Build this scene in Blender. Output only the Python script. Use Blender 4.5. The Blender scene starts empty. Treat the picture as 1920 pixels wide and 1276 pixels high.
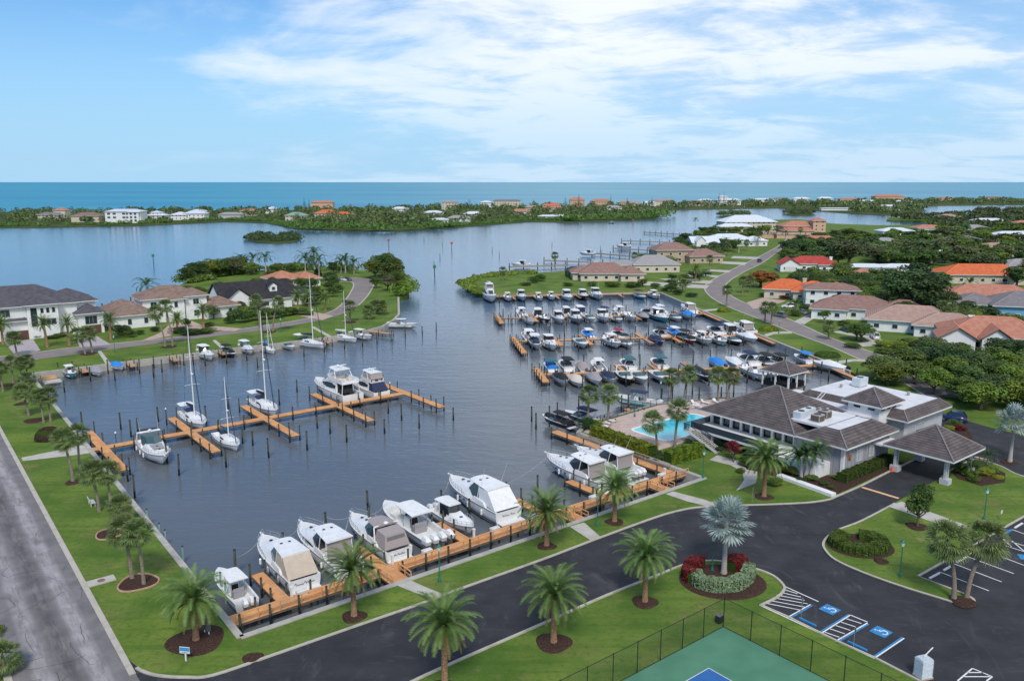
import bpy, math, random
import numpy as np
from mathutils import Vector, Matrix

# ------------------------------------------------------------------ camera
F_PX, CAM_H, HORIZON = 1530.0, 42.0, 340.5
PITCH = math.atan((638 - HORIZON) / F_PX)
SCN = bpy.context.scene
COL = SCN.collection
cam_d = bpy.data.cameras.new('camera')
cam_d.sensor_width = 36.0
cam_d.lens = F_PX / 1920 * 36.0
cam_d.clip_start = 1.0
cam_d.clip_end = 120000.0
cam = bpy.data.objects.new('camera', cam_d)
cam.location = (0, 0, CAM_H)
cam.rotation_euler = (math.pi / 2 - PITCH, 0, 0)
COL.objects.link(cam)
SCN.camera = cam

# ------------------------------------------------------------------ sky and light
SUN_EL, SUN_AZ = math.radians(50), math.radians(178)      # azimuth clockwise from +Y
world = bpy.data.worlds.new('World')
SCN.world = world
world.use_nodes = True
wn, wl = world.node_tree.nodes, world.node_tree.links
wn.clear()
def wnode(t, **kw):
    n = wn.new(t)
    for k, v in kw.items():
        setattr(n, k, v)
    return n
def wmath(op, a, b=None, clamp=False):
    n = wnode('ShaderNodeMath', operation=op, use_clamp=clamp)
    for i, v in enumerate((a, b)):
        if v is None: continue
        if isinstance(v, (int, float)): n.inputs[i].default_value = v
        else: wl.new(v, n.inputs[i])
    return n.outputs[0]
w_out = wnode('ShaderNodeOutputWorld')
w_bg = wnode('ShaderNodeBackground')
sky = wnode('ShaderNodeTexSky', sky_type='NISHITA', sun_disc=False)
sky.sun_elevation = SUN_EL
sky.sun_rotation = SUN_AZ
sky.altitude = 0
sky.air_density = 1.0
sky.dust_density = 0.0
sky.ozone_density = 4.0
SKY_STR = 0.062
# clouds: a flat layer seen in perspective (direction projected on a plane overhead)
geo = wnode('ShaderNodeTexCoord')
sep = wnode('ShaderNodeSeparateXYZ')
wl.new(geo.outputs['Generated'], sep.inputs[0])
up = wmath('MAXIMUM', sep.outputs['Z'], 0.0)
den = wmath('ADD', up, 0.17)
cx = wmath('DIVIDE', sep.outputs['X'], den)
cy = wmath('DIVIDE', sep.outputs['Y'], den)
comb = wnode('ShaderNodeCombineXYZ')
wl.new(cx, comb.inputs[0]); wl.new(cy, comb.inputs[1])
def wnoise(scale, detail, rough, off, sc=(1, 1, 1), rz=0.0, dist=0.0):
    mp = wnode('ShaderNodeMapping')
    mp.inputs['Location'].default_value = off
    mp.inputs['Scale'].default_value = sc
    mp.inputs['Rotation'].default_value = (0, 0, rz)
    wl.new(comb.outputs[0], mp.inputs[0])
    n = wnode('ShaderNodeTexNoise')
    n.inputs['Scale'].default_value = scale
    n.inputs['Detail'].default_value = detail
    n.inputs['Roughness'].default_value = rough
    n.inputs['Distortion'].default_value = dist
    wl.new(mp.outputs[0], n.inputs['Vector'])
    return n.outputs['Fac']
big = wnoise(0.20, 2.0, 0.5, (3.1, 1.2, 0.0), (1, 0.8, 1), 0.35)
mid = wnoise(0.95, 9.0, 0.58, (0.7, 4.1, 0.0), (0.85, 1.0, 1), 0.12, 0.5)
fine = wnoise(3.0, 8.0, 0.62, (9.0, 2.0, 3.0), (0.8, 1.1, 1), 0.10, 0.5)
def wrange(v, a, b, c=0.0, d=1.0, smooth=True):
    n = wnode('ShaderNodeMapRange', interpolation_type='SMOOTHSTEP' if smooth else 'LINEAR')
    for k, x in zip(('From Min', 'From Max', 'To Min', 'To Max'), (a, b, c, d)): n.inputs[k].default_value = x
    wl.new(v, n.inputs['Value'])
    return n.outputs[0]
# a broad bank of cloud lies to the right and overhead, clear sky to the left
az = wmath('DIVIDE', sep.outputs['X'], wmath('ADD', wmath('ABSOLUTE', sep.outputs['Y']), 0.25))
bank = wrange(az, -0.66, 0.12, -0.38, 0.15)
dens = wmath('ADD', wmath('ADD', wmath('MULTIPLY', big, 0.5), wmath('MULTIPLY', mid, 0.95)), bank)
dens = wmath('ADD', dens, wmath('MULTIPLY', fine, 0.17))
m_a = wrange(dens, 0.66, 1.02)
hzf = wrange(up, 0.02, 0.17, 0.35, 1.0)                  # clouds thin out towards the horizon
mask = wmath('MULTIPLY', wmath('MULTIPLY', m_a, hzf), 0.95)
ccol = wnode('ShaderNodeMix', data_type='RGBA')
ccol.inputs['A'].default_value = (0.31, 0.41, 0.54, 1)
ccol.inputs['B'].default_value = (0.54, 0.565, 0.60, 1)
wl.new(wrange(wmath('ADD', wmath('MULTIPLY', fine, 0.6), wmath('MULTIPLY', mid, 0.5)), 0.45, 0.60), ccol.inputs['Factor'])
skys = wnode('ShaderNodeVectorMath', operation='SCALE')
skys.inputs['Scale'].default_value = SKY_STR
tint = wnode('ShaderNodeVectorMath', operation='MULTIPLY')
tint.inputs[1].default_value = (0.60, 0.96, 1.22)
wl.new(sky.outputs[0], tint.inputs[0]); wl.new(tint.outputs[0], skys.inputs[0])
# thin bright marine haze low over the gulf
veil = wnode('ShaderNodeMix', data_type='RGBA')
wl.new(wrange(up, 0.0, 0.26, 0.95, 0.0), veil.inputs['Factor'])
wl.new(skys.outputs[0], veil.inputs['A'])
veil.inputs['B'].default_value = (0.225, 0.37, 0.51, 1)
mixc = wnode('ShaderNodeMix', data_type='RGBA')
wl.new(mask, mixc.inputs['Factor'])
wl.new(veil.outputs['Result'], mixc.inputs['A'])
wl.new(ccol.outputs['Result'], mixc.inputs['B'])
wl.new(mixc.outputs['Result'], w_bg.inputs['Color'])
w_bg.inputs['Strength'].default_value = 1.0
wl.new(w_bg.outputs[0], w_out.inputs['Surface'])

sun_d = bpy.data.lights.new('sun', 'SUN')
sun_d.energy = 1.5
sun_d.angle = math.radians(14)
sun_d.color = (1.0, 0.95, 0.88)
sun = bpy.data.objects.new('sun', sun_d)
sdir = Vector((math.sin(SUN_AZ) * math.cos(SUN_EL), math.cos(SUN_AZ) * math.cos(SUN_EL), math.sin(SUN_EL)))
sun.rotation_euler = (-sdir).to_track_quat('-Z', 'Y').to_euler()
sun.location = (-60, -40, 200)
COL.objects.link(sun)
SCN.view_settings.view_transform = 'Standard'
SCN.view_settings.look = 'None'
SCN.view_settings.exposure = 0.86
SCN.view_settings.gamma = 1.0
SCN.view_settings.use_curve_mapping = False
SCN.render.resolution_x, SCN.render.resolution_y = 1024, 680
try:
    SCN.cycles.use_denoising = True
    SCN.cycles.max_bounces = 6
    SCN.cycles.transparent_max_bounces = 12
except Exception:
    pass

# ------------------------------------------------------------------ coordinates
CP, SP = math.cos(PITCH), math.sin(PITCH)
WATER = -1.5
def G(px, py, z=0.0):
    """point of the photograph -> place on the level z"""
    u, v = px - 960.0, py - 638.0
    t = (CAM_H - z) / (F_PX * SP + v * CP)
    return Vector((u * t, (F_PX * CP - v * SP) * t, z))
MA = math.radians(38.2)      # axis of the near basin, docks and clubhouse
def M(s, t, z=0.0):
    c, n = math.cos(MA), math.sin(MA)
    return Vector((-25.5 + s * c - t * n, 69.9 + s * n + t * c, z))
RA = math.radians(8.0)       # axis of the far basin
def R(s, t, z=0.0):
    c, n = math.cos(RA), math.sin(RA)
    return Vector((57.3 + s * c - t * n, 313.0 + s * n + t * c, z))
rng = random.Random(7)
nrg = np.random.default_rng(11)

# ------------------------------------------------------------------ materials
MATS = {}
def mat(name, col, rough=0.6, col2=None, scale=4.0, detail=4.0, bump=0.0, bscale=None, metal=0.0, spec=0.5,
        coord='Object', transl=0.0, rand=0.0, stretch=None, alpha=1.0, lo=0.35, hi=0.65):
    if name in MATS: return MATS[name]
    m = bpy.data.materials.new(name)
    m.use_nodes = True
    nt = m.node_tree
    N, K = nt.nodes, nt.links
    b = N['Principled BSDF']
    b.inputs['Roughness'].default_value = rough
    b.inputs['Metallic'].default_value = metal
    b.inputs['Specular IOR Level'].default_value = spec
    b.inputs['Base Color'].default_value = (*col, 1)
    tc = None
    def vec():
        nonlocal tc
        if tc is None:
            if coord == 'World':
                g = N.new('ShaderNodeNewGeometry'); o = g.outputs['Position']
            else:
                t = N.new('ShaderNodeTexCoord'); o = t.outputs['Object']
            if stretch:
                mp = N.new('ShaderNodeMapping'); mp.inputs['Scale'].default_value = stretch
                K.new(o, mp.inputs[0]); o = mp.outputs[0]
            tc = o
        return tc
    out = None
    if col2 is not None:
        n = N.new('ShaderNodeTexNoise'); n.inputs['Scale'].default_value = scale; n.inputs['Detail'].default_value = detail
        K.new(vec(), n.inputs['Vector'])
        mr = N.new('ShaderNodeMapRange'); mr.inputs['From Min'].default_value = lo; mr.inputs['From Max'].default_value = hi
        K.new(n.outputs['Fac'], mr.inputs['Value'])
        mx = N.new('ShaderNodeMix'); mx.data_type = 'RGBA'
        mx.inputs['A'].default_value = (*col, 1); mx.inputs['B'].default_value = (*col2, 1)
        K.new(mr.outputs[0], mx.inputs['Factor'])
        out = mx.outputs['Result']
    if rand > 0:
        oi = N.new('ShaderNodeObjectInfo')
        hs = N.new('ShaderNodeHueSaturation')
        a = N.new('ShaderNodeMapRange'); a.inputs['To Min'].default_value = 1 - rand; a.inputs['To Max'].default_value = 1 + rand
        K.new(oi.outputs['Random'], a.inputs['Value']); K.new(a.outputs[0], hs.inputs['Value'])
        h = N.new('ShaderNodeMapRange'); h.inputs['To Min'].default_value = 0.5 - rand * 0.07; h.inputs['To Max'].default_value = 0.5 + rand * 0.05
        mlt = N.new('ShaderNodeMath'); mlt.operation = 'MULTIPLY'; mlt.inputs[1].default_value = 7.31
        frc = N.new('ShaderNodeMath'); frc.operation = 'FRACT'
        K.new(oi.outputs['Random'], mlt.inputs[0]); K.new(mlt.outputs[0], frc.inputs[0]); K.new(frc.outputs[0], h.inputs['Value'])
        K.new(h.outputs[0], hs.inputs['Hue'])
        if out is not None: K.new(out, hs.inputs['Color'])
        else: hs.inputs['Color'].default_value = (*col, 1)
        out = hs.outputs['Color']
    if out is not None: K.new(out, b.inputs['Base Color'])
    if bump > 0:
        n2 = N.new('ShaderNodeTexNoise'); n2.inputs['Scale'].default_value = bscale or scale * 4; n2.inputs['Detail'].default_value = 3
        K.new(vec(), n2.inputs['Vector'])
        bp = N.new('ShaderNodeBump'); bp.inputs['Strength'].default_value = bump; bp.inputs['Distance'].default_value = 0.05
        K.new(n2.outputs['Fac'], bp.inputs['Height']); K.new(bp.outputs[0], b.inputs['Normal'])
    if transl > 0:
        tr = N.new('ShaderNodeBsdfTranslucent')
        if out is not None: K.new(out, tr.inputs['Color'])
        else: tr.inputs['Color'].default_value = (*col, 1)
        ms = N.new('ShaderNodeMixShader'); ms.inputs[0].default_value = transl
        K.new(b.outputs[0], ms.inputs[1]); K.new(tr.outputs[0], ms.inputs[2])
        K.new(ms.outputs[0], N['Material Output'].inputs['Surface'])
    if alpha < 1: b.inputs['Alpha'].default_value = alpha
    MATS[name] = m
    return m
def nodes_of(m): return m.node_tree.nodes, m.node_tree.links
def bands(m, axis, period, dark=0.6, width=0.12, coord='Object', soft=True, mix=1.0, axes_rot=0.0):
    """thin joint lines every `period` along an axis, multiplied into the colour and pressed into the bump"""
    N, K = nodes_of(m)
    b = N['Principled BSDF']
    if coord == 'World': o = N.new('ShaderNodeNewGeometry').outputs['Position']
    else: o = N.new('ShaderNodeTexCoord').outputs['Object']
    mp = N.new('ShaderNodeMapping'); mp.inputs['Rotation'].default_value = (0, 0, axes_rot)
    K.new(o, mp.inputs[0])
    s = N.new('ShaderNodeSeparateXYZ'); K.new(mp.outputs[0], s.inputs[0])
    d = N.new('ShaderNodeMath'); d.operation = 'DIVIDE'; d.inputs[1].default_value = period
    K.new(s.outputs[axis], d.inputs[0])
    f = N.new('ShaderNodeMath'); f.operation = 'FRACT'; K.new(d.outputs[0], f.inputs[0])
    lt = N.new('ShaderNodeMapRange'); lt.inputs['From Min'].default_value = 0; lt.inputs['From Max'].default_value = width * 2 if soft else width
    lt.inputs['To Min'].default_value = dark; lt.inputs['To Max'].default_value = 1.0
    K.new(f.outputs[0], lt.inputs['Value'])
    mx = N.new('ShaderNodeMix'); mx.data_type = 'RGBA'; mx.blend_type = 'MULTIPLY'; mx.inputs['Factor'].default_value = mix
    src = b.inputs['Base Color']
    if src.is_linked:
        K.new(src.links[0].from_socket, mx.inputs['A'])
    else:
        mx.inputs['A'].default_value = src.default_value
    K.new(lt.outputs[0], mx.inputs['B'])
    K.new(mx.outputs['Result'], src)
    return m

# ------------------------------------------------------------------ mesh builder
class MB:
    def __init__(self): self.v, self.f = [], []
    def add(self, vs, fs):
        o = len(self.v)
        self.v.extend(tuple(p) for p in vs)
        self.f.extend(tuple(i + o for i in f) for f in fs)
        return self
    def box(self, c, s, rz=0.0):
        """centre x,y and base z; sizes; turned about z"""
        x, y, z = c; a, b, h = s[0] / 2, s[1] / 2, s[2]
        co, si = math.cos(rz), math.sin(rz)
        vs = []
        for dz in (0, h):
            for dx, dy in ((-a, -b), (a, -b), (a, b), (-a, b)):
                vs.append((x + dx * co - dy * si, y + dx * si + dy * co, z + dz))
        return self.add(vs, [(3, 2, 1, 0), (4, 5, 6, 7), (0, 1, 5, 4), (1, 2, 6, 5), (2, 3, 7, 6), (3, 0, 4, 7)])
    def prism(self, pts, z0, z1, top=True, bottom=False):
        n = len(pts)
        vs = [(p[0], p[1], z0) for p in pts] + [(p[0], p[1], z1) for p in pts]
        fs = [(i, (i + 1) % n, n + (i + 1) % n, n + i) for i in range(n)]
        if top: fs.append(tuple(range(n, 2 * n)))
        if bottom: fs.append(tuple(range(n - 1, -1, -1)))
        return self.add(vs, fs)
    def frustum(self, lo, hi, cap=True, base=False):
        n = len(lo)
        fs = [(i, (i + 1) % n, n + (i + 1) % n, n + i) for i in range(n)]
        if cap: fs.append(tuple(range(n, 2 * n)))
        if base: fs.append(tuple(range(n - 1, -1, -1)))
        return self.add(list(lo) + list(hi), fs)
    def tube(self, p, q, r0, r1=None, n=6, cap=True):
        p, q = Vector(p), Vector(q); r1 = r0 if r1 is None else r1
        d = (q - p).normalized()
        a = d.orthogonal().normalized(); b = d.cross(a)
        vs = []
        for c, r in ((p, r0), (q, r1)):
            for i in range(n):
                t = 2 * math.pi * i / n
                vs.append(c + a * (r * math.cos(t)) + b * (r * math.sin(t)))
        fs = [(i, (i + 1) % n, n + (i + 1) % n, n + i) for i in range(n)]
        if cap: fs += [tuple(range(n - 1, -1, -1)), tuple(range(n, 2 * n))]
        return self.add(vs, fs)
    def path(self, pts, r, n=5):
        for a, b in zip(pts[:-1], pts[1:]): self.tube(a, b, r, r, n, True)
        return self
    def lathe(self, prof, n=10, c=(0, 0, 0)):
        vs = []
        for r, z in prof:
            for i in range(n):
                t = 2 * math.pi * i / n
                vs.append((c[0] + r * math.cos(t), c[1] + r * math.sin(t), c[2] + z))
        fs = []
        for k in range(len(prof) - 1):
            for i in range(n):
                j = (i + 1) % n
                fs.append((k * n + i, k * n + j, (k + 1) * n + j, (k + 1) * n + i))
        fs += [tuple(range(n - 1, -1, -1)), tuple(range((len(prof) - 1) * n, len(prof) * n))]
        return self.add(vs, fs)
    def grid(self, rows):
        n = len(rows[0]); vs = [p for r in rows for p in r]; fs = []
        for k in range(len(rows) - 1):
            for i in range(n - 1):
                fs.append((k * n + i, k * n + i + 1, (k + 1) * n + i + 1, (k + 1) * n + i))
        return self.add(vs, fs)
    def quad(self, a, b, c, d): return self.add([a, b, c, d], [(0, 1, 2, 3)])
    def mesh(self, name, material, smooth=False):
        me = bpy.data.meshes.new(name)
        me.from_pydata([tuple(p) for p in self.v], [], self.f)
        if material is not None: me.materials.append(material)
        if smooth:
            me.polygons.foreach_set('use_smooth', [True] * len(me.polygons))
        me.update()
        return me
def np_mesh(name, verts, faces, material, smooth=False):
    """fast path: verts (n,3), faces (m,k) numpy arrays, all faces of one size"""
    me = bpy.data.meshes.new(name)
    nv, (nf, k) = len(verts), faces.shape
    me.vertices.add(nv); me.vertices.foreach_set('co', np.ascontiguousarray(verts, dtype=np.float32).ravel())
    me.loops.add(nf * k); me.loops.foreach_set('vertex_index', np.ascontiguousarray(faces, dtype=np.int32).ravel())
    me.polygons.add(nf); me.polygons.foreach_set('loop_start', np.arange(0, nf * k, k, dtype=np.int32))
    me.polygons.foreach_set('loop_total', np.full(nf, k, dtype=np.int32))
    if smooth: me.polygons.foreach_set('use_smooth', np.ones(nf, dtype=bool))
    me.materials.append(material)
    me.update(calc_edges=True)
    return me
def link(o, parent=None):
    COL.objects.link(o)
    if parent is not None: o.parent = parent
    return o
def tag(o, label=None, cat=None, group=None, kind=None):
    if label: o['label'] = label
    if cat: o['category'] = cat
    if group: o['group'] = group
    if kind: o['kind'] = kind
    return o
def obj(name, mb, material, parent=None, smooth=False, loc=None, rz=None, **kw):
    me = mb.mesh(name, material, smooth) if isinstance(mb, MB) else mb
    o = link(bpy.data.objects.new(name, me), parent)
    if loc is not None: o.location = loc
    if rz is not None: o.rotation_euler = (0, 0, rz)
    return tag(o, **kw)
def thing(name, label, cat, loc=(0, 0, 0), rz=0.0, group=None):
    o = link(bpy.data.objects.new(name, None))
    o.empty_display_size = 0.5
    o.location = loc; o.rotation_euler = (0, 0, rz)
    return tag(o, label, cat, group)
def copy_tree(o, parent=None):
    c = o.copy(); COL.objects.link(c)
    if parent is not None: c.parent = parent
    for ch in KIDS(o): copy_tree(ch, c)
    return c
def KIDS(o): return list(o.children)
def poly_px(pts, z=0.0): return [G(x, y, z) for x, y in pts]
def smooth_line(pts, sub=4):
    """Catmull-Rom through points"""
    P = [Vector(p) for p in pts]; out = []
    for i in range(len(P) - 1):
        p0, p1, p2, p3 = P[max(i - 1, 0)], P[i], P[i + 1], P[min(i + 2, len(P) - 1)]
        for k in range(sub):
            t = k / sub
            out.append(0.5 * ((2 * p1) + (p2 - p0) * t + (2 * p0 - 5 * p1 + 4 * p2 - p3) * t * t + (3 * p1 - p0 - 3 * p2 + p3) * t ** 3))
    out.append(P[-1])
    return out
def strip(line, w, z0, z1, side=0.0):
    """a kerb or wall cap of width w following a line (side: -1 left edge on the line, 0 centred, 1 right)"""
    n = len(line); L, Rr = [], []
    for i, p in enumerate(line):
        a = line[max(i - 1, 0)]; b = line[min(i + 1, n - 1)]
        d = Vector((b[0] - a[0], b[1] - a[1], 0)).normalized()
        nn = Vector((-d.y, d.x, 0))
        L.append(Vector((p[0], p[1], 0)) + nn * w * (0.5 - side * 0.5)); Rr.append(Vector((p[0], p[1], 0)) - nn * w * (0.5 + side * 0.5))
    mb = MB()
    rows = []
    for l, r in zip(L, Rr):
        rows.append([(l.x, l.y, z0), (l.x, l.y, z1), (r.x, r.y, z1), (r.x, r.y, z0)])
    mb.grid(rows)
    mb.add(rows[0], [(0, 1, 2, 3)]); mb.add(rows[-1], [(3, 2, 1, 0)])
    return mb
# ------------------------------------------------------------------ the setting: water, land, roads
def water_mat(name, base, base2, rough, bump, wscale, aniso, base_scale=0.004, lo=.35, hi=.65, spec=0.5):
    m = mat(name, base, rough, base2, base_scale, 3.0, coord='World', spec=spec, stretch=(1, 2.2, 1), lo=lo, hi=hi)
    N, K = nodes_of(m); b = N['Principled BSDF']
    b.inputs['IOR'].default_value = 1.33
    g = N.new('ShaderNodeNewGeometry')
    hs = []
    for sc, st, rot in ((wscale, aniso, 0.25), (wscale * 0.23, aniso, -0.2)):
        mp = N.new('ShaderNodeMapping'); mp.inputs['Scale'].default_value = st; mp.inputs['Rotation'].default_value = (0, 0, rot)
        K.new(g.outputs['Position'], mp.inputs[0])
        n = N.new('ShaderNodeTexNoise'); n.inputs['Scale'].default_value = sc; n.inputs['Detail'].default_value = 3
        K.new(mp.outputs[0], n.inputs['Vector']); hs.append(n.outputs['Fac'])
    ad = N.new('ShaderNodeMath'); ad.operation = 'ADD'; K.new(hs[0], ad.inputs[0])
    ml = N.new('ShaderNodeMath'); ml.operation = 'MULTIPLY'; ml.inputs[1].default_value = 2.0
    K.new(hs[1], ml.inputs[0]); K.new(ml.outputs[0], ad.inputs[1])
    bp = N.new('ShaderNodeBump'); bp.inputs['Strength'].default_value = bump; bp.inputs['Distance'].default_value = 0.12
    K.new(ad.outputs[0], bp.inputs['Height']); K.new(bp.outputs[0], b.inputs['Normal'])
    return m
m_bay = water_mat('bay_water', (0.104, 0.121, 0.138), (0.128, 0.145, 0.160), 0.11, 0.40, 1.3, (0.5, 1.5, 1), 0.012)
m_sea = water_mat('gulf_water', (0.010, 0.20, 0.33), (0.035, 0.30, 0.37), 0.35, 0.5, 0.25, (0.4, 1.6, 1), 0.0009, spec=0.35)
# base turns bluer with distance: the bay's own blue plus sky reflection painted in
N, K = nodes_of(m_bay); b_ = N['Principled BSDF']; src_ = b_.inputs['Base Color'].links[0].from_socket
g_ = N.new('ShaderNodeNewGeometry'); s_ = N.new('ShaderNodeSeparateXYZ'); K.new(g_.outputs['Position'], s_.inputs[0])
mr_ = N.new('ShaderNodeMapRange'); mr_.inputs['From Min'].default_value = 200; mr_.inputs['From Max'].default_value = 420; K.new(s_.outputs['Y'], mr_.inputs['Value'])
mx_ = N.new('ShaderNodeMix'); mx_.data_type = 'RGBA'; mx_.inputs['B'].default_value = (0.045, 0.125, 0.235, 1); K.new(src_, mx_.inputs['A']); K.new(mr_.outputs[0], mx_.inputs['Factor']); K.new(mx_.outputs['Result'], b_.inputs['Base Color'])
GULF = [(-1500, 408), (-300, 402), (200, 399), (600, 396), (900, 391), (1200, 387), (1450, 381), (1920, 377), (2600, 375), (3600, 374)]
gl = [G(x, y, WATER) for x, y in GULF]
far = [Vector((90000, 60000, WATER)), Vector((-90000, 60000, WATER))]
mb = MB(); mb.add(gl + far, [tuple(range(len(gl) + 2))])
obj('sea', mb, m_sea, kind='structure', label='turquoise open gulf beyond the barrier island')
mb = MB(); mb.add(gl[::-1] + [Vector((-3500, -300, WATER)), Vector((5500, -300, WATER))], [tuple(range(len(gl) + 2))])
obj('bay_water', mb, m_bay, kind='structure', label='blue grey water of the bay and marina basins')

m_grass = mat('grass', (0.068, 0.134, 0.018), 0.9, (0.150, 0.212, 0.038), 0.13, 9.0, 0.5, 9.0, coord='World', spec=0.15)
def add_patches(m, col, scale, lo, hi, amt=0.7, dist=0.0, stretch=None, rot=0.0):
    N, K = nodes_of(m); b = N['Principled BSDF']; src = b.inputs['Base Color'].links[0].from_socket
    n = N.new('ShaderNodeTexNoise'); n.inputs['Scale'].default_value = scale; n.inputs['Detail'].default_value = 6; n.inputs['Roughness'].default_value = .65
    n.inputs['Distortion'].default_value = dist
    g = N.new('ShaderNodeNewGeometry'); mp = N.new('ShaderNodeMapping'); mp.inputs['Rotation'].default_value = (0, 0, rot); mp.inputs['Scale'].default_value = stretch or (1, 1, 1)
    K.new(g.outputs['Position'], mp.inputs[0]); K.new(mp.outputs[0], n.inputs['Vector'])
    mr = N.new('ShaderNodeMapRange'); mr.inputs['From Min'].default_value = lo; mr.inputs['From Max'].default_value = hi; mr.inputs['To Max'].default_value = amt
    K.new(n.outputs['Fac'], mr.inputs['Value'])
    mx = N.new('ShaderNodeMix'); mx.data_type = 'RGBA'; mx.inputs['B'].default_value = (*col, 1)
    K.new(mr.outputs[0], mx.inputs['Factor']); K.new(src, mx.inputs['A']); K.new(mx.outputs['Result'], b.inputs['Base Color'])
add_patches(m_grass, (0.22, 0.19, 0.07), 0.17, 0.53, 0.72, 0.8)
add_patches(m_grass, (0.19, 0.26, 0.03), 0.05, 0.52, 0.66, 0.55)
add_patches(m_grass, (0.045, 0.100, 0.016), 1.7, 0.50, 0.72, 0.8)
add_patches(m_grass, (0.16, 0.19, 0.06), 5.5, 0.52, 0.75, 0.6)
add_patches(m_grass, (0.055, 0.120, 0.016), 0.9, 0.50, 0.60, 0.45, 0.0, (0.06, 1.0, 1), math.radians(-38))
add_patches(m_grass, (0.28, 0.22, 0.11), 0.42, 0.62, 0.76, 0.85)
m_asph = mat('fresh_asphalt', (0.026, 0.026, 0.029), 0.75, (0.040, 0.040, 0.044), 0.35, 6, 0.25, 22.0, coord='World', spec=0.3)
add_patches(m_asph, (0.115, 0.113, 0.118), 0.22, 0.57, 0.80, 0.75, 2.5, (1, .45, 1), math.radians(-38))
add_patches(m_asph, (0.075, 0.073, 0.078), 1.6, 0.56, 0.72, 0.5, 1.0, (.25, 1, 1), math.radians(-38))
add_patches(m_asph, (0.016, 0.016, 0.019), 0.09, 0.55, 0.7, 0.7)
m_old = mat('worn_asphalt', (0.165, 0.155, 0.155), 0.9, (0.225, 0.212, 0.21), 0.5, 8, 0.4, 14.0, coord='World', spec=0.2)
m_lane = mat('lane_asphalt', (0.215, 0.185, 0.175), 0.9, (0.26, 0.225, 0.21), 0.22, 6, 0.2, 10.0, coord='World', spec=0.2)
m_conc = mat('concrete', (0.42, 0.39, 0.34), 0.85, (0.52, 0.49, 0.43), 0.7, 6, 0.2, 6.0, coord='World', spec=0.2)
m_kerb = mat('kerb_concrete', (0.48, 0.44, 0.37), 0.85, (0.33, 0.29, 0.24), 0.9, 6, 0.2, 6.0, coord='World', spec=0.2, lo=.5, hi=.8)
m_wall = mat('seawall_concrete', (0.36, 0.34, 0.30), 0.9, (0.46, 0.43, 0.38), 0.8, 6, 0.25, 5.0, coord='World', spec=0.2)
m_mulch = mat('mulch', (0.040, 0.022, 0.017), 0.95, (0.085, 0.050, 0.038), 6.0, 4, 1.0, 18.0, coord='World', spec=0.1)
m_paver = mat('pavers', (0.36, 0.32, 0.33), 0.85, (0.46, 0.42, 0.43), 1.5, 6, 0.2, 5.0, coord='World', spec=0.2)
m_brickd = mat('brick_pavers', (0.42, 0.30, 0.24), 0.85, (0.52, 0.40, 0.33), 1.2, 6, 0.2, 5.0, coord='World', spec=0.2)
m_white = mat('white_paint', (0.78, 0.77, 0.74), 0.7, (0.62, 0.61, 0.58), 3.0, 5, coord='World', spec=0.3, lo=.5, hi=.85)
m_blue = mat('blue_paint', (0.014, 0.19, 0.46), 0.65, (0.03, 0.25, 0.52), 2.5, 4, coord='World')
m_orange = mat('speed_stripe', (0.80, 0.38, 0.14), 0.7, (0.70, 0.50, 0.30), 1.5, 4, coord='World')

def sheet(name, pts, z, m, z0=None, **kw):
    mb = MB()
    if z0 is None: mb.add([(p[0], p[1], z) for p in pts], [tuple(range(len(pts)))])
    else: mb.prism(pts, z0, z)
    o = obj(name, mb, m, **kw)
    return o
def ccw(pts):
    a = sum(p[0] * q[1] - q[0] * p[1] for p, q in zip(pts, pts[1:] + pts[:1]))
    return pts if a > 0 else pts[::-1]
V3 = lambda x, y: Vector((x, y, 0))
COAST_R = [(2900, 402), (1920, 400), (1850, 401), (1760, 405), (1668, 407), (1662, 412), (1740, 415), (1738, 422), (1640, 422), (1560, 419), (1500, 411),
           (1440, 412), (1400, 415), (1350, 425), (1300, 441), (1280, 453), (1240, 470), (1190, 486), (1090, 505), (1000, 512), (930, 515),
           (890, 522), (874, 531), (881, 541), (904, 551)]
BASIN_L = [(253, 676), (347, 664), (430, 653.5), (527, 643), (617, 631.5), (674, 623), (717, 611.5), (737, 600), (748, 589), (747, 557)]
COAST_L = [(762, 553), (767, 545), (752, 523), (735, 511), (700, 507), (640, 503), (560, 503), (500, 506), (430, 510), (345, 530), (315, 548),
           (240, 580), (190, 586), (100, 590), (0, 593), (-200, 600), (-700, 645)]
CLUB_EDGE = [M(135, 8), M(118, 17), M(105, 27.3), M(92, 31.4), M(73, 30), M(68.4, 27.4), M(67.8, 0.0)]
RW = [R(0, 0), R(-0.3, -40), R(-0.5, -90), R(0.4, -135)]
LW = [M(0, 0), M(1.8, 135.0)]
main = [V3(-900, -250), V3(1500, -250), V3(3000, 900)] + poly_px(COAST_R) + [R(-68, 1.5)] + RW + CLUB_EDGE + LW + poly_px(BASIN_L) + poly_px(COAST_L)
sheet('ground', ccw(main), 0.0, m_grass, z0=-3.5, kind='structure', label='green lawns of the mainland round the marina')

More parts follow.
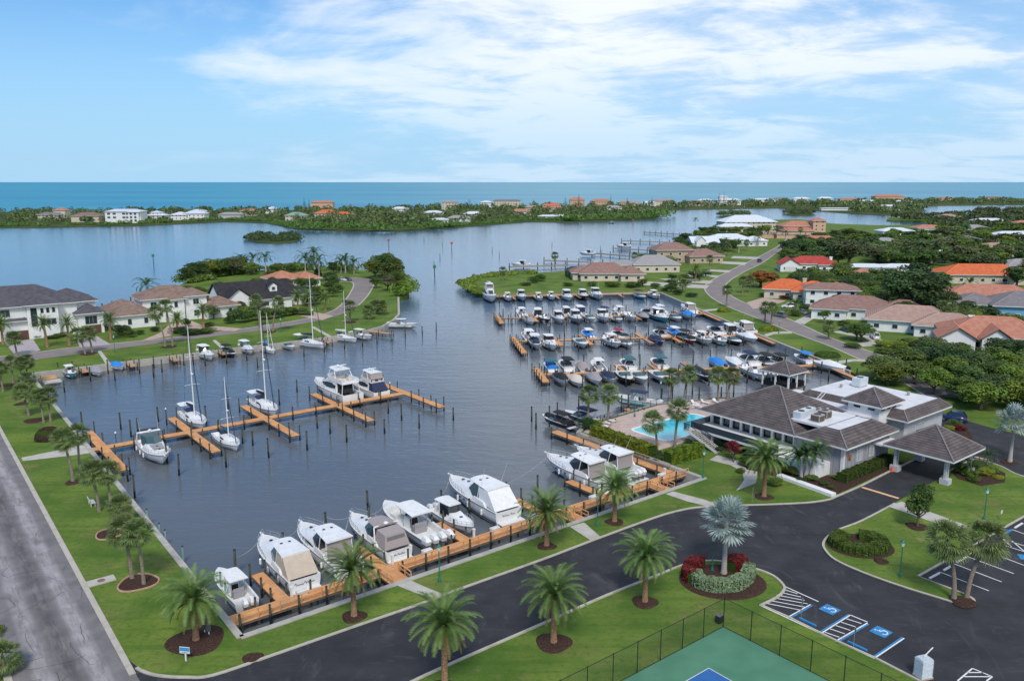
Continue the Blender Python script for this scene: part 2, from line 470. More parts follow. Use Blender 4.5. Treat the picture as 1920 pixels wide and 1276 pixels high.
BARRIER = [(-900, 434), (-300, 427), (0, 424), (60, 425), (140, 423), (260, 421), (420, 414), (500, 416), (555, 427), (640, 431), (760, 431), (830, 426),
           (900, 421), (990, 414), (1070, 415), (1225, 409), (1238, 402), (1228, 393), (1340, 391), (1460, 389), (1500, 392), (1600, 399), (1660, 402),
           (1728, 400), (1735, 385), (1860, 383.5), (1920, 383), (2700, 384), (2700, 371), (1920, 373), (1700, 375.5), (1450, 378), (1200, 384), (900, 388.5),
           (600, 392), (200, 395), (-300, 398), (-900, 402)]
m_scrub = mat('scrub_ground', (0.040, 0.070, 0.016), 0.95, (0.09, 0.105, 0.035), 0.03, 6, coord='World', spec=0.1)
sheet('barrier_island_ground', ccw(poly_px(BARRIER)), -1.0, m_scrub, z0=-3.0, kind='structure', label='low barrier island ground between bay and gulf')
ISLETS = [((515, 446), 53, 7), ((1376, 404), 27, 2.3), ((1500, 400), 29, 3.0), ((1850, 396), 24, 2.0), ((1905, 395.5), 24, 2.0)]
for (cx_, cy_), rx_, ry_ in ISLETS:
    sheet('islet_ground', ccw([G(cx_ + .9 * rx_ * math.cos(a), cy_ + ry_ * math.sin(a)) for a in [i * math.pi / 9 for i in range(18)]]), -1.1, m_scrub, z0=-3, kind='structure')

def smooth_px(pts, sub=4, z=0.0): return smooth_line([G(x, y, z) for x, y in pts], sub)

# main asphalt drive and car park
UP = [(215, 1215), (250, 1243), (268, 1256), (300, 1265), (350, 1268), (400, 1264), (507, 1228), (656, 1176), (784, 1132), (860, 1103.5), (1014, 1048.6), (1124, 1007),
      (1230, 968.5), (1275, 956), (1304, 951), (1355, 947), (1410, 946), (1480, 943.5), (1520, 941), (1552, 936), (1567, 930), (1614, 909.5), (1673, 880), (1735, 851)]
LOW = [(1424, 1133.8), (1453, 1120), (1466, 1108), (1467, 1098), (1448, 1080), (1413, 1066.6), (1352, 1053.5), (1317, 1053.5), (1280, 1061), (1240, 1077),
       (1137, 1118), (1020, 1170), (800, 1267), (560, 1385)]
LOT_EDGE = [(1424, 1133.8), (1477, 1157), (1568, 1202), (1640, 1234), (1708, 1269), (1860, 1345)]
upl, lowl, lotl = smooth_px(UP), smooth_px(LOW), [G(*p) for p in LOT_EDGE]
drive = upl + poly_px([(1757, 800), (1759, 782), (1812, 788), (1860, 802), (1990, 832), (2300, 930), (2300, 1345)]) + lotl[::-1][:-1] + lowl + poly_px([(330, 1420), (270, 1350), (200, 1240)])
sheet('driveway', ccw(drive), 0.02, m_asph, kind='structure', label='fresh dark asphalt drive and car park')
# old road at the left edge
road_r = [G(262, 1276), G(0, 798)]
d = (road_r[1] - road_r[0]).normalized(); nrm = Vector((-d.y, d.x, 0))
rb, rt = road_r[0] - d * 30, road_r[0] + d * 190
RW_ = 8.9
m_old2 = m_old
N, K = nodes_of(m_old2)
# pale worn wheel paths running along the road
b_ = N['Principled BSDF']; src_ = b_.inputs['Base Color'].links[0].from_socket
g_ = N.new('ShaderNodeNewGeometry'); dt = N.new('ShaderNodeVectorMath'); dt.operation = 'DOT_PRODUCT'
dt.inputs[1].default_value = (nrm.x, nrm.y, 0); K.new(g_.outputs['Position'], dt.inputs[0])
off = nrm.dot(road_r[0])
sb = N.new('ShaderNodeMath'); sb.operation = 'SUBTRACT'; sb.inputs[1].default_value = off; K.new(dt.outputs['Value'], sb.inputs[0])
cr = N.new('ShaderNodeValToRGB'); el = cr.color_ramp.elements
dv = N.new('ShaderNodeMath'); dv.operation = 'DIVIDE'; dv.inputs[1].default_value = RW_; K.new(sb.outputs[0], dv.inputs[0])
K.new(dv.outputs[0], cr.inputs['Fac'])
el[0].position = 0.0; el[0].color = (0.92,) * 3 + (1,)
el[1].position = 1.0; el[1].color = (1.0,) * 3 + (1,)
for p_, c_ in ((.17, .95), (.24, 1.75), (.34, 1.7), (.39, .95), (.47, .58), (.54, .62), (.61, .9), (.68, 1.6), (.77, 1.6), (.83, .9)):
    e_ = el.new(p_); e_.color = (c_,) * 3 + (1,)
mx_ = N.new('ShaderNodeMix'); mx_.data_type = 'RGBA'; mx_.blend_type = 'MULTIPLY'
nn_ = N.new('ShaderNodeTexNoise'); nn_.inputs['Scale'].default_value = 1.0; nn_.inputs['Detail'].default_value = 8; nn_.inputs['Roughness'].default_value = 0.75
mpr_ = N.new('ShaderNodeMapping'); mpr_.vector_type = 'TEXTURE'; mpr_.inputs['Rotation'].default_value = (0, 0, math.atan2(d.y, d.x)); mpr_.inputs['Scale'].default_value = (5.0, 0.8, 1); K.new(g_.outputs['Position'], mpr_.inputs[0]); K.new(mpr_.outputs[0], nn_.inputs['Vector'])
mr_ = N.new('ShaderNodeMapRange'); mr_.inputs['From Min'].default_value = .36; mr_.inputs['From Max'].default_value = .54; K.new(nn_.outputs['Fac'], mr_.inputs['Value'])
K.new(mr_.outputs[0], mx_.inputs['Factor']); K.new(src_, mx_.inputs['A']); K.new(cr.outputs['Color'], mx_.inputs['B']); K.new(mx_.outputs['Result'], b_.inputs['Base Color'])
sheet('road', ccw([rb, rt, rt + nrm * RW_, rb + nrm * RW_]), 0.03, m_old, kind='structure', label='worn grey two lane road along the left edge')
obj('kerb', strip([G(255, 1262), rt], 0.55, -0.2, 0.075, -1), m_kerb, kind='structure', label='stained concrete gutter beside the worn road')
obj('kerb', strip([rb + nrm * RW_, rt + nrm * RW_], 0.6, -0.2, 0.075, 0), m_kerb, kind='structure', label='gutter on the outer side of the worn road')
# crack-sealing lines in the road
mc = MB()
for k in range(46):
    a = rng.uniform(14, 90); w = rng.choice([rng.gauss(2.6, .35), rng.gauss(6.3, .3), rng.uniform(.6, 8)])
    p = road_r[0] + d * (a - 20) + nrm * w; line = [p]; dirv = d.copy() if rng.random() < .7 else nrm.copy()
    for q in range(rng.randint(3, 9)):
        dirv = (dirv + Vector((rng.gauss(0, .35), rng.gauss(0, .35), 0))).normalized(); p = p + dirv * rng.uniform(.3, .8); line.append(p)
    sm = strip(line, 0.035, 0.034, 0.038); mc.add(sm.v, sm.f)
obj('road_crack_seal', mc, mat('tar', (0.02, 0.02, 0.021), 0.6), kind='stuff', label='dark wandering tar lines sealing cracks in the worn road')

# kerbs of the drive
obj('kerb', strip(upl[6:], 0.30, -0.2, 0.13, 1), m_kerb, kind='structure', label='pale kerb on the marina side of the drive')
obj('kerb', strip(lowl, 0.28, -0.2, 0.13, 1), m_kerb, kind='structure', label='pale kerb on the tennis court side of the drive')
obj('kerb', strip(lotl, 0.22, -0.2, 0.10, -1), m_kerb, kind='structure', label='pale kerb at the head of the blue parking bays')
# grass island between drive and car park, and the lawn by the portico
ISL = [(1676, 943.6), (1614, 976), (1570, 993), (1548, 1008), (1541, 1021), (1547, 1034), (1564, 1050), (1611, 1072), (1688, 1100), (1778, 1128), (1800, 1137), (1816, 1138),
       (1828, 1132), (1827, 1124), (1812, 1115), (1800, 1109.7)]
ISL2 = [(1724, 1081.7), (1950, 954)]
isl = smooth_px(ISL) + [G(*p) for p in ISL2]
isl_close = poly_px([(2120, 900), (1990, 905), (1914, 892), (1880, 876), (1851, 866), (1826, 862), (1790, 878), (1763, 897)])
sheet('island_lawn', ccw(isl + isl_close), 0.10, m_grass, z0=-0.1, kind='structure', label='bright lawn island between the drive and the car park')
obj('kerb', strip(isl, 0.28, -0.2, 0.15, -1), m_kerb, kind='structure', label='pale kerb round the lawn island')
obj('kerb', strip(smooth_px([(1763, 897), (1790, 878), (1826, 862), (1851, 866), (1880, 876), (1914, 892), (1990, 905)]), 0.25, -0.2, 0.15, 0), m_kerb, kind='structure', label='pale kerb of the lawn behind the portico')
sheet('footpath', [G(1664, 950), G(1690, 941), G(1818, 988), G(1800, 998)], 0.13, m_conc, kind='structure', label='pale path across the lawn island')

# car park paint
def paint(name, a, b, w, m, z=0.032, **kw):
    return obj(name, strip([G(*a), G(*b)], w, z - 0.004, z), m, kind='structure', **kw)
Z4 = lambda x, y: (1240 + x / 3.752, 936 + y / 3.752)
Z5 = lambda x, y: (1440 + x / 3.222, 880 + y / 3.222)
for k, (a, b) in enumerate([((870, 612), (1105, 718)), ((887, 830), (1050, 738)), ((1118, 945), (1330, 812)), ((1225, 997), (1450, 868)), ((1330, 812), (1450, 862)), ((1500, 1115), (1708, 975)), ((690, 742), (1500, 1118))]):
    paint('parking_line', Z4(*a), Z4(*b), 0.14, m_white)
for a, b in [((900, 838), (1062, 745)), ((1105, 937), (1318, 808)), ((1240, 1003), (1460, 875)), ((1490, 1108), (1695, 968))]:
    paint('blue_parking_line', Z4(*a), Z4(*b), 0.16, m_blue)
for i in range(6):
    f_ = (i + .5) / 6
    a = G(*Z4(870 - 165 * f_ + 10, 625 + 112 * f_)) ; 
    b = G(*Z4(945 + 95 * min(1, f_ * 1.6) - 120 * max(0, f_ - .55), 650 + 115 * f_ + 28 * f_))
    obj('hatch_stripe', strip([a, b], 0.12, 0.028, 0.032), m_white, kind='structure')
for i in range(5):
    f_ = (i + .6) / 5
    a = G(*Z4(1318 - 190 * f_, 822 + 118 * f_)); b = G(*Z4(1438 - 195 * f_ , 868 + 120 * f_ - 8))
    a2 = a.lerp(b, 0.06); b2 = a.lerp(b, 0.94); b2 = b2 + (a - b).normalized() * 0 
    obj('hatch_stripe', strip([a2, b2], 0.12, 0.028, 0.032), m_white, kind='structure')
for c in ((1185, 773), (1545, 930)):          # blue squares with the white wheelchair sign
    p = G(*Z4(*c)); ang = math.radians(38.4)
    mb = MB(); mb.box((0, 0, 0.028), (1.55, 1.55, 0.006))
    sq = obj('wheelchair_marking', mb, m_blue, loc=p, rz=ang, kind='structure', label='blue square with white wheelchair sign painted on the asphalt')
    mb = MB()
    ring = [Vector((0.05 + .38 * math.cos(t), -0.2 + .38 * math.sin(t), 0)) for t in np.linspace(-2.9, 0.6, 12)]
    s_ = strip(ring, 0.11, 0.035, 0.04); mb.add(s_.v, s_.f)
    for pl in ([(-.05, .36), (-.02, .02), (.30, .0), (.42, -.36)], [(-.05, .2), (.25, .2)]):
        s_ = strip([Vector((x, y, 0)) for x, y in pl], 0.11, 0.0352, 0.0402); mb.add(s_.v, s_.f)
    mb.lathe([(0.10, .035), (0.10, .041)], 10, (-.07, .52, 0))
    obj('wheelchair_symbol', mb, m_white, sq)
for a, b in [((1035, 617), (1335, 732)), ((1120, 567), (1412, 678)), ((1195, 522), (1485, 628)), ((1340, 500), (1547, 578)), ((1420, 420), (1470, 465)), ((1420, 420), (1547, 460)), ((1420, 455), (1547, 495)), ((1470, 428), (1547, 492)), ((1475, 362), (1547, 388)), ((1530, 320), (1560, 335))]:
    paint('parking_line', Z5(*a), Z5(*b), 0.13, m_white)
for a, b in [((1235, 1200), (1145, 1276)), ((1235, 1200), (1355, 1250)), ((1355, 1250), (1320, 1276)), ((1205, 1225), (1300, 1225)), ((1185, 1250), (1340, 1250))]:
    paint('parking_line', Z5(*a), Z5(*b), 0.13, m_white)
paint('wheelchair_marking', Z5(1515, 525), Z5(1560, 530), 1.4, m_blue)
for i, (a, b) in enumerate([((975, 660), (1035, 628)), ((1060, 612), (1115, 580)), ((1140, 562), (1195, 532)), ((1220, 515), (1260, 492)), ((1490, 355), (1535, 328))]):
    obj('wheel_stop', strip([G(*Z5(*a)), G(*Z5(*b))], 0.18, 0.02, 0.16), m_white, label='white concrete wheel stop in the bay row by the palms, number %s from the palms' % ['one', 'two', 'three', 'four', 'five'][i], category='wheel stop', group='white wheel stops') if False else \
    tag(obj('wheel_stop', strip([G(*Z5(*a)), G(*Z5(*b))], 0.18, 0.02, 0.16), m_white), 'white concrete wheel stop, %s from the twin palms at the car park' % ['nearest', 'second', 'third', 'fourth', 'farthest'][i], 'wheel stop', 'white wheel stops by the lawn island')
for a, b, l in [((970, 838), (1088, 895), 'blue wheel stop of the bay nearest the silver hedge bed'), ((1312, 1003), (1447, 1068), 'blue wheel stop of the bay nearest the shrink-wrapped pallet')]:
    tag(obj('wheel_stop', strip([G(*Z4(*a)), G(*Z4(*b))], 0.2, 0.02, 0.17), m_blue), l, 'wheel stop', 'blue wheel stops')
tag(obj('wheel_stop', strip([G(*Z5(1420, 395)), G(*Z5(1470, 368))], 0.22, 0.02, 0.17), m_blue), 'blue wheel stop at the edge of the lawn island', 'wheel stop')
paint('speed_stripe', (1616, 913), (1685, 934), 0.55, m_orange, label='orange stripe painted across the drive by the portico')
paint('speed_stripe', (1828, 856), (1853, 862), 0.5, m_orange, label='orange stripe on the drive behind the portico')

# footpaths near the docks
for pts, lab in [([(744, 1097), (770, 1087.5), (800, 1101), (830, 1113), (815, 1122), (776, 1110)], 'path from the drive to the first dock gate'),
                 ([(1068, 987), (1095, 979), (1126, 1006), (1108, 1013)], 'path from the drive to the second dock gate'),
                 ([(1248, 926), (1262, 921), (1320, 936), (1352, 948), (1330, 950), (1290, 940)], 'path from the drive to the third dock gate'),
                 ([(40, 858), (155, 834), (176, 848), (150, 852), (43, 864)], 'path from the worn road to the long pier'),
                 ([(1345, 853), (1400, 868), (1420, 884), (1418, 905), (1380, 920), (1395, 900), (1392, 884), (1370, 872), (1330, 862)], 'curving path from the pool stairs to the clubhouse lawn')]:
    sheet('footpath', ccw([G(*p) for p in pts]), 0.035, m_conc, kind='structure', label=lab)
for pts in [[(183, 658), (189, 657), (207, 680), (198, 682)], [(398, 638), (404, 637), (424, 653), (416, 655)], [(583, 613), (589, 612), (622, 630), (616, 632)],
            [(1316, 581), (1350, 578), (1352, 580), (1318, 585)], [(1432, 627), (1450, 622), (1485, 621), (1485, 625), (1452, 626), (1438, 631)],
            [(1556, 678), (1600, 673), (1640, 674), (1640, 678), (1600, 677), (1565, 684)]]:
    sheet('footpath', ccw([G(*p) for p in pts]), 0.03, m_conc, kind='structure')
# residential lanes
LANE_LO = [(-200, 712), (0, 683), (75, 673), (200, 656), (320, 640), (420, 628), (500, 618), (560, 608), (615, 597), (650, 585), (672, 572), (690, 553), (700, 535), (699, 526), (680, 521), (640, 520), (612, 523)]
LANE_UP = [(-200, 690), (0, 668), (70, 660), (130, 652), (270, 638), (360, 628), (440, 618), (510, 608), (560, 600), (600, 591), (630, 579), (647, 563), (659, 545), (663, 533), (655, 528), (630, 528), (612, 528)]
a, b = smooth_px(LANE_LO), smooth_px(LANE_UP)
sheet('lane', ccw(a + b[::-1]), 0.025, m_lane, kind='structure', label='pinkish grey residential lane bending to a turning circle')
obj('kerb', strip(b, 0.5, -.1, 0.04, 0), m_kerb, kind='structure'); obj('kerb', strip(a[40:], 0.5, -.1, 0.04, 0), m_kerb, kind='structure')
RR_L = [(1740, 745), (1650, 690), (1600, 668), (1552, 647), (1481, 621), (1425, 598), (1380, 581), (1346, 565), (1329, 553), (1321, 541), (1325, 532), (1338, 523), (1369, 507), (1400, 492), (1421, 482), (1440, 472), (1458, 462), (1470, 452), (1478, 444)]
RR_R = [(1830, 745), (1720, 690), (1660, 668), (1560, 634), (1489, 602), (1434, 580), (1393, 566), (1368, 552), (1360, 541), (1362, 532), (1377, 520), (1400, 507), (1429, 493), (1450, 478), (1466, 466), (1480, 452), (1486, 444)]
a, b = smooth_px(RR_L), smooth_px(RR_R)
sheet('lane', ccw(a + b[::-1]), 0.025, m_lane, kind='structure', label='curving residential lane past the right basin')
obj('kerb', strip(a, 0.5, -.1, 0.04, 0), m_kerb, kind='structure'); obj('kerb', strip(b, 0.5, -.1, 0.04, 0), m_kerb, kind='structure')
# driveways of houses
for pts, m in [([(8, 641), (62, 636), (76, 657), (30, 668)], m_paver), ([(142, 634), (182, 630), (208, 646), (150, 651)], m_paver),
               ([(262, 640), (300, 624), (318, 608), (360, 602), (385, 612), (375, 617), (345, 614), (326, 620), (322, 629), (280, 637)], m_brickd),
               ([(380, 617), (400, 611), (455, 616), (440, 621)], m_brickd),
               ([(545, 585), (565, 580), (625, 592), (605, 600), (560, 592)], m_brickd),
               ([(1190, 533), (1200, 527), (1330, 535), (1325, 541), (1240, 537)], m_conc), ([(1235, 522), (1300, 524), (1338, 527), (1330, 532), (1260, 528)], m_conc),
               ([(1290, 513), (1350, 517), (1345, 520), (1285, 517)], m_conc), ([(1330, 505), (1372, 507), (1365, 511), (1325, 508)], m_conc),
               ([(1355, 490), (1402, 492), (1396, 497), (1350, 494)], m_conc), ([(1375, 480), (1425, 482), (1418, 486), (1370, 484)], m_conc),
               ([(1400, 567), (1430, 558), (1475, 564), (1440, 575), (1412, 579)], m_brickd),
               ([(1487, 603), (1515, 590), (1520, 588), (1532, 594), (1518, 602), (1508, 608)], m_conc),
               ([(1560, 622), (1590, 618), (1640, 630), (1655, 638), (1640, 648), (1618, 650), (1600, 645), (1630, 640), (1620, 632), (1590, 628)], m_conc),
               ([(1660, 668), (1690, 660), (1710, 668), (1690, 680)], m_conc)]:
    sheet('driveway', ccw([G(*p) for p in pts]), 0.045, m, kind='structure')

# seawalls
wall_lines = [([M(0.0, -0.0), M(68, 0)], 'pale concrete seawall of the near boat row'), ([M(0, 0), M(1.8, 135)], 'long concrete seawall along the palm lawn on the left'),
              ([M(1.8, 135)] + poly_px(BASIN_L), 'concrete seawall below the residential lane'), (CLUB_EDGE[::-1][:2], 'concrete seawall beside the clubhouse dock'),
              (CLUB_EDGE[::-1][1:], 'concrete seawall behind the pool and clubhouse'), (RW, 'concrete seawall along the right lane lawn'), ([R(-68, 1.5), R(0, 0)], 'seawall at the far end of the right basin')]
for line, lab in wall_lines:
    w = obj('seawall', strip(line, 0.7, -3.0, 0.10, 0), m_wall)
    tag(w, lab, 'seawall')
# ------------------------------------------------------------------ plants
m_bark = mat('bark', (0.13, 0.10, 0.075), 0.95, (0.20, 0.165, 0.13), 5, 5, 0.6, 16, spec=0.1)
m_palmbark = mat('palm_bark', (0.20, 0.155, 0.115), 0.95, (0.30, 0.25, 0.20), 4, 4, 0.6, 12, spec=0.1, stretch=(1, 1, 3))
m_datebark = mat('date_palm_bark', (0.24, 0.115, 0.055), 0.95, (0.36, 0.24, 0.15), 7, 3, 1.0, 10, spec=0.1)
m_pale_bark = mat('pale_palm_bark', (0.36, 0.33, 0.29), 0.9, (0.46, 0.43, 0.39), 3, 4, 0.4, 10, spec=0.1, stretch=(1, 1, 4))
def leafmat(n, c, c2, sc=1.2, tr=0.25, rand=0.32, rough=0.55, spec=0.3):
    return mat(n, c, rough, c2, sc, 3, spec=spec, transl=tr, rand=rand)
m_date = leafmat('date_frond', (0.092, 0.172, 0.038), (0.205, 0.295, 0.085), 1.0, .25, .14)
m_dateold = leafmat('old_frond', (0.20, 0.17, 0.04), (0.12, 0.13, 0.035), 1.2)
m_sabal = leafmat('sabal_leaf', (0.100, 0.152, 0.042), (0.225, 0.285, 0.105), 1.4, .25, .16)
m_bism = leafmat('silver_leaf', (0.26, 0.34, 0.31), (0.40, 0.47, 0.43), 1.5, 0.12, 0.06)
m_royal = leafmat('royal_frond', (0.036, 0.092, 0.020), (0.078, 0.150, 0.036), 1.0)
m_leaf = leafmat('broad_leaf', (0.060, 0.120, 0.022), (0.150, 0.225, 0.050), 0.55, .32)
m_leafd = leafmat('dark_leaf', (0.040, 0.088, 0.026), (0.095, 0.160, 0.048), 0.6)
m_leafo = leafmat('olive_leaf', (0.110, 0.135, 0.052), (0.195, 0.215, 0.095), 0.5, .32)
m_leafy = leafmat('light_leaf', (0.110, 0.175, 0.022), (0.200, 0.275, 0.040), 0.6)
m_hedge = leafmat('hedge_leaf', (0.075, 0.125, 0.012), (0.25, 0.31, 0.025), 1.6)
m_hedged = leafmat('dark_hedge_leaf', (0.035, 0.080, 0.012), (0.085, 0.145, 0.022), 2.0)
m_hsilver = leafmat('silver_hedge_leaf', (0.17, 0.25, 0.13), (0.32, 0.42, 0.24), 3.0, 0.15, 0.05)
m_hred = leafmat('red_leaf', (0.13, 0.010, 0.014), (0.22, 0.03, 0.03), 3.0, 0.2, 0.05)
m_mang = leafmat('mangrove_leaf', (0.050, 0.090, 0.028), (0.125, 0.175, 0.060), 0.14)
m_flame = leafmat('flame_leaf', (0.36, 0.11, 0.03), (0.085, 0.115, 0.022), 0.45)
m_yellow = leafmat('yellow_leaf', (0.32, 0.34, 0.03), (0.16, 0.24, 0.03), 1.0)
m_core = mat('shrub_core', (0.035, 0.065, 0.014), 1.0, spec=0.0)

def frond_arrays(base, az, el, L, droop, n, ll, lw, vee, rs, hang=0.0):
    """one feather frond: list of triangles along a drooping rib"""
    pts = [Vector(base)]; e = el; seg = L / n
    h = Vector((math.cos(az), math.sin(az), 0)); side = Vector((-math.sin(az), math.cos(az), 0))
    dirs = []
    for i in range(n):
        dv = h * math.cos(e) + Vector((0, 0, math.sin(e)))
        dirs.append(dv); pts.append(pts[-1] + dv * seg)
        e -= droop / n * (0.5 + 1.3 * i / n)
    V = []
    for i in range(1, n + 1):
        u = i / n; p = pts[i]; dv = dirs[i - 1]; upv = side.cross(dv) * -1
        l = ll * (math.sin(math.pi * min(1, 0.12 + u * 0.80)) ** 0.7) * (0.85 + .3 * rs.random())
        for s in (-1, 1):
            tip = p + (side * s * 0.80 + dv * 0.60 + upv * (vee - hang * u)) .normalized() * l
            w = dv * (lw * 0.5)
            V.append((p - w, p + w, tip))
    # rib
    for i in range(n):
        V.append((pts[i] + side * 0.02, pts[i] - side * 0.02, pts[i + 1]))
    return V
def tris_mesh(name, T, m):
    a = np.array([[tuple(p) for p in t] for t in T], dtype=np.float32).reshape(-1, 3)
    return np_mesh(name, a, np.arange(len(a), dtype=np.int32).reshape(-1, 3), m)
def feather_crown(name, m, seed, nf, L, n, ll, lw, els, droop, hang=0.15, vee=0.35, twist=2.39996):
    rs = random.Random(seed); T = []
    for k in range(nf):
        u = (k + .5) / nf
        el = els[0] + (els[1] - els[0]) * u + rs.uniform(-.08, .08)
        az = k * twist + rs.uniform(-.2, .2)
        T += frond_arrays((0.12 * math.cos(az), 0.12 * math.sin(az), 0.1 - .25 * u), az, el, L * (0.72 + .33 * math.sin(math.pi * min(1, .25 + .75 * u))) * rs.uniform(.9, 1.08),
                          droop * rs.uniform(.8, 1.25), n, ll, lw, vee, rs, hang)
    return tris_mesh(name, T, m)
def fan_crown(name, m, seed, nf, pet, rad, nseg, els, spread=2.2, droop=0.5):
    rs = random.Random(seed); T = []
    for k in range(nf):
        u = (k + .5) / nf; el = els[0] + (els[1] - els[0]) * u + rs.uniform(-.15, .15); az = k * 2.39996 + rs.uniform(-.25, .25)
        dv = Vector((math.cos(az) * math.cos(el), math.sin(az) * math.cos(el), math.sin(el)))
        side = Vector((-math.sin(az), math.cos(az), 0)); nn = dv.cross(side) * -1
        pl = pet * rs.uniform(.75, 1.15); c = dv * pl
        T.append((side * 0.03, side * -0.03, c)); r_ = rad * rs.uniform(.85, 1.12)
        tw = rs.uniform(-.5, .5)
        s2 = side * math.cos(tw) + nn * math.sin(tw); n2 = nn * math.cos(tw) - side * math.sin(tw)
        for i in range(nseg):
            a = (i / (nseg - 1) - .5) * spread; da = spread / nseg * .55
            rr = r_ * (0.72 + .28 * math.cos(a))
            d1 = dv * math.cos(a - da) + s2 * math.sin(a - da); d2 = dv * math.cos(a + da) + s2 * math.sin(a + da); d0 = dv * math.cos(a) + s2 * math.sin(a)
            fold = n2 * (0.10 * rr if i % 2 else -0.02 * rr)
            m1 = c + d1 * rr * .62 + fold; m2 = c + d2 * rr * .62 + fold
            tip = c + d0 * rr + Vector((0, 0, -droop * rr * (0.25 + .5 * rs.random())))
            T.append((c, m1, m2)); T.append((m1, tip, m2))
    return tris_mesh(name, T, m)
def trunk_mesh(name, m, h, r0, r1, lean=(0, 0), bulge=None, n=9, seg=7):
    mb = MB(); rows = []
    for k in range(seg + 1):
        u = k / seg; r = r0 * (1 + .35 * (1 - u) ** 6) * (1 - u) + r1 * u
        if bulge and u > .8: r = r1 + bulge * math.sin((u - .8) / .2 * math.pi * .6)
        c = (lean[0] * u * u, lean[1] * u * u, h * u - .15)
        rows.append([(c[0] + r * math.cos(t), c[1] + r * math.sin(t), c[2]) for t in [2 * math.pi * i / n for i in range(n + 1)]])
    mb.grid(rows); mb.add(rows[-1][:-1], [tuple(range(n))])
    return mb.mesh(name, m, True)
DATE = [feather_crown('crown', m_date, s, 60, 3.7, 26, 0.56, 0.13, (1.45, -0.02), 1.25) for s in (1, 2, 3)]
DATE_LOW = [feather_crown('crown', m_date, s, 40, 3.0, 16, 0.55, 0.17, (1.45, -0.35), 1.1) for s in (4, 5)]
DATE_SKIRT = [feather_crown('old_fronds', m_dateold, s, 11, 2.9, 24, 0.44, 0.10, (-0.05, -0.55), 0.9) for s in (6, 7)]
SABAL = [fan_crown('crown', m_sabal, s, 62, 1.0, 1.05, 13, (1.45, -0.95)) for s in (11, 12, 13)]
SABAL_LOW = [fan_crown('crown', m_sabal, s, 44, 0.95, 1.15, 7, (1.45, -0.9)) for s in (14, 15)]
BISM = [fan_crown('crown', m_bism, s, 30, 1.6, 1.75, 19, (1.40, -0.55), 3.9, 0.22) for s in (21, 22)]
ROYAL = [feather_crown('crown', m_royal, s, 17, 3.6, 16, 0.75, 0.20, (1.35, -0.10), 1.6, 0.5, 0.1) for s in (31, 32)]
XMAS = [feather_crown('crown', m_royal, s, 22, 2.1, 18, 0.5, 0.13, (1.35, 0.05), 1.4, 0.35, 0.2) for s in (35,)]
TR = {}
def trunk_cached(key, *a, **k):
    if key not in TR: TR[key] = trunk_mesh('trunk', *a, **k)
    return TR[key]
def palm(kind, px, py, h, label, group=None, scale=1.0, lean=None, var=0, name=None, cat='palm tree', base_z=0.0, size=1.0):
    p = G(px, py, base_z) if not isinstance(px, Vector) else px
    rz = rng.uniform(0, 6.28)
    names = dict(date='date_palm', datel='date_palm', sabal='sabal_palm', sabl='sabal_palm', bism='silver_fan_palm', royal='royal_palm', xmas='cluster_palm')
    t = thing(name or names[kind], label, cat, p, 0.0, group)
    lean = lean or (0, 0)
    key = (kind, round(h, 1), round(lean[0], 1), round(lean[1], 1))
    if kind in ('date', 'datel'): tr, cr, mt = (m_datebark, .30, .26), (DATE if kind == 'date' else DATE_LOW), .14
    elif kind in ('sabal', 'sabl'): tr, cr, mt = (m_palmbark, .19, .15), (SABAL if kind == 'sabal' else SABAL_LOW), None
    elif kind == 'bism': tr, cr, mt = (m_pale_bark, .30, .22), BISM, None
    else: tr, cr, mt = (m_pale_bark, .22, .15), (ROYAL if kind == 'royal' else XMAS), None
    obj('trunk', trunk_cached(key, tr[0], h, tr[1] * size, tr[2] * size, lean, mt), None, t)
    c = obj('crown', cr[var % len(cr)], None, t, loc=(lean[0], lean[1], h - .05), rz=rz)
    c.scale = (size, size, size)
    if kind == 'date':
        s_ = obj('old_fronds', DATE_SKIRT[var % 2], None, t, loc=(lean[0], lean[1], h - .2), rz=rz + 1); s_.scale = (size,) * 3
    t.scale = (scale,) * 3
    return t
def mulch_ring(px, py, r, label=None, lobes=0, edge=False):
    p = G(px, py); mb = MB(); n = 28; seed = px * .37
    ring = lambda k: [(p.x + r * k * (1 + .08 * math.sin(3 * t + seed)) * math.cos(t), p.y + r * k * (1 + .08 * math.sin(3 * t + seed)) * math.sin(t), 0) for t in [2 * math.pi * i / n for i in range(n)]]
    lo, mi = [(x, y, .0) for x, y, z in ring(1)], [(x, y, .14) for x, y, z in ring(.8)]
    mb.frustum(lo, mi)
    o = tag(obj('mulch_bed', mb, m_mulch, kind='structure'), label)
    if edge:
        rr = [Vector(q) for q in ring(1.04)]; obj('bed_edging', strip(rr + [rr[0]], .16, -.05, .14), mat('terracotta_edging', (.42, .24, .16), .9, (.5, .32, .22), 2, coord='World'), kind='structure')
    return o

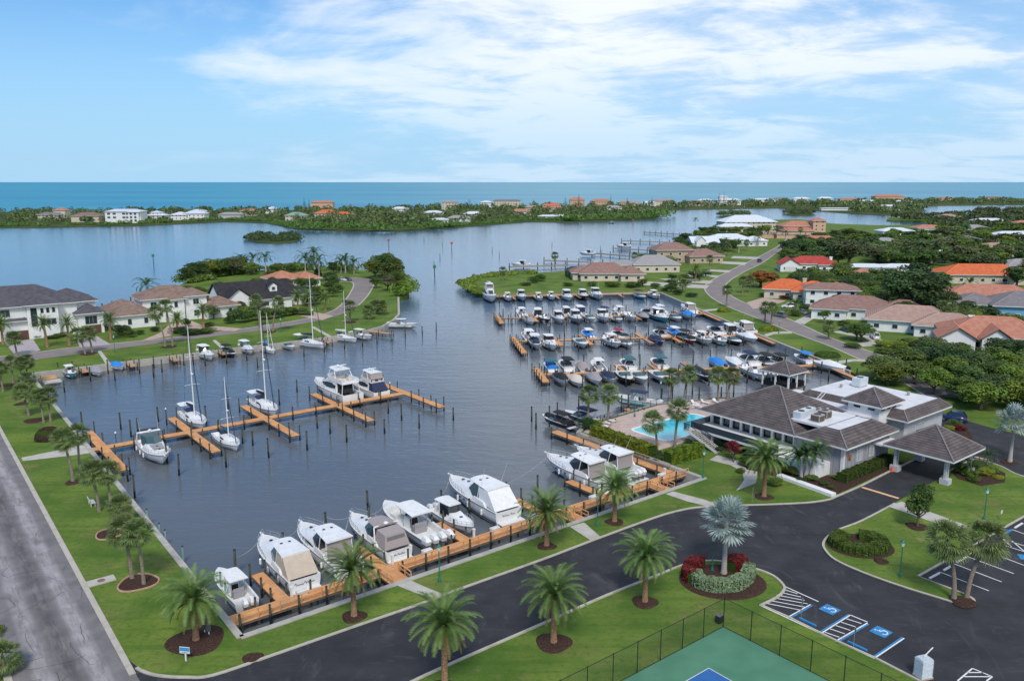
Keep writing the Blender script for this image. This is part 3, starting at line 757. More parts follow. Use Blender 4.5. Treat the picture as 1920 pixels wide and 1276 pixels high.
# ---- broadleaf crowns
def blob_crown(name, m, seed, n, size, rad=(1, 1, .75), nb=16, leaf_aspect=.62, flat=0.0):
    """unit crown: leaf quads gathered round many sub-clumps inside an ellipsoid"""
    r = np.random.default_rng(seed)
    cs = []
    while len(cs) < nb:
        p = r.uniform(-1, 1, 3)
        if np.linalg.norm(p) < 1 and p[2] > -.62: cs.append(p * .68)
    cs = np.array(cs); rs = r.uniform(.24, .44, nb)
    k = r.integers(0, nb, n)
    d = r.normal(size=(n, 3)); d /= np.linalg.norm(d, axis=1)[:, None]; d[:, 2] = np.where(d[:, 2] < -.3, -d[:, 2], d[:, 2])
    rad_ = rs[k] * (r.uniform(.35, 1.0, n) ** .35)
    c = cs[k] + d * rad_[:, None]
    nrm = d + r.normal(scale=.55, size=(n, 3)) + np.array([0, 0, .25]); nrm /= np.linalg.norm(nrm, axis=1)[:, None]
    t1 = np.cross(nrm, r.normal(size=(n, 3))); t1 /= np.linalg.norm(t1, axis=1)[:, None]; t2 = np.cross(nrm, t1)
    s = size * r.uniform(.6, 1.35, n)[:, None]
    bend = nrm * s * .25
    quads = np.stack([c - t1 * s, c - t2 * s * leaf_aspect + bend, c + t1 * s, c + t2 * s * leaf_aspect + bend], 1) * np.array(rad)
    return np_mesh(name, quads.reshape(-1, 3), np.arange(n * 4, dtype=np.int32).reshape(-1, 4), m)
def limb_mesh(name, m, seed, nl=7):
    """unit trunk with limbs reaching into a crown centred at z=1 (crown radius about 1)"""
    rs = random.Random(seed); mb = MB()
    mb.tube((0, 0, -.05), (.03, .02, .45), .075, .055, 7); 
    for i in range(nl):
        a = i * 2.4 + rs.uniform(-.3, .3); q = Vector((.03, .02, .38 + .02 * i)); e = Vector((math.cos(a) * rs.uniform(.35, .6), math.sin(a) * rs.uniform(.35, .6), rs.uniform(.75, 1.3)))
        mid = q.lerp(e, .5) + Vector((0, 0, -.06)); mb.tube(q, mid, .042, .028, 5); mb.tube(mid, e, .028, .012, 5)
    return mb.mesh(name, m, True)
LIMBS = [limb_mesh('trunk', m_bark, s) for s in (1, 2, 3)]
CROWN = {}
for key, m in (('leaf', m_leaf), ('dark', m_leafd), ('olive', m_leafo), ('light', m_leafy), ('flame', m_flame), ('mang', m_mang), ('red', m_hred), ('yellow', m_yellow), ('royal', m_royal)):
    nv = 3 if key in ('leaf', 'dark', 'olive', 'light', 'mang') else 1
    CROWN[key, 'hi'] = [blob_crown('crown', m, 40 + i, 3600, .062, nb=26) for i in range(nv)]
    CROWN[key, 'lo'] = [blob_crown('crown', m, 60 + i, 900, .105, nb=18) for i in range(nv)]
def tree(kind, px, py, r, h, label, group=None, lod='hi', name='shade_tree', cat='tree', flat=.75, p=None, trunk=True, z=0.0):
    p = p or G(px, py, z)
    t = thing(name, label, cat, p, 0, group)
    ch = min(r * flat, h * .48)
    if trunk:
        o = obj('trunk', LIMBS[rng.randrange(3)], None, t, rz=rng.uniform(0, 6)); o.scale = (r, r, (h - ch) )
    cs = CROWN[kind, lod]; o = obj('crown', cs[rng.randrange(len(cs))], None, t, loc=(0, 0, h - ch), rz=rng.uniform(0, 6)); o.scale = (r * rng.uniform(.9, 1.12), r * rng.uniform(.9, 1.12), ch * 1.15)
    return t
def shrub(kind, px, py, r, h, label, group=None, lod='lo', name='shrub', p=None, cat='shrub'):
    p = p or G(px, py)
    o = tag(obj(name, CROWN[kind, lod][0], None, loc=p + Vector((0, 0, h * .42)), rz=rng.uniform(0, 6)), label, cat, group)
    o.scale = (r, r, h * .62)
    return o
# ---- hedges: clipped volume covered with leaves
def hedge(name, line, w, h, m, label, cat='hedge', n=None, size=.13, z=0.0, group=None, taper=.94, closed=False, top_round=.0):
    L = [Vector(p) for p in line]
    if closed: L = L + [L[0]]
    core = strip(L, w * .82, z, z + h * .9)
    t = thing(name, label, cat, L[0] * 1.0, 0, group)
    off = L[0]
    core.v = [(x - off.x, y - off.y, zz) for x, y, zz in core.v]
    obj('core', core, m_core, t)
    segs = [(a, b, (b - a).length) for a, b in zip(L[:-1], L[1:])]; tot = sum(s[2] for s in segs)
    n = n or int(tot * (w + 2 * h) * 190 * (.11 / size) ** 1.3)
    n = min(n, 42000)
    r = np.random.default_rng(int(abs(off.x * 13 + off.y * 7)) + 5)
    cum = np.cumsum([s[2] for s in segs]); u = r.uniform(0, tot, n); k = np.searchsorted(cum, u); k = np.clip(k, 0, len(segs) - 1)
    A = np.array([[*s[0]] for s in segs]); B = np.array([[*s[1]] for s in segs]); Ls = np.array([s[2] for s in segs])
    f = ((u - (cum[k] - Ls[k])) / Ls[k])[:, None]
    base = A[k] * (1 - f) + B[k] * f; D = (B - A)[k]; D = D / np.linalg.norm(D, axis=1)[:, None]; Nn = np.stack([-D[:, 1], D[:, 0], 0 * D[:, 0]], 1)
    q = r.uniform(0, w + 2 * h, n)
    lat = np.where(q < h, -w / 2, np.where(q > h + w, w / 2, q - h - w / 2)); ver = np.where(q < h, q, np.where(q > h + w, w + 2 * h - q, h))
    # joggle so the faces are not flat
    bump = .05 * np.sin(u * 2.3 + off.x) + .04 * np.sin(u * 5.1)
    lat = lat * (1 + bump) * (1 - .12 * (ver / h) ** 3); ver = ver * (1 + bump * .8)
    nrm = np.where((ver < h * .97)[:, None], Nn * np.sign(lat)[:, None], np.array([0, 0, 1.0])) + r.normal(scale=.5, size=(n, 3)); nrm /= np.linalg.norm(nrm, axis=1)[:, None]
    c = base + Nn * lat[:, None]; c[:, 2] = z + ver; c += nrm * r.uniform(-.05, .06, n)[:, None]; c -= np.array([off.x, off.y, 0])
    t1 = np.cross(nrm, r.normal(size=(n, 3))); t1 /= np.linalg.norm(t1, axis=1)[:, None]; t2 = np.cross(nrm, t1)
    s = size * r.uniform(.6, 1.3, n)[:, None]
    quads = np.stack([c - t1 * s, c - t2 * s * .6, c + t1 * s, c + t2 * s * .6], 1)
    obj('foliage', np_mesh('foliage', quads.reshape(-1, 3), np.arange(n * 4, dtype=np.int32).reshape(-1, 4), m), None, t)
    t.location = (off.x, off.y, 0)
    return t
# ---- woods that read as one mass
def wood(name, label, spots, m, n_each=70, size=.17, seed=3):
    """spots: (x, y, z, radius, height)"""
    r = np.random.default_rng(seed); Q = []
    for (x, y, z, rad, h) in spots:
        n = n_each; d = r.normal(size=(n, 3)); d /= np.linalg.norm(d, axis=1)[:, None]; d[:, 2] = np.abs(d[:, 2]) * 1.0 - .12
        lump = 1 + .22 * np.sin(d[:, 0] * 5 + x) * np.sin(d[:, 1] * 4 + y) + r.uniform(-.18, .1, n)
        c = np.array([x, y, z + h * .35]) + d * lump[:, None] * np.array([rad, rad, h * .62])
        nrm = d + r.normal(scale=.4, size=(n, 3)); nrm /= np.linalg.norm(nrm, axis=1)[:, None]
        t1 = np.cross(nrm, r.normal(size=(n, 3))); t1 /= np.linalg.norm(t1, axis=1)[:, None]; t2 = np.cross(nrm, t1); s = size * rad * r.uniform(.7, 1.4, n)[:, None]
        Q.append(np.stack([c - t1 * s, c - t2 * s * .7, c + t1 * s, c + t2 * s * .7], 1))
    q = np.concatenate(Q).reshape(-1, 3)
    return obj(name, np_mesh(name, q, np.arange(len(q), dtype=np.int32).reshape(-1, 4), m), None, kind='stuff', label=label)

def dome(name, p, rx, ry, h, m, label, cat='hedge', n=5200, size=.12, group=None, rz=0.0, flat=2.6):
    """rounded clipped bush: leaves over a flat-topped ellipsoid with a dark core"""
    t = thing(name, label, cat, p, rz, group); r = np.random.default_rng(int(p[0] * 3 + p[1] * 7) % 9999)
    d = r.normal(size=(n, 3)); d[:, 2] = np.abs(d[:, 2]); d /= np.linalg.norm(d, axis=1)[:, None]
    k = (np.abs(d[:, 0]) ** flat + np.abs(d[:, 1]) ** flat + np.abs(d[:, 2]) ** flat) ** (-1 / flat)
    c = d * k[:, None] * (1 + r.normal(0, .03, n)[:, None]) * np.array([rx, ry, h])
    nn = d + r.normal(scale=.5, size=(n, 3)); nn /= np.linalg.norm(nn, axis=1)[:, None]; t1 = np.cross(nn, r.normal(size=(n, 3))); t1 /= np.linalg.norm(t1, axis=1)[:, None]; t2 = np.cross(nn, t1); s = size * r.uniform(.6, 1.3, n)[:, None]
    q = np.stack([c - t1 * s, c - t2 * s * .6, c + t1 * s, c + t2 * s * .6], 1)
    obj('foliage', np_mesh('foliage', q.reshape(-1, 3), np.arange(n * 4, dtype=np.int32).reshape(-1, 4), m), None, t)
    obj('core', MB().lathe([(.92, 0), (.95, .4), (.85, .75), (.5, .92), (.05, .95)], 14), m_core, t).scale = (rx, ry, h)
    return t
# ------------------------------------------------------------------ docks and piles
m_deck = mat('orange_decking', (0.60, 0.265, 0.095), 0.8, (0.72, 0.36, 0.15), 0.9, 5, 0.3, 8, coord='World', spec=0.25)
add_patches(m_deck, (0.42, 0.29, 0.19), 0.55, 0.48, 0.72, 0.8)
add_patches(m_deck, (0.30, 0.15, 0.07), 2.2, 0.58, 0.75, 0.5)
bands(m_deck, 0, 0.15, 0.72, 0.10, 'World', mix=0.6, axes_rot=-MA)
m_deckr = mat('weathered_decking', (0.42, 0.235, 0.135), 0.85, (0.54, 0.32, 0.19), 0.5, 5, 0.3, 8, coord='World', spec=0.2)
m_beam = mat('dock_beam', (0.13, 0.10, 0.07), 0.9, (0.21, 0.165, 0.12), 2, 4, coord='World')
m_pile = mat('pile_wood', (0.045, 0.052, 0.035), 0.9, (0.105, 0.105, 0.075), 1.6, 4, 0.5, 9, stretch=(3, 3, .5))
N, K = nodes_of(m_pile); b_ = N['Principled BSDF']; src_ = b_.inputs['Base Color'].links[0].from_socket     # wet, weed-black foot of the piles
g_ = N.new('ShaderNodeNewGeometry'); s_ = N.new('ShaderNodeSeparateXYZ'); K.new(g_.outputs['Position'], s_.inputs[0])
mr_ = N.new('ShaderNodeMapRange'); mr_.inputs['From Min'].default_value = -0.55; mr_.inputs['From Max'].default_value = -0.35; K.new(s_.outputs['Z'], mr_.inputs['Value'])
mx_ = N.new('ShaderNodeMix'); mx_.data_type = 'RGBA'; mx_.inputs['A'].default_value = (.007, .007, .006, 1); K.new(src_, mx_.inputs['B']); K.new(mr_.outputs[0], mx_.inputs['Factor']); K.new(mx_.outputs['Result'], b_.inputs['Base Color'])
m_cap = mat('pile_cap', (0.02, 0.02, 0.02), 0.6)
m_gpile = mat('green_wrap', (0.16, 0.33, 0.27), 0.7, (0.22, 0.40, 0.34), 3, 3)
m_metal = mat('galvanised', (0.45, 0.46, 0.47), 0.4, metal=0.7)
pile_me = MB().lathe([(0.15, -4.0), (0.155, 0.0), (0.14, 3.0)], 8).mesh('pile', m_pile, False)
cap_me = MB().lathe([(0.17, 0.0), (0.16, 0.10), (0.02, 0.22)], 8).mesh('cap', m_cap)
gpile_me = MB().lathe([(0.11, -4.0), (0.11, 2.2), (0.10, 2.6)], 8).mesh('pile', m_gpile)
def pile(p, h=2.6, label='dark wooden mooring pile with black cap standing in open water', group='mooring piles', thin=False):
    """free pile standing in the water, h above the water"""
    t = thing('mooring_pile', label, 'pile', (p[0], p[1], WATER), rng.uniform(0, 6), group)
    o = obj('post', gpile_me if thin else pile_me, None, t); o.scale = (1, 1, 1); o.location = (0, 0, h - (2.6 if thin else 3.0))
    c = obj('cap', cap_me, None, t, loc=(0, 0, h)); 
    if thin: c.scale = (.75, .75, .8)
    t.rotation_euler = (rng.gauss(0, .012), rng.gauss(0, .012), rng.uniform(0, 6))
    return t
def dock_part(root, f, s0, t0, s1, t1, z=-0.35, name='deck', m=None, th=.06):
    """a rectangle of decking given in basin coordinates plus its beams"""
    m = m or m_deck
    a, b, c, d = f(s0, t0), f(s1, t0), f(s1, t1), f(s0, t1); o = root.location
    mb = MB(); mb.prism([p - o for p in (a, b, c, d)], z - th, z, bottom=True); k = obj(name, mb, m, root)
    mb = MB()
    ins = .12
    e = [f(s0 + ins, t0 + ins), f(s1 - ins, t0 + ins), f(s1 - ins, t1 - ins), f(s0 + ins, t1 - ins)]
    for i in range(4):
        q = strip([e[i] - o, e[(i + 1) % 4] - o], .12, z - th - .26, z - th - .004); mb.add(q.v, q.f)
    obj('beam', mb, m_beam, k)
    return k
def dock_post(root, p, top, name='post'):
    o = obj(name, pile_me, None, root, loc=(p[0] - root.location[0], p[1] - root.location[1], top - 3.0)); o.scale = (.85, .85, 1)
    c = obj('cap', cap_me, None, o, loc=(0, 0, 3.0)); c.scale = (.9, .9, .8)
    return o
def railing(root, a, b, z, h=1.0, every=2.2, skip_ends=False, m=None):
    m = m or m_deck; o = root.location; a, b = a - o, b - o; L = (b - a).length; n = max(1, round(L / every))
    mb = MB()
    for hh, w_, t_ in ((h, .16, .05), (h * .55, .05, .12), ):
        q = strip([Vector((a.x, a.y, 0)), Vector((b.x, b.y, 0))], w_, z + hh - t_, z + hh); mb.add(q.v, q.f)
    r = obj('railing', mb, m, root)
    for i in range(n + 1):
        p = a.lerp(b, i / n); q = MB().box((p.x, p.y, z), (.09, .09, h - .06), MA); obj('baluster_post', q, m, r)
    return r
# near boardwalk with its fingers and gate bridges
BW = thing('boardwalk', 'orange timber boardwalk with rail along the near seawall', 'dock', M(0, 4, 0))
dock_part(BW, M, 0.45, 3.1, 68.3, 5.2)
for s in (6.3, 18.0, 29.3, 42.0, 52.4): dock_part(BW, M, s - .7, 5.22, s + .7, 12.2 if s < 10 or s > 50 else 11.4, -.36, 'finger_deck')
for s0, s1 in ((16.6, 18.9), (43.0, 45.2), (59.6, 61.8)):
    dock_part(BW, M, s0, 0.3, s1, 3.08, -.34, 'gate_bridge')
    for s in (s0 + .05, s1 - .05): railing(BW, M(s, .4, 0), M(s, 3.0, 0), -.34, 1.0, 1.4)
for s0, s1 in ((.7, 16.6), (18.9, 43.0), (45.2, 59.6), (61.8, 68.0)): railing(BW, M(s0, 3.15, 0), M(s1, 3.15, 0), -.35)
s = 1.0
while s < 68:
    dock_post(BW, M(s, 2.92), 0.65 - .0); dock_post(BW, M(s, 5.3), -.55, 'pile'); s += 3.05
for s in (6.3, 18.0, 29.3, 42.0, 52.4):
    for tt, q in ((12.0 if s < 10 or s > 50 else 11.2, 1.0), (8.8, .7), (6.2, .6)): 
        dock_post(BW, M(s - .85, tt), q); dock_post(BW, M(s + .85, tt), q)
for s in range(3, 66, 6): dock_post(BW, M(s + .5, 5.42), .55)
# long pier of the left basin
LP = thing('long_pier', 'long orange timber pier with five cross fingers in the left basin', 'dock', M(0, 70, 0))
dock_part(LP, M, 0.3, 69.2, 60.6, 71.0)
for s in (3.0, 16.8, 30.2, 44.6): 
    dock_part(LP, M, s - .75, 56.6, s + .75, 69.18, -.34, 'finger_deck'); dock_part(LP, M, s - .75, 71.02, s + .75, 81.0, -.34, 'finger_deck')
dock_part(LP, M, 58.9, 56.3, 60.5, 69.18, -.34, 'finger_deck'); dock_part(LP, M, 58.9, 71.02, 60.5, 80.0, -.34, 'finger_deck')
for s in (3.0, 16.8, 30.2, 44.6, 59.7):
    for tt, q in ((56.9, 1.1), (61.5, .7), (66.0, .9), (74.5, .8), (80.6, 1.2)):
        dock_post(LP, M(s - .95, tt), q + rng.uniform(-.2, .2)); dock_post(LP, M(s + .95, tt + .2), q + rng.uniform(-.2, .2))
for s in np.arange(7.5, 58, 4.6):
    dock_post(LP, M(s, 69.05), rng.choice([.4, .9])); dock_post(LP, M(s + .8, 71.15), rng.choice([.5, 1.0]))
# clubhouse dock
CD = thing('clubhouse_dock', 'orange timber dock against the clubhouse seawall', 'dock', M(67, 15, 0))
dock_part(CD, M, 65.6, 5.4, 67.3, 31.5)
for tt in (7, 11, 15, 19, 23, 27, 31): dock_post(CD, M(65.5, tt), .5); 
railing(CD, M(67.25, 6, 0), M(67.25, 26, 0), -.35, 1.0, 2.5, m=mat('rail_grey', (.38, .33, .28), .8))
# small decks on the far-left seawall
Z1 = lambda x, y: (20 + x / 5.316, 660 + y / 5.316)
def small_dock(px, py, L, label, m=None, wid=1.5, ang=None, group='small docks on the far seawall'):
    t = thing('finger_dock', label, 'dock', G(px, py, -.4), ang if ang is not None else math.radians(-52), group)
    mb = MB(); mb.box((L / 2, 0, -.06), (L, wid, .06)); obj('deck', mb, m or m_deckr, t)
    mb = MB(); mb.box((L / 2, wid / 2 - .1, -.3), (L - .2, .1, .236)); mb.box((L / 2, -wid / 2 + .1, -.3), (L - .2, .1, .236)); obj('beam', mb, m_beam, t)
    for x in (.4, L / 2, L - .3):
        for y in (-wid / 2 - .1, wid / 2 + .1):
            o = obj('post', pile_me, None, t, loc=(x, y, -2.1)); o.scale = (.8, .8, 1)
    return t
tt = thing('wash_dock', 'square orange dock in the corner with a white step platform', 'dock', G(68, 703, 0), math.radians(-52))
mb = MB(); mb.box((2.2, 1.8, -.42), (3.6, 3.2, .08)); obj('deck', mb, m_deck, tt); mb = MB(); mb.box((5.6, 2.2, -.75), (3.0, 3.4, .2)); obj('platform', mb, m_conc, tt)
for x, y in ((.6, .3), (3.8, .3), (6.8, .6), (6.8, 3.8)): o = obj('post', gpile_me, None, tt, loc=(x, y, -2.0))
for i, (px, py, L) in enumerate([(150, 688, 6.5), (238, 678, 6.5), (318, 668.5, 6), (410, 658, 5), (490, 649, 5), (600, 636, 6), (690, 620, 9)]):
    small_dock(px, py, L, 'weathered finger dock on the far left seawall, %s from the corner' % ['first', 'second', 'third', 'fourth', 'fifth', 'sixth', 'seventh'][i], ang=math.radians(-52 if i < 6 else -30))
small_dock(1150, 796, 3.5, 'short orange dock between the shrubs and the pool fence', m_deck, 1.6, math.radians(128)); small_dock(1205, 775, 4.5, 'short orange dock beside the pool palms', m_deck, 1.4, math.radians(128))
# three long docks of the right basin and the boardwalk at its far end
for nm, tr, th0, th1, ext, lab in (('basin_dock', -49.0, -58.5, -43, -1.0, 'farthest of the three long docks of the right basin'), ('basin_dock', -87.2, -103, -80.5, -1.0, 'middle one of the three long docks of the right basin'),
                               ('basin_dock', -126.2, -133.5, -120, -1.5, 'nearest of the three long docks of the right basin')):
    t = thing(nm, lab, 'dock', R(-35, tr, 0), 0, 'long docks of the right basin')
    dock_part(t, R, -68.4, tr - .8, ext, tr + .8, -.38, 'deck', m_deckr if tr > -60 else m_deck)
    dock_part(t, R, -70.0, th0, -68.42, th1, -.37, 'head_deck', m_deck)
    k = -58.0
    while k < -3:
        dock_part(t, R, k - .6, tr - 7.5, k + .6, tr - .82, -.37, 'finger_deck', m_deck if rng.random() < .6 else m_deckr)
        dock_part(t, R, k - .6, tr + .82, k + .6, tr + 7.5, -.37, 'finger_deck', m_deck if rng.random() < .6 else m_deckr); k += 8.2
    for y in np.arange(th0 + .5, th1, 3.2): dock_post(t, R(-70.1, y), .7); dock_post(t, R(-68.3, y + .4), .6)
    for x in np.arange(-66, -2, 4.1):
        dock_post(t, R(x, tr - .95), rng.uniform(.3, 1.0)); dock_post(t, R(x + 1, tr + .95), rng.uniform(.3, 1.0))
t = thing('far_boardwalk', 'brown boardwalk along the far end of the right basin', 'dock', R(-35, 0, 0))
dock_part(t, R, -68, -1.0, -.6, .8, -.25, 'deck', m_deckr)
railing(t, R(-68, .6, 0), R(-1, .6, 0), -.25, .9, 8, m=mat('rail_brown', (.36, .20, .12), .8))
for x in np.arange(-66, -2, 8.2): dock_part(t, R, x - .5, -7.5, x + .5, -1.02, -.3, 'finger_deck', m_deckr)
t = thing('side_boardwalk', 'orange walkway along the right basin seawall', 'dock', R(-1, -60, 0))
for y0, y1 in ((-63, -30), (-100, -78), (-140, -118)): dock_part(t, R, -1.9, y0, -.6, y1, -.3, 'deck', m_deck)

# mooring piles
for p in [(155, 805), (227, 805), (246, 819), (259, 815), (297, 790), (387, 794), (428, 767), (504, 858), (576, 844), (595, 803), (619, 813), (650, 829), (721, 813), (753, 788), (786, 803), (728, 775),
          (850, 788), (557, 735), (524, 760), (314, 868), (336, 891), (424, 876), (474, 835), (455, 831), (253, 933), (240, 902), (442, 1080), (532, 1040), (612, 1000), (692, 995), (828, 955), (880, 968), (950, 935), (1008, 925), (690, 955),
          (997, 790), (1005, 805), (1030, 790), (1045, 778), (1085, 768), (1165, 772), (1178, 768), (1260, 748), (1298, 740), (1240, 757), (1310, 755), (1352, 748), (1365, 752), (1375, 745),
          (1570, 690), (1605, 712), (1585, 700), (1540, 700), (138, 702), (110, 700), (121, 735), (170, 715), (203, 700), (216, 714), (262, 700), (289, 690), (304, 698), (288, 707), (345, 685), (363, 684), (385, 686),
          (425, 682), (463, 676), (483, 690), (570, 668), (608, 660), (646, 655), (680, 650), (707, 645), (760, 632), (792, 628), (818, 622), (735, 640)]:
    pile(G(p[0], p[1], WATER), rng.uniform(2.3, 3.3))
for p in [(96, 768), (106, 775), (244, 965), (278, 985), (300, 1010), (312, 1022), (344, 1055), (424, 1130), (415, 1115), (66, 720)]:
    pile(G(p[0], p[1], WATER), rng.uniform(2.0, 2.7), 'thin pale green pile close to the left seawall', 'pale green piles along the left seawall', True)
for tr, off in ((-49, 9.8), (-87.2, 10.2), (-126.2, 10.5)):
    for sgn in (-1, 1):
        for x in np.arange(-66, -1, 4.1 if tr > -100 else 4.6):
            if rng.random() < .82: pile(R(x + rng.uniform(-.5, .5), tr + sgn * (off + rng.uniform(-.8, .8))), rng.uniform(2.2, 3.3))
for x in np.arange(-64, -2, 4.6): pile(R(x, -10.5 + rng.uniform(-.6, .6)), rng.uniform(1.8, 2.8))
# channel piles and markers
for p in [(814, 500), (825, 486), (923, 472), (1035, 462), (936, 482), (1126, 470), (795, 452), (830, 460)]:
    pile(G(p[0], p[1], WATER), 3.0, 'lone dark pile out in the bay channel', 'piles in the bay channel')
m_red = mat('marker_red', (0.62, 0.05, 0.06), 0.6); m_gre = mat('marker_green', (0.03, 0.22, 0.10), 0.6)
for (px, py, m, lab) in [(729, 462, m_red, 'red channel marker nearest the mangrove islet'), (847, 468, m_red, 'red channel marker in mid bay'), (815, 517, m_gre, 'dark channel marker off the mangrove point'), (288, 494, m_gre, 'dark channel marker in the left bay'), (1187, 420, m_red, 'red marker off the long piers')]:
    t = thing('channel_marker', lab, 'marker', G(px, py, WATER)); obj('post', pile_me, None, t, loc=(0, 0, 1.2)).scale = (1.3, 1.3, 1.0)
    mb = MB(); mb.prism([(-.75, -.05), (.75, -.05), (.75, .05), (-.75, .05)], 3.6, 5.1, bottom=True); obj('board', mb, m, t)

m_box = mat('dock_box_white', (.68, .68, .66), .5, (.58, .58, .56), 2, 3)
for i, (s, q) in enumerate([(8.2, 4.7), (13.2, 4.75), (23.6, 4.7), (33.5, 4.75), (39.6, 4.7), (50.2, 4.75), (57.6, 4.7), (64.0, 4.75)]):
    t = thing('dock_box', 'white fibreglass dock box on the near boardwalk, %s from the left corner' % ['first', 'second', 'third', 'fourth', 'fifth', 'sixth', 'seventh', 'eighth'][i], 'dock box', M(s, q, -.35), MA, 'dock boxes on the near boardwalk')
    obj('body', MB().frustum([(-.55, -.25, 0), (.55, -.25, 0), (.55, .25, 0), (-.55, .25, 0)], [(-.6, -.28, .5), (.6, -.28, .5), (.6, .28, .5), (-.6, .28, .5)], True, True), m_box, t); obj('lid', MB().frustum([(-.63, -.31, .5), (.63, -.31, .5), (.63, .31, .5), (-.63, .31, .5)], [(-.56, -.22, .62), (.56, -.22, .62), (.56, .22, .62), (-.56, .22, .62)], True, True), m_box, t)
# ------------------------------------------------------------------ boats
m_gel = mat('gelcoat', (0.80, 0.80, 0.79), 0.25, (0.72, 0.72, 0.71), 1.2, 4, spec=0.5)
m_deckw = mat('boat_deck', (0.74, 0.74, 0.72), 0.5, (0.66, 0.65, 0.63), 2, 4)
m_teak = mat('boat_teak', (0.40, 0.30, 0.22), 0.7, (0.48, 0.38, 0.29), 4, 4)
m_glass = mat('dark_glass', (0.012, 0.016, 0.02), 0.06, spec=0.8)
m_tint = mat('tinted_glass', (0.05, 0.10, 0.11), 0.08, spec=0.8)
m_vinyl = mat('seat_vinyl', (0.62, 0.60, 0.56), 0.6)
m_dark = mat('black_trim', (0.012, 0.012, 0.014), 0.45)
m_steel = mat('stainless', (0.62, 0.63, 0.64), 0.25, metal=0.9)
m_boot = mat('boot_stripe', (0.03, 0.04, 0.07), 0.4)
m_interior = mat('boat_grey_trim', (0.16, 0.15, 0.15), 0.7)  # plain dark grey of rub rails, motor legs and curtains
HC = {'white': m_gel, 'teal': mat('hull_teal', (.05, .33, .38), .25), 'blue': mat('hull_blue', (.02, .06, .20), .25), 'black': mat('hull_black', (.012, .012, .016), .25),
      'grey': mat('hull_grey', (.36, .40, .46), .25), 'navy': mat('hull_navy', (.012, .02, .07), .25), 'ice': mat('hull_ice', (.45, .60, .68), .25), 'red': mat('hull_red', (.3, .03, .03), .25), 'mint': mat('hull_mint', (.45, .66, .62), .25)}
CV = {'white': mat('canvas_white', (.78, .78, .77), .75, (.70, .70, .69), 2, 3), 'navy': mat('canvas_navy', (.018, .028, .075), .8), 'black': mat('canvas_black', (.014, .014, .016), .8), 'blue': mat('canvas_blue', (.02, .22, .62), .8),
      'tan': mat('canvas_tan', (.52, .43, .33), .85, (.46, .38, .30), 1.5, 3), 'grey': mat('canvas_grey', (.30, .29, .30), .85), 'taupe': mat('canvas_taupe', (.34, .29, .28), .85), 'red': mat('canvas_red', (.30, .03, .06), .8), 'teal': mat('canvas_teal', (.04, .14, .17), .8),
      'beige': mat('canvas_beige', (.62, .54, .45), .85)}
def half_beam(u, B, sw=.90, full=2.3):
    if u < .5: return B / 2 * (sw + (1 - sw) * math.sin(u / .5 * math.pi / 2))
    w = (u - .5) / .5
    return B / 2 * max(.012, (1 - w ** full) ** .85)
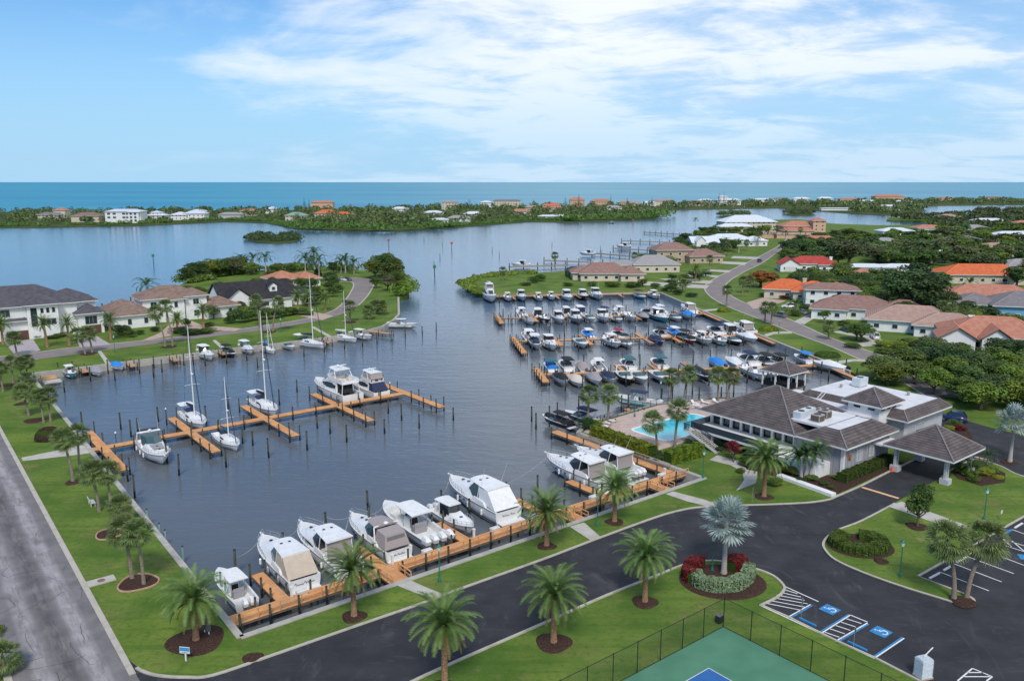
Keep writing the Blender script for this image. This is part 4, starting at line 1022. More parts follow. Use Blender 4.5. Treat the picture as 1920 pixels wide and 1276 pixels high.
def hull_parts(root, L, B, D, hullm, deckm=None, u0=.45, floor=.22, sw=.9, full=2.3, sheer=.32, stripe=True, rake=.10):
    """hull shell, deck with sunken cockpit (u < u0); x runs stern to bow, z=0 the waterline"""
    us = [0, .08, .2, .32, .44, .55, .65, .74, .82, .89, .95, 1.0]
    X = lambda u, k: (u - .5) * L - rake * L * (1 - k) * max(0, u - .35) / .65 * u
    sh = lambda u: D * (1 + sheer * u * u)
    mb = MB(); rows = []
    for u in us:
        hb = half_beam(u, B, sw, full); cb = hb * (.90 - .42 * u ** 2.2); kz = -.45 + .5 * max(0, (u - .72) / .28) ** 2 * D; cz = .05 + .38 * D * u ** 2.5
        s_ = sh(u); mid = (hb * .72 + cb * .28, (cz + s_) * .52)
        rows.append([(X(u, 1), -hb, s_), (X(u, .7), -mid[0], mid[1]), (X(u, .3), -cb, cz), (X(u, 0), 0, kz), (X(u, .3), cb, cz), (X(u, .7), mid[0], mid[1]), (X(u, 1), hb, s_)])
    mb.grid([r[::-1] for r in rows]); mb.add(rows[0], [tuple(range(7))])
    h = obj('hull', mb, hullm, root, True)
    if stripe:
        mb = MB(); A = []
        for u in us:
            hb = half_beam(u, B, sw, full) + .012; s_ = sh(u)
            A.append((X(u, 1), hb, s_))
        for sgn in (1, -1):
            mb.grid([[(p[0], p[1] * sgn, p[2] - .02), (p[0], (p[1] + .02) * sgn, p[2] - .10)] for p in A])
        obj('rub_rail', mb, m_interior if stripe is True else stripe, h)
    mb = MB(); P = {1: [], -1: []}
    for u in us[:-2]:
        hb = half_beam(u, B, sw, full); cb = hb * (.90 - .42 * u ** 2.2); cz = .05 + .38 * D * u ** 2.5; mz = (cz + sh(u)) * .52; f_ = min(1, max(0, (.20 - cz) / max(.05, mz - cz))); f2 = min(1, f_ + .16)
        for sg in (1, -1): P[sg].append([(X(u, .3 + .4 * f_), (cb + ((hb * .72 + cb * .28) - cb) * f_ + .012) * sg, cz + (mz - cz) * f_), (X(u, .3 + .4 * f2), (cb + ((hb * .72 + cb * .28) - cb) * f2 + .012) * sg, cz + (mz - cz) * f2)])
    for sg in (1, -1): mb.grid(P[sg])
    obj('boot_stripe', mb, m_boot, h)
    mb = MB(); rows = []
    dus = []
    for u in us:
        if u <= u0 + .001: dus.append((u, True))
    dus.append((u0, True)); dus.append((u0 + .004, False))
    for u in us:
        if u > u0 + .01: dus.append((u, False))
    fl = floor * D
    for u, open_ in dus:
        hb = half_beam(u, B, sw, full) - .01; s_ = sh(u) - .01; ins = min(.22 * B / 3, hb * .5); cam_ = .10 * hb
        if open_ and u < .03: open_ = False; cam_ = 0
        fz = fl if open_ else s_ + cam_ * .6
        fw = hb - ins - .02 if open_ else (hb - ins)
        rows.append([(X(u, 1), -hb, s_), (X(u, 1), -hb + ins, s_ + .01), (X(u, 1), -fw, fz), (X(u, 1), 0, fz if open_ else s_ + cam_), (X(u, 1), fw, fz), (X(u, 1), hb - ins, s_ + .01), (X(u, 1), hb, s_)])
    mb.grid(rows)
    obj('deck', mb, deckm or m_deckw, root)
    return X, sh, (lambda u: half_beam(u, B, sw, full)), fl
def slab(mb, x0, x1, w0, w1, z0, z1, th=.08, camber=.06, n=5):
    """thin roof: stern x0 (height z0, half width w0) to bow x1"""
    rows = []
    for k in range(n + 1):
        f = k / n; x = x0 + (x1 - x0) * f; w = (w0 + (w1 - w0) * f) * (1 - .12 * max(0, f - .75) * 4 * .5); z = z0 + (z1 - z0) * f
        rows.append([(x, -w, z), (x, -w * .6, z + camber), (x, 0, z + camber * 1.3), (x, w * .6, z + camber), (x, w, z), (x, w * .96, z - th), (x, -w * .96, z - th), (x, -w, z)])
    mb.grid(rows); mb.add(rows[0][:-1], [tuple(range(7))]); mb.add(rows[-1][:-1], [tuple(range(6, -1, -1))])
def outboards(root, X, n, B, z, m=None, sc=1.0):
    for i in range(n):
        y = (i - (n - 1) / 2) * .72 * sc
        mb = MB(); x = X(0, 1) - .28 * sc
        lo = [(x - .42 * sc, y - .19 * sc, z + .15), (x + .25 * sc, y - .22 * sc, z + .15), (x + .25 * sc, y + .22 * sc, z + .15), (x - .42 * sc, y + .19 * sc, z + .15)]
        mi = [(x - .52 * sc, y - .24 * sc, z + .55 * sc), (x + .28 * sc, y - .25 * sc, z + .55 * sc), (x + .28 * sc, y + .25 * sc, z + .55 * sc), (x - .52 * sc, y + .24 * sc, z + .55 * sc)]
        hi = [(x - .34 * sc, y - .15 * sc, z + .82 * sc), (x + .15 * sc, y - .17 * sc, z + .90 * sc), (x + .15 * sc, y + .17 * sc, z + .90 * sc), (x - .34 * sc, y + .15 * sc, z + .82 * sc)]
        mb.frustum(lo, mi, False, True); mb.frustum(mi, hi)
        o = obj('outboard_motor', mb, m or m_gel, root)
        mb = MB(); mb.frustum([(x - .22, y - .06, -.55), (x + .1, y - .06, -.55), (x + .1, y + .06, -.55), (x - .22, y + .06, -.55)], [(x - .3, y - .14, z + .15), (x + .2, y - .14, z + .15), (x + .2, y + .14, z + .15), (x - .3, y + .14, z + .15)])
        obj('leg', mb, m_interior, o)
def rail(root, X, sh, hb, u0, u1, h=.62, n=9, inset=.12, r=.022):
    mb = MB(); P = {1: [], -1: []}
    for k in range(n):
        u = u0 + (u1 - u0) * k / (n - 1)
        for s in (1, -1):
            q = max(.05, hb(u) - inset); P[s].append(((X(u, 1), q * s, sh(u)), (X(u, 1) + .05, (q + .03) * s, sh(u) + h * (1 if k else .35))))
    for s in (1, -1):
        mb.path([b for a, b in P[s]], r, 4)
        mb.path([Vector(a).lerp(Vector(b), .5) for a, b in P[s]], r * .7, 3)
        for a, b in P[s][1:]: mb.tube(a, b, r, r, 4)
    mb.tube(P[1][-1][1], P[-1][-1][1], r, r, 4)
    return obj('bow_rail', mb, m_steel, root)
def hatch(root, x, y, z, r=.25):
    mb = MB(); mb.lathe([(r, z - .02), (r, z + .03), (r * .8, z + .035)], 10, (x, y, 0)); return obj('hatch', mb, m_glass, root)
def b_cc(root, L=8.5, hull='white', top='white', n=2, cover=None, ttop=True, motor=None, deck=None):
    B, D = L * .315, L * .115
    X, sh, hb, fl = hull_parts(root, L, B, D, HC[hull], deck, .80, .30, .92, 2.6, .35)
    mb = MB(); mb.frustum([(-.9, -.45, fl), (.35, -.45, fl), (.55, .0, fl), (.35, .45, fl), (-.9, .45, fl)], [(-.75, -.4, fl + 1.15), (.0, -.4, fl + 1.15), (.1, 0, fl + 1.15), (0, .4, fl + 1.15), (-.75, .4, fl + 1.15)]); obj('console', mb, m_gel, root)
    mb = MB(); mb.frustum([(.02, -.4, fl + 1.15), (.12, 0, fl + 1.15), (.02, .4, fl + 1.15), (-.05, .4, fl + 1.15), (-.05, -.4, fl + 1.15)], [(-.25, -.38, fl + 1.62), (-.2, 0, fl + 1.62), (-.25, .38, fl + 1.62), (-.3, .38, fl + 1.62), (-.3, -.38, fl + 1.62)]); obj('windscreen', mb, m_glass, root)
    mb = MB(); mb.quad((-.905, -.38, fl + .2), (-.905, .38, fl + .2), (-.765, .36, fl + 1.1), (-.765, -.36, fl + 1.1)); obj('dash_panel', mb, m_dark, root)
    mb = MB(); mb.box((-1.65, 0, fl), (.55, 1.1, .75)); mb.box((-1.9, 0, fl + .75), (.12, 1.1, .35)); obj('helm_seat', mb, CV['grey'], root)
    mb = MB(); mb.box((L * .26, 0, fl), (L * .16, .9, .42)); obj('bow_seat', mb, m_vinyl, root)
    mb = MB(); mb.box((X(0, 1) + .55, 0, fl), (.5, B * .62, .45)); obj('stern_seat', mb, m_vinyl, root)
    if ttop:
        mb = MB(); slab(mb, -2.2, .75, .98, .88, fl + 2.12, fl + 2.18, .07, .05); obj('t_top', mb, CV[top], root)
        mb = MB()
        for y in (-.62, .62):
            mb.tube((-1.5, y, fl), (-1.75, y * 1.25, fl + 2.08), .03); mb.tube((-.1, y * .85, fl), (.2, y * 1.2, fl + 2.1), .03)
        obj('top_frame', mb, m_dark if top != 'white' else m_steel, root)
    if cover:
        mb = MB(); slab(mb, X(.05, 1), X(.78, 1), hb(.2) * .96, hb(.74) * .9, sh(.1) + .05, sh(.7) + .06, .05, .35); obj('boat_cover', mb, CV[cover], root)
    outboards(root, X, n, B, D * .55, motor, 1.0 if L < 10 else 1.12)
    return X, sh, hb
def b_run(root, L=7.0, hull='white', top='navy', cover=None, bim=True, arch=False):
    B, D = L * .335, L * .115
    X, sh, hb, fl = hull_parts(root, L, B, D, HC[hull], None, .66, .35, .92, 2.4, .22)
    mb = MB(); w = hb(.5) - .12
    mb.frustum([(X(.44, 1), -w, sh(.45)), (X(.66, 1), -w * .8, sh(.6)), (X(.70, 1), 0, sh(.6)), (X(.66, 1), w * .8, sh(.6)), (X(.44, 1), w, sh(.45))], [(X(.40, 1), -w * .92, sh(.5) + .45), (X(.58, 1), -w * .7, sh(.5) + .5), (X(.61, 1), 0, sh(.5) + .52), (X(.58, 1), w * .7, sh(.5) + .5), (X(.40, 1), w * .92, sh(.5) + .45)], False)
    obj('windscreen', mb, m_tint, root)
    mb = MB(); mb.box((X(.30, 1), 0, fl), (.7, B * .6, .5)); mb.box((X(.12, 1), 0, fl), (.8, B * .7, .55)); obj('seat', mb, m_vinyl, root)
    mb = MB(); mb.box((X(0, 1) - .3, 0, .2), (.75, B * .75, .10)); obj('swim_platform', mb, m_deckw, root)
    if cover:
        mb = MB(); slab(mb, X(.02, 1), X(.84, 1), hb(.2) * 1.0, hb(.84) * .9, sh(.1) + .02, sh(.8) + .05, .10, .45); obj('boat_cover', mb, CV[cover], root)
    if bim:
        mb = MB(); slab(mb, X(.08, 1), X(.50, 1), hb(.3) * .88, hb(.45) * .84, fl + 1.98, fl + 2.02, .05, .12); obj('bimini', mb, CV[top], root)
        mb = MB()
        for y in (-1, 1):
            q = hb(.3) * .86 * y
            mb.tube((X(.26, 1), q, sh(.3)), (X(.10, 1), q * .98, fl + 1.96), .022); mb.tube((X(.30, 1), q, sh(.3)), (X(.48, 1), q * .94, fl + 1.98), .022)
        obj('top_frame', mb, m_steel, root)
    if arch:
        mb = MB(); q = hb(.3) * .9; mb.path([(X(.22, 1), -q, sh(.2)), (X(.12, 1), -q * .8, fl + 1.8), (X(.12, 1), q * .8, fl + 1.8), (X(.22, 1), q, sh(.2))], .07, 5); obj('tower', mb, m_gel, root)
    return X, sh, hb
def b_cov(root, L=7.5, hull='white', top='grey', motor=1):
    B, D = L * .325, L * .115
    X, sh, hb, fl = hull_parts(root, L, B, D, HC[hull], None, .75, .35, .92, 2.4, .25)
    mb = MB(); us = [0, .15, .35, .5, .62, .8, .93]; hs = [.12, .35, .75, .95, .7, .25, .08]
    mb.grid([[(X(u, 1), -hb(u) * 1.01, sh(u) - .05), (X(u, 1), -hb(u) * .6, sh(u) + h_ * .75), (X(u, 1), 0, sh(u) + h_), (X(u, 1), hb(u) * .6, sh(u) + h_ * .75), (X(u, 1), hb(u) * 1.01, sh(u) - .05)] for u, h_ in zip(us, hs)])
    obj('boat_cover', mb, CV[top], root, True)
    outboards(root, X, motor, B, D * .5, m_dark if motor == 1 else None)
    return X, sh, hb
def cabin(root, X, sh, hb, ua, ub, h, wk=.80, m=None, top_in=.78, zb=None):
    """raised cabin trunk following the deck outline"""
    us = np.linspace(ua, ub, 7); lo, hi = [], []
    for i, u in enumerate(us):
        f = i / 6; lo.append((X(u, 1), hb(u) * wk, sh(u))); hi.append((X(u - .02 - .06 * f, 1), hb(u) * wk * top_in * (1 - .1 * f), sh(u) + h * (1 - .75 * f ** 1.6)))
    rows = [[(a[0], -a[1], a[2]), (b[0], -b[1], b[2]), (b[0], 0, b[2] + .08 * h), (b[0], b[1], b[2]), (a[0], a[1], a[2])] for a, b in zip(lo, hi)]
    mb = MB(); mb.grid(rows); mb.add(rows[0], [tuple(range(5))]); mb.add(rows[-1], [tuple(range(4, -1, -1))])
    return obj('cabin', mb, m or m_gel, root)
def b_exp(root, L=12.0, hull='white', style='hardtop', canvas='white', n=0, side_window=False, encl=None):
    """express cruiser: long foredeck, wrap windshield, hard top / canvas over the helm"""
    B, D = L * .315, L * .125
    X, sh, hb, fl = hull_parts(root, L, B, D, HC[hull], None, .36, .45, .93, 2.5, .30)
    c = cabin(root, X, sh, hb, .40, .86, .075 * L, .84)
    zt = sh(.45) + .06 * L
    w = hb(.42) * .80
    ws_lo = [(X(.36, 1), -w * 1.05, sh(.36) + .25), (X(.53, 1), -w * .80, zt - .1), (X(.575, 1), 0, zt - .02), (X(.53, 1), w * .80, zt - .1), (X(.36, 1), w * 1.05, sh(.36) + .25)]
    ws_hi = [(X(.30, 1), -w * .95, zt + .085 * L), (X(.435, 1), -w * .66, zt + .085 * L), (X(.465, 1), 0, zt + .088 * L), (X(.435, 1), w * .66, zt + .085 * L), (X(.30, 1), w * .95, zt + .085 * L)]
    mb = MB(); mb.frustum(ws_lo, ws_hi, False); obj('windscreen', mb, m_tint if style != 'hardtop' else m_glass, root)
    mb = MB(); w2 = hb(.3)
    mb.frustum([(X(.16, 1), -w2 * .98, sh(.2)), (X(.40, 1), -w2 * .95, sh(.4)), (X(.40, 1), -w2 * .80, sh(.4)), (X(.16, 1), -w2 * .84, sh(.2))], [(X(.20, 1), -w2 * .95, sh(.2) + .45), (X(.37, 1), -w2 * .90, sh(.4) + .5), (X(.37, 1), -w2 * .80, sh(.4) + .5), (X(.20, 1), -w2 * .84, sh(.2) + .45)])
    mb.frustum([(X(.16, 1), w2 * .84, sh(.2)), (X(.40, 1), w2 * .80, sh(.4)), (X(.40, 1), w2 * .95, sh(.4)), (X(.16, 1), w2 * .98, sh(.2))], [(X(.20, 1), w2 * .84, sh(.2) + .45), (X(.37, 1), w2 * .80, sh(.4) + .5), (X(.37, 1), w2 * .90, sh(.4) + .5), (X(.20, 1), w2 * .95, sh(.2) + .45)])
    obj('coaming', mb, m_gel, root)
    ht = zt + .09 * L
    if style in ('hardtop', 'enclosed'):
        mb = MB(); slab(mb, X(.16, 1), X(.50, 1), w * 1.02, w * .78, ht, ht + .12, .10, .10); obj('hardtop', mb, m_gel, root)
        for u, y in ((.40, .3), (.40, -.3)): hatch(root, X(u, 1), y * w, ht + .2, .17)
        mb = MB()
        for y in (-1, 1):
            mb.tube((X(.17, 1), w * .98 * y, sh(.2)), (X(.19, 1), w * .96 * y, ht), .05); mb.tube((X(.33, 1), w * 1.0 * y, sh(.3) + .4), (X(.30, 1), w * .95 * y, ht), .05)
        obj('top_frame', mb, m_gel, root)
        enc = encl or canvas
        mb = MB(); wl_ = w * 1.0
        if style == 'enclosed':
            a = [(X(.02, 1), -hb(.05) * .93, sh(0) + .04), (X(.30, 1), -wl_ * 1.03, sh(.3) + .3), (X(.30, 1), wl_ * 1.03, sh(.3) + .3), (X(.02, 1), hb(.05) * .93, sh(0) + .04)]
            h2 = [(X(.165, 1), -wl_ * .97, ht - .06), (X(.30, 1), -wl_ * .98, ht - .06), (X(.30, 1), wl_ * .98, ht - .06), (X(.165, 1), wl_ * .97, ht - .06)]
            mb.frustum(a, h2, False); obj('canvas_enclosure', mb, CV[enc], root)
        else:
            a = [(X(.19, 1), -wl_ * .96, fl + .6), (X(.19, 1), wl_ * .96, fl + .6), (X(.18, 1), wl_ * .94, ht - .08), (X(.18, 1), -wl_ * .94, ht - .08)]
            mb.quad(*a); obj('clear_curtain', mb, CV['taupe'], root)
    elif style == 'canvas':
        mb = MB(); slab(mb, X(.24, 1), X(.46, 1), w * .98, w * .80, ht + .05, ht + .05, .06, .16); obj('bimini', mb, CV[canvas], root)
        mb = MB(); a = [(X(.03, 1), -hb(.05) * .92, sh(0) + .1), (X(.24, 1), -w * 1.06, sh(.2) + .2), (X(.24, 1), w * 1.06, sh(.2) + .2), (X(.03, 1), hb(.05) * .92, sh(0) + .1)]
        h2 = [(X(.07, 1), -w * .86, ht - .25), (X(.22, 1), -w * .92, ht - .05), (X(.22, 1), w * .92, ht - .05), (X(.07, 1), w * .86, ht - .25)]
        mb.frustum(a, h2, True); obj('canvas_enclosure', mb, CV[canvas], root)
        mb = MB(); mb.quad((X(.045, 1), -w * .8, sh(0) + .45), (X(.045, 1), w * .8, sh(0) + .45), (X(.06, 1), w * .75, ht - .45), (X(.06, 1), -w * .75, ht - .45)); obj('clear_curtain', mb, m_interior, root)
        mb = MB(); q = hb(.2); mb.path([(X(.20, 1), -q * .98, sh(.2)), (X(.25, 1), -q * .85, ht + .12), (X(.25, 1), q * .85, ht + .12), (X(.20, 1), q * .98, sh(.2))], .09, 6); mb.lathe([(.28, 0), (.30, .12), (.2, .22)], 12, (X(.25, 1), 0, ht + .2)); obj('radar_arch', mb, m_gel, root)
    else:   # arch
        mb = MB(); q = hb(.2)
        for k in (0, .03): mb.path([(X(.12 + k, 1), -q * .98, sh(.2)), (X(.20 + k, 1), -q * .93, ht + .05), (X(.28 + k, 1), -q * .8, ht + .35), (X(.28 + k, 1), q * .8, ht + .35), (X(.20 + k, 1), q * .93, ht + .05), (X(.12 + k, 1), q * .98, sh(.2))], .12, 6)
        mb.lathe([(.28, 0), (.30, .12), (.2, .22)], 12, (X(.30, 1), 0, ht + .45)); obj('radar_arch', mb, m_gel, root)
        mb = MB(); slab(mb, X(.16, 1), X(.31, 1), q * .78, q * .78, ht + .3, ht + .34, .05, .08); obj('bimini', mb, CV[canvas], root)
        mb = MB(); u = [.56, .62, .70, .76]; mb.grid([[(X(k, 1), -hb(k) * .5, sh(k) + .075 * L * (1 - .75 * ((k - .4) / .46) ** 1.6) + .05), (X(k, 1), hb(k) * .5, sh(k) + .075 * L * (1 - .75 * ((k - .4) / .46) ** 1.6) + .05)] for k in u]); obj('sun_pad', mb, CV['grey'], root)
    if side_window:
        for s in (1, -1):
            mb = MB(); P = []
            for k, (u, hh) in enumerate([(.45, .1), (.52, .42), (.60, .40), (.68, .2)]):
                P.append([(X(u, 1), (hb(u) * .84 - .0 + .015) * s, sh(u) + .12 * hh), (X(u - .015, 1), (hb(u) * .80 + .025) * s, sh(u) + .075 * L * .5 * hh + .15)])
            mb.grid(P); obj('cabin_window', mb, m_glass, root)
    for u, y in ((.66, .0), (.76, 0)): hatch(root, X(u, 1), y * hb(u), sh(u) + .075 * L * (1 - .75 * ((u - .4) / .46) ** 1.6) + .06, .2)
    rail(root, X, sh, hb, .5, .985)
    mb = MB(); mb.box((X(0, 1) - .45, 0, .25), (1.0, B * .82, .10)); obj('swim_platform', mb, m_deckw, root)
    mb = MB(); mb.frustum([(X(1, 1) - .3, -.18, sh(1) - .05), (X(1, 1) + .5, -.1, sh(1)), (X(1, 1) + .5, .1, sh(1)), (X(1, 1) - .3, .18, sh(1) - .05)], [(X(1, 1) - .3, -.18, sh(1) + .06), (X(1, 1) + .5, -.1, sh(1) + .08), (X(1, 1) + .5, .1, sh(1) + .08), (X(1, 1) - .3, .18, sh(1) + .06)], True, True); obj('bow_pulpit', mb, m_gel, root)
    for u in (.2, .42, .6):
        for s in (1, -1): obj('fender', MB().lathe([(.03, -.05), (.13, .08), (.13, .6), (.03, .72)], 8, (X(u, 1), (hb(u) + .14) * s, sh(u) - .95)), CV['navy'] if style == 'canvas' else m_gel, root)
    mb = MB()
    for s in (1, -1): mb.tube((X(.28, 1), w * .9 * s, ht), (X(.20, 1), w * 1.0 * s, ht + 2.4), .018, .01, 4)
    obj('antenna', mb, m_gel, root)
    mb = MB()
    for s in (1, -1):
        for u in (.52, .60, .68): mb.lathe([(.001, -.02), (.13, -.02), (.13, .02), (.001, .02)], 8, (X(u, .9), 0, 0)) if False else mb.box((X(u, .82), (hb(u) * .955) * s, sh(u) * .66), (.42, .06, .13))
    obj('portlight', mb, m_glass, root)
    if n: outboards(root, X, n, B, D * .55, None, 1.15)
    return X, sh, hb
def b_cud(root, L=8.0, hull='white', top='white', n=2, glass=None, encl=None):
    """walkaround or pilothouse with hard top"""
    B, D = L * .325, L * .125
    X, sh, hb, fl = hull_parts(root, L, B, D, HC[hull], None, .42, .40, .93, 2.4, .33)
    cabin(root, X, sh, hb, .46, .88, .085 * L, .74)
    w = hb(.45) * .70; ht = fl + 2.25
    lo = [(X(.26, 1), -w, sh(.3)), (X(.52, 1), -w * .9, sh(.5) + .35), (X(.56, 1), 0, sh(.5) + .38), (X(.52, 1), w * .9, sh(.5) + .35), (X(.26, 1), w, sh(.3))]
    hi = [(X(.26, 1), -w * .94, ht), (X(.45, 1), -w * .8, ht), (X(.48, 1), 0, ht), (X(.45, 1), w * .8, ht), (X(.26, 1), w * .94, ht)]
    mb = MB(); mb.frustum(lo, hi, False); obj('windscreen', mb, glass or m_glass, root)
    mb = MB(); slab(mb, X(.14, 1), X(.52, 1), w * 1.12, w * .95, ht, ht + .08, .09, .10); obj('hardtop', mb, CV[top], root)
    mb = MB()
    for y in (-1, 1): mb.tube((X(.16, 1), w * 1.15 * y, sh(.2)), (X(.17, 1), w * 1.05 * y, ht), .04); mb.tube((X(.27, 1), w * 1.02 * y, sh(.3)), (X(.27, 1), w * y, ht), .04)
    obj('top_frame', mb, m_gel, root)
    if encl:
        mb = MB(); mb.quad((X(.13, 1), -w * 1.05, sh(.1)), (X(.13, 1), w * 1.05, sh(.1)), (X(.15, 1), w, ht), (X(.15, 1), -w, ht)); obj('clear_curtain', mb, CV[encl], root)
    mb = MB(); mb.box((X(.33, 1), 0, fl), (.5, w * 1.4, .8)); obj('helm_seat', mb, m_vinyl, root)
    hatch(root, X(.68, 1), 0, sh(.68) + .06 * L, .22)
    rail(root, X, sh, hb, .55, .98, .5, 7)
    outboards(root, X, n, B, D * .55)
    return X, sh, hb
def b_sail(root, L=11.0, hull='white', cover=None, H=14.5, bim='white', boomc='navy'):
    B, D = L * .31, L * .105
    X, sh, hb, fl = hull_parts(root, L, B, D, HC[hull], None, .30, .45, .72, 2.0, .16, True, .06)
    cabin(root, X, sh, hb, .34, .76, .055 * L, .60)
    for s in (1, -1):
        mb = MB(); mb.grid([[(X(u, 1), (hb(u) * .60 - .02) * s, sh(u) + .12), (X(u, 1), (hb(u) * .53 + .015) * s, sh(u) + .38)] for u in (.40, .48, .56)]); obj('cabin_window', mb, m_glass, root)
    mx_ = X(.58, 1); mb = MB(); mb.tube((mx_, 0, sh(.58)), (mx_ - .25, 0, H), .105, .065, 7); mast = obj('mast', mb, m_gel, root)
    mb = MB()
    for z_, w in ((H * .42, 1.25), (H * .70, .85)): mb.tube((mx_, -w, z_ - .08), (mx_, 0, z_), .03); mb.tube((mx_, 0, z_), (mx_, w, z_ - .08), .03)
    mb.lathe([(.2, 0), (.22, .18), (.1, .25)], 8, (mx_ + .25, 0, H * .52)); obj('spreader', mb, m_gel, mast)
    bz = sh(.5) + .055 * L + .9; mb = MB(); mb.tube((mx_, 0, bz), (X(.16, 1), 0, bz + .05), .07); obj('boom', mb, m_gel, root)
    mb = MB(); mb.frustum([(X(.18, 1), -.13, bz + .03), (mx_ - .05, -.16, bz + .05), (mx_ - .05, .16, bz + .05), (X(.18, 1), .13, bz + .03)], [(X(.18, 1), -.05, bz + .25), (mx_ - .05, -.09, bz + (1.5 if cover else .7)), (mx_ - .05, .09, bz + (1.5 if cover else .7)), (X(.18, 1), .05, bz + .25)]); obj('sail_cover', mb, CV[cover or boomc], root)
    mb = MB(); mb.tube((mx_ - .25, 0, H), (X(.985, 1), 0, sh(1)), .012, .012, 3); mb.tube((mx_ - .25, 0, H), (X(.0, 1), 0, sh(0)), .012, .012, 3)
    for s in (1, -1): mb.tube((mx_ - .22, 0, H * .98), (mx_, 1.2 * s, H * .415), .012, .012, 3); mb.tube((mx_, 1.2 * s, H * .415), (mx_, hb(.56) * .95 * s, sh(.56)), .012, .012, 3)
    obj('rigging', mb, m_dark, root)
    mb = MB(); mb.tube((X(.93, 1) , 0, sh(.93) + .3), Vector((mx_ - .25, 0, H)).lerp(Vector((X(.93, 1), 0, sh(.93) + .3)), .12), .085, .05, 6); obj('furled_jib', mb, CV['navy'] if not cover else CV['white'], root)
    if bim:
        mb = MB(); slab(mb, X(.02, 1), X(.24, 1), hb(.1) * .85, hb(.2) * .8, fl + 2.0, fl + 2.05, .05, .10); obj('bimini', mb, CV[bim], root)
        mb = MB()
        for u in (.03, .22):
            for s in (1, -1): mb.tube((X(u, 1), hb(u) * .85 * s, sh(u)), (X(u, 1), hb(.1) * .82 * s, fl + 2.0), .025)
        obj('top_frame', mb, m_steel, root)
    mb = MB(); slab(mb, X(.28, 1), X(.38, 1), hb(.3) * .5, hb(.3) * .45, sh(.3) + .95, sh(.3) + .75, .05, .12); obj('spray_hood', mb, CV['navy'], root)
    rail(root, X, sh, hb, .02, .985, .6, 10, .06, .016)
    return X, sh, hb
def b_fly(root, L=14.5, style=0):
    B, D = L * .31, L * .135
    X, sh, hb, fl = hull_parts(root, L, B, D, m_gel, None, .24, .5, .94, 2.5, .30)
    # saloon
    w = hb(.4) * .82; z0 = sh(.35); z1 = z0 + 1.75
    lo = [(X(.20, 1), -w, z0 - .3), (X(.52, 1), -w * .97, z0), (X(.74, 1), -w * .55, sh(.74)), (X(.74, 1), w * .55, sh(.74)), (X(.52, 1), w * .97, z0), (X(.20, 1), w, z0 - .3)]
    hi = [(X(.22, 1), -w * .93, z1), (X(.46, 1), -w * .85, z1), (X(.56, 1), -w * .5, z1 - .1), (X(.56, 1), w * .5, z1 - .1), (X(.46, 1), w * .85, z1), (X(.22, 1), w * .93, z1)]
    mb = MB(); mb.frustum(lo, hi); obj('saloon', mb, m_gel, root)
    for s in (1, -1):
        mb = MB(); P = []
        for u, a, b in ((.24, .35, .75), (.34, .28, .85), (.46, .25, .82), (.56, .3, .62), (.64, .35, .45)):
            yl = w * (1.0 if u < .5 else .97 - (u - .52) / .22 * .42); zl = z0 + (sh(.74) - z0) * max(0, (u - .52) / .22)
            P.append([(X(u, 1), (yl * (1 - .08 * a) + .03) * s, zl + 1.7 * a), (X(u - .03, 1), (yl * (1 - .10 * b) + .03) * s, zl + 1.7 * b)])
        mb.grid(P); obj('saloon_window', mb, m_glass, root)
    mb = MB(); mb.add([(X(.575, 1), -w * .46, z1 - .18), (X(.575, 1), w * .46, z1 - .18), (X(.715, 1), w * .48, sh(.72) + .40), (X(.715, 1), -w * .48, sh(.72) + .40)], [(0, 1, 2, 3)]); 
    o = obj('windscreen', mb, m_glass, root); o.location = (.05, 0, .12)
    mb = MB(); mb.quad((X(.195, 1), -w * .85, fl + .2), (X(.195, 1), w * .85, fl + .2), (X(.205, 1), w * .8, z1 - .15), (X(.205, 1), -w * .8, z1 - .15)); obj('saloon_door', mb, m_glass, root)
    # flybridge
    fx0, fx1 = X(.06 if style == 0 else .14, 1), X(.50, 1); wf = w * .92
    mb = MB(); slab(mb, fx0, fx1, wf, wf * .85, z1 + .02, z1 + .05, .1, .02); obj('flybridge_deck', mb, m_gel, root)
    mb = MB(); ring = [Vector((fx0, -wf, 0)), Vector((X(.40, 1), -wf, 0)), Vector((X(.52, 1), -wf * .6, 0)), Vector((X(.54, 1), 0, 0)), Vector((X(.52, 1), wf * .6, 0)), Vector((X(.40, 1), wf, 0)), Vector((fx0, wf, 0))]
    q = strip(ring, .12, z1, z1 + .75); mb.add(q.v, q.f); obj('flybridge_coaming', mb, m_gel, root)
    mb = MB(); mb.box((X(.36, 1), 0, z1 + .08), (.6, wf * 1.3, .6)); mb.box((X(.20, 1), wf * .5, z1 + .08), (1.6, .7, .5)); mb.box((X(.20, 1), -wf * .5, z1 + .08), (1.0, .7, .5)); obj('flybridge_seat', mb, CV['beige'], root)
    ht = z1 + 2.1
    mb = MB(); slab(mb, X(.24 if style == 0 else .16, 1), X(.46, 1), wf * .9, wf * .75, ht, ht + .1, .12, .10); obj('hardtop', mb, m_gel, root)
    mb = MB()
    for y in (-1, 1):
        mb.tube((X(.22, 1), wf * y, z1 + .6), (X(.28, 1), wf * .85 * y, ht), .07); mb.tube((X(.44, 1), wf * .9 * y, z1 + .7), (X(.40, 1), wf * .75 * y, ht), .07)
    obj('top_frame', mb, m_gel, root)
    mb = MB(); mb.lathe([(.05, 0), (.05, .35), (.3, .4), (.3, .6), (.1, .68)], 10, (X(.33, 1), .3, ht + .1)); mb.box((X(.28, 1), -.3, ht + .1), (.15, .15, .6)); mb.box((X(.28, 1), -.3, ht + .7), (.25, 1.3, .12)); obj('radar', mb, m_gel, root)
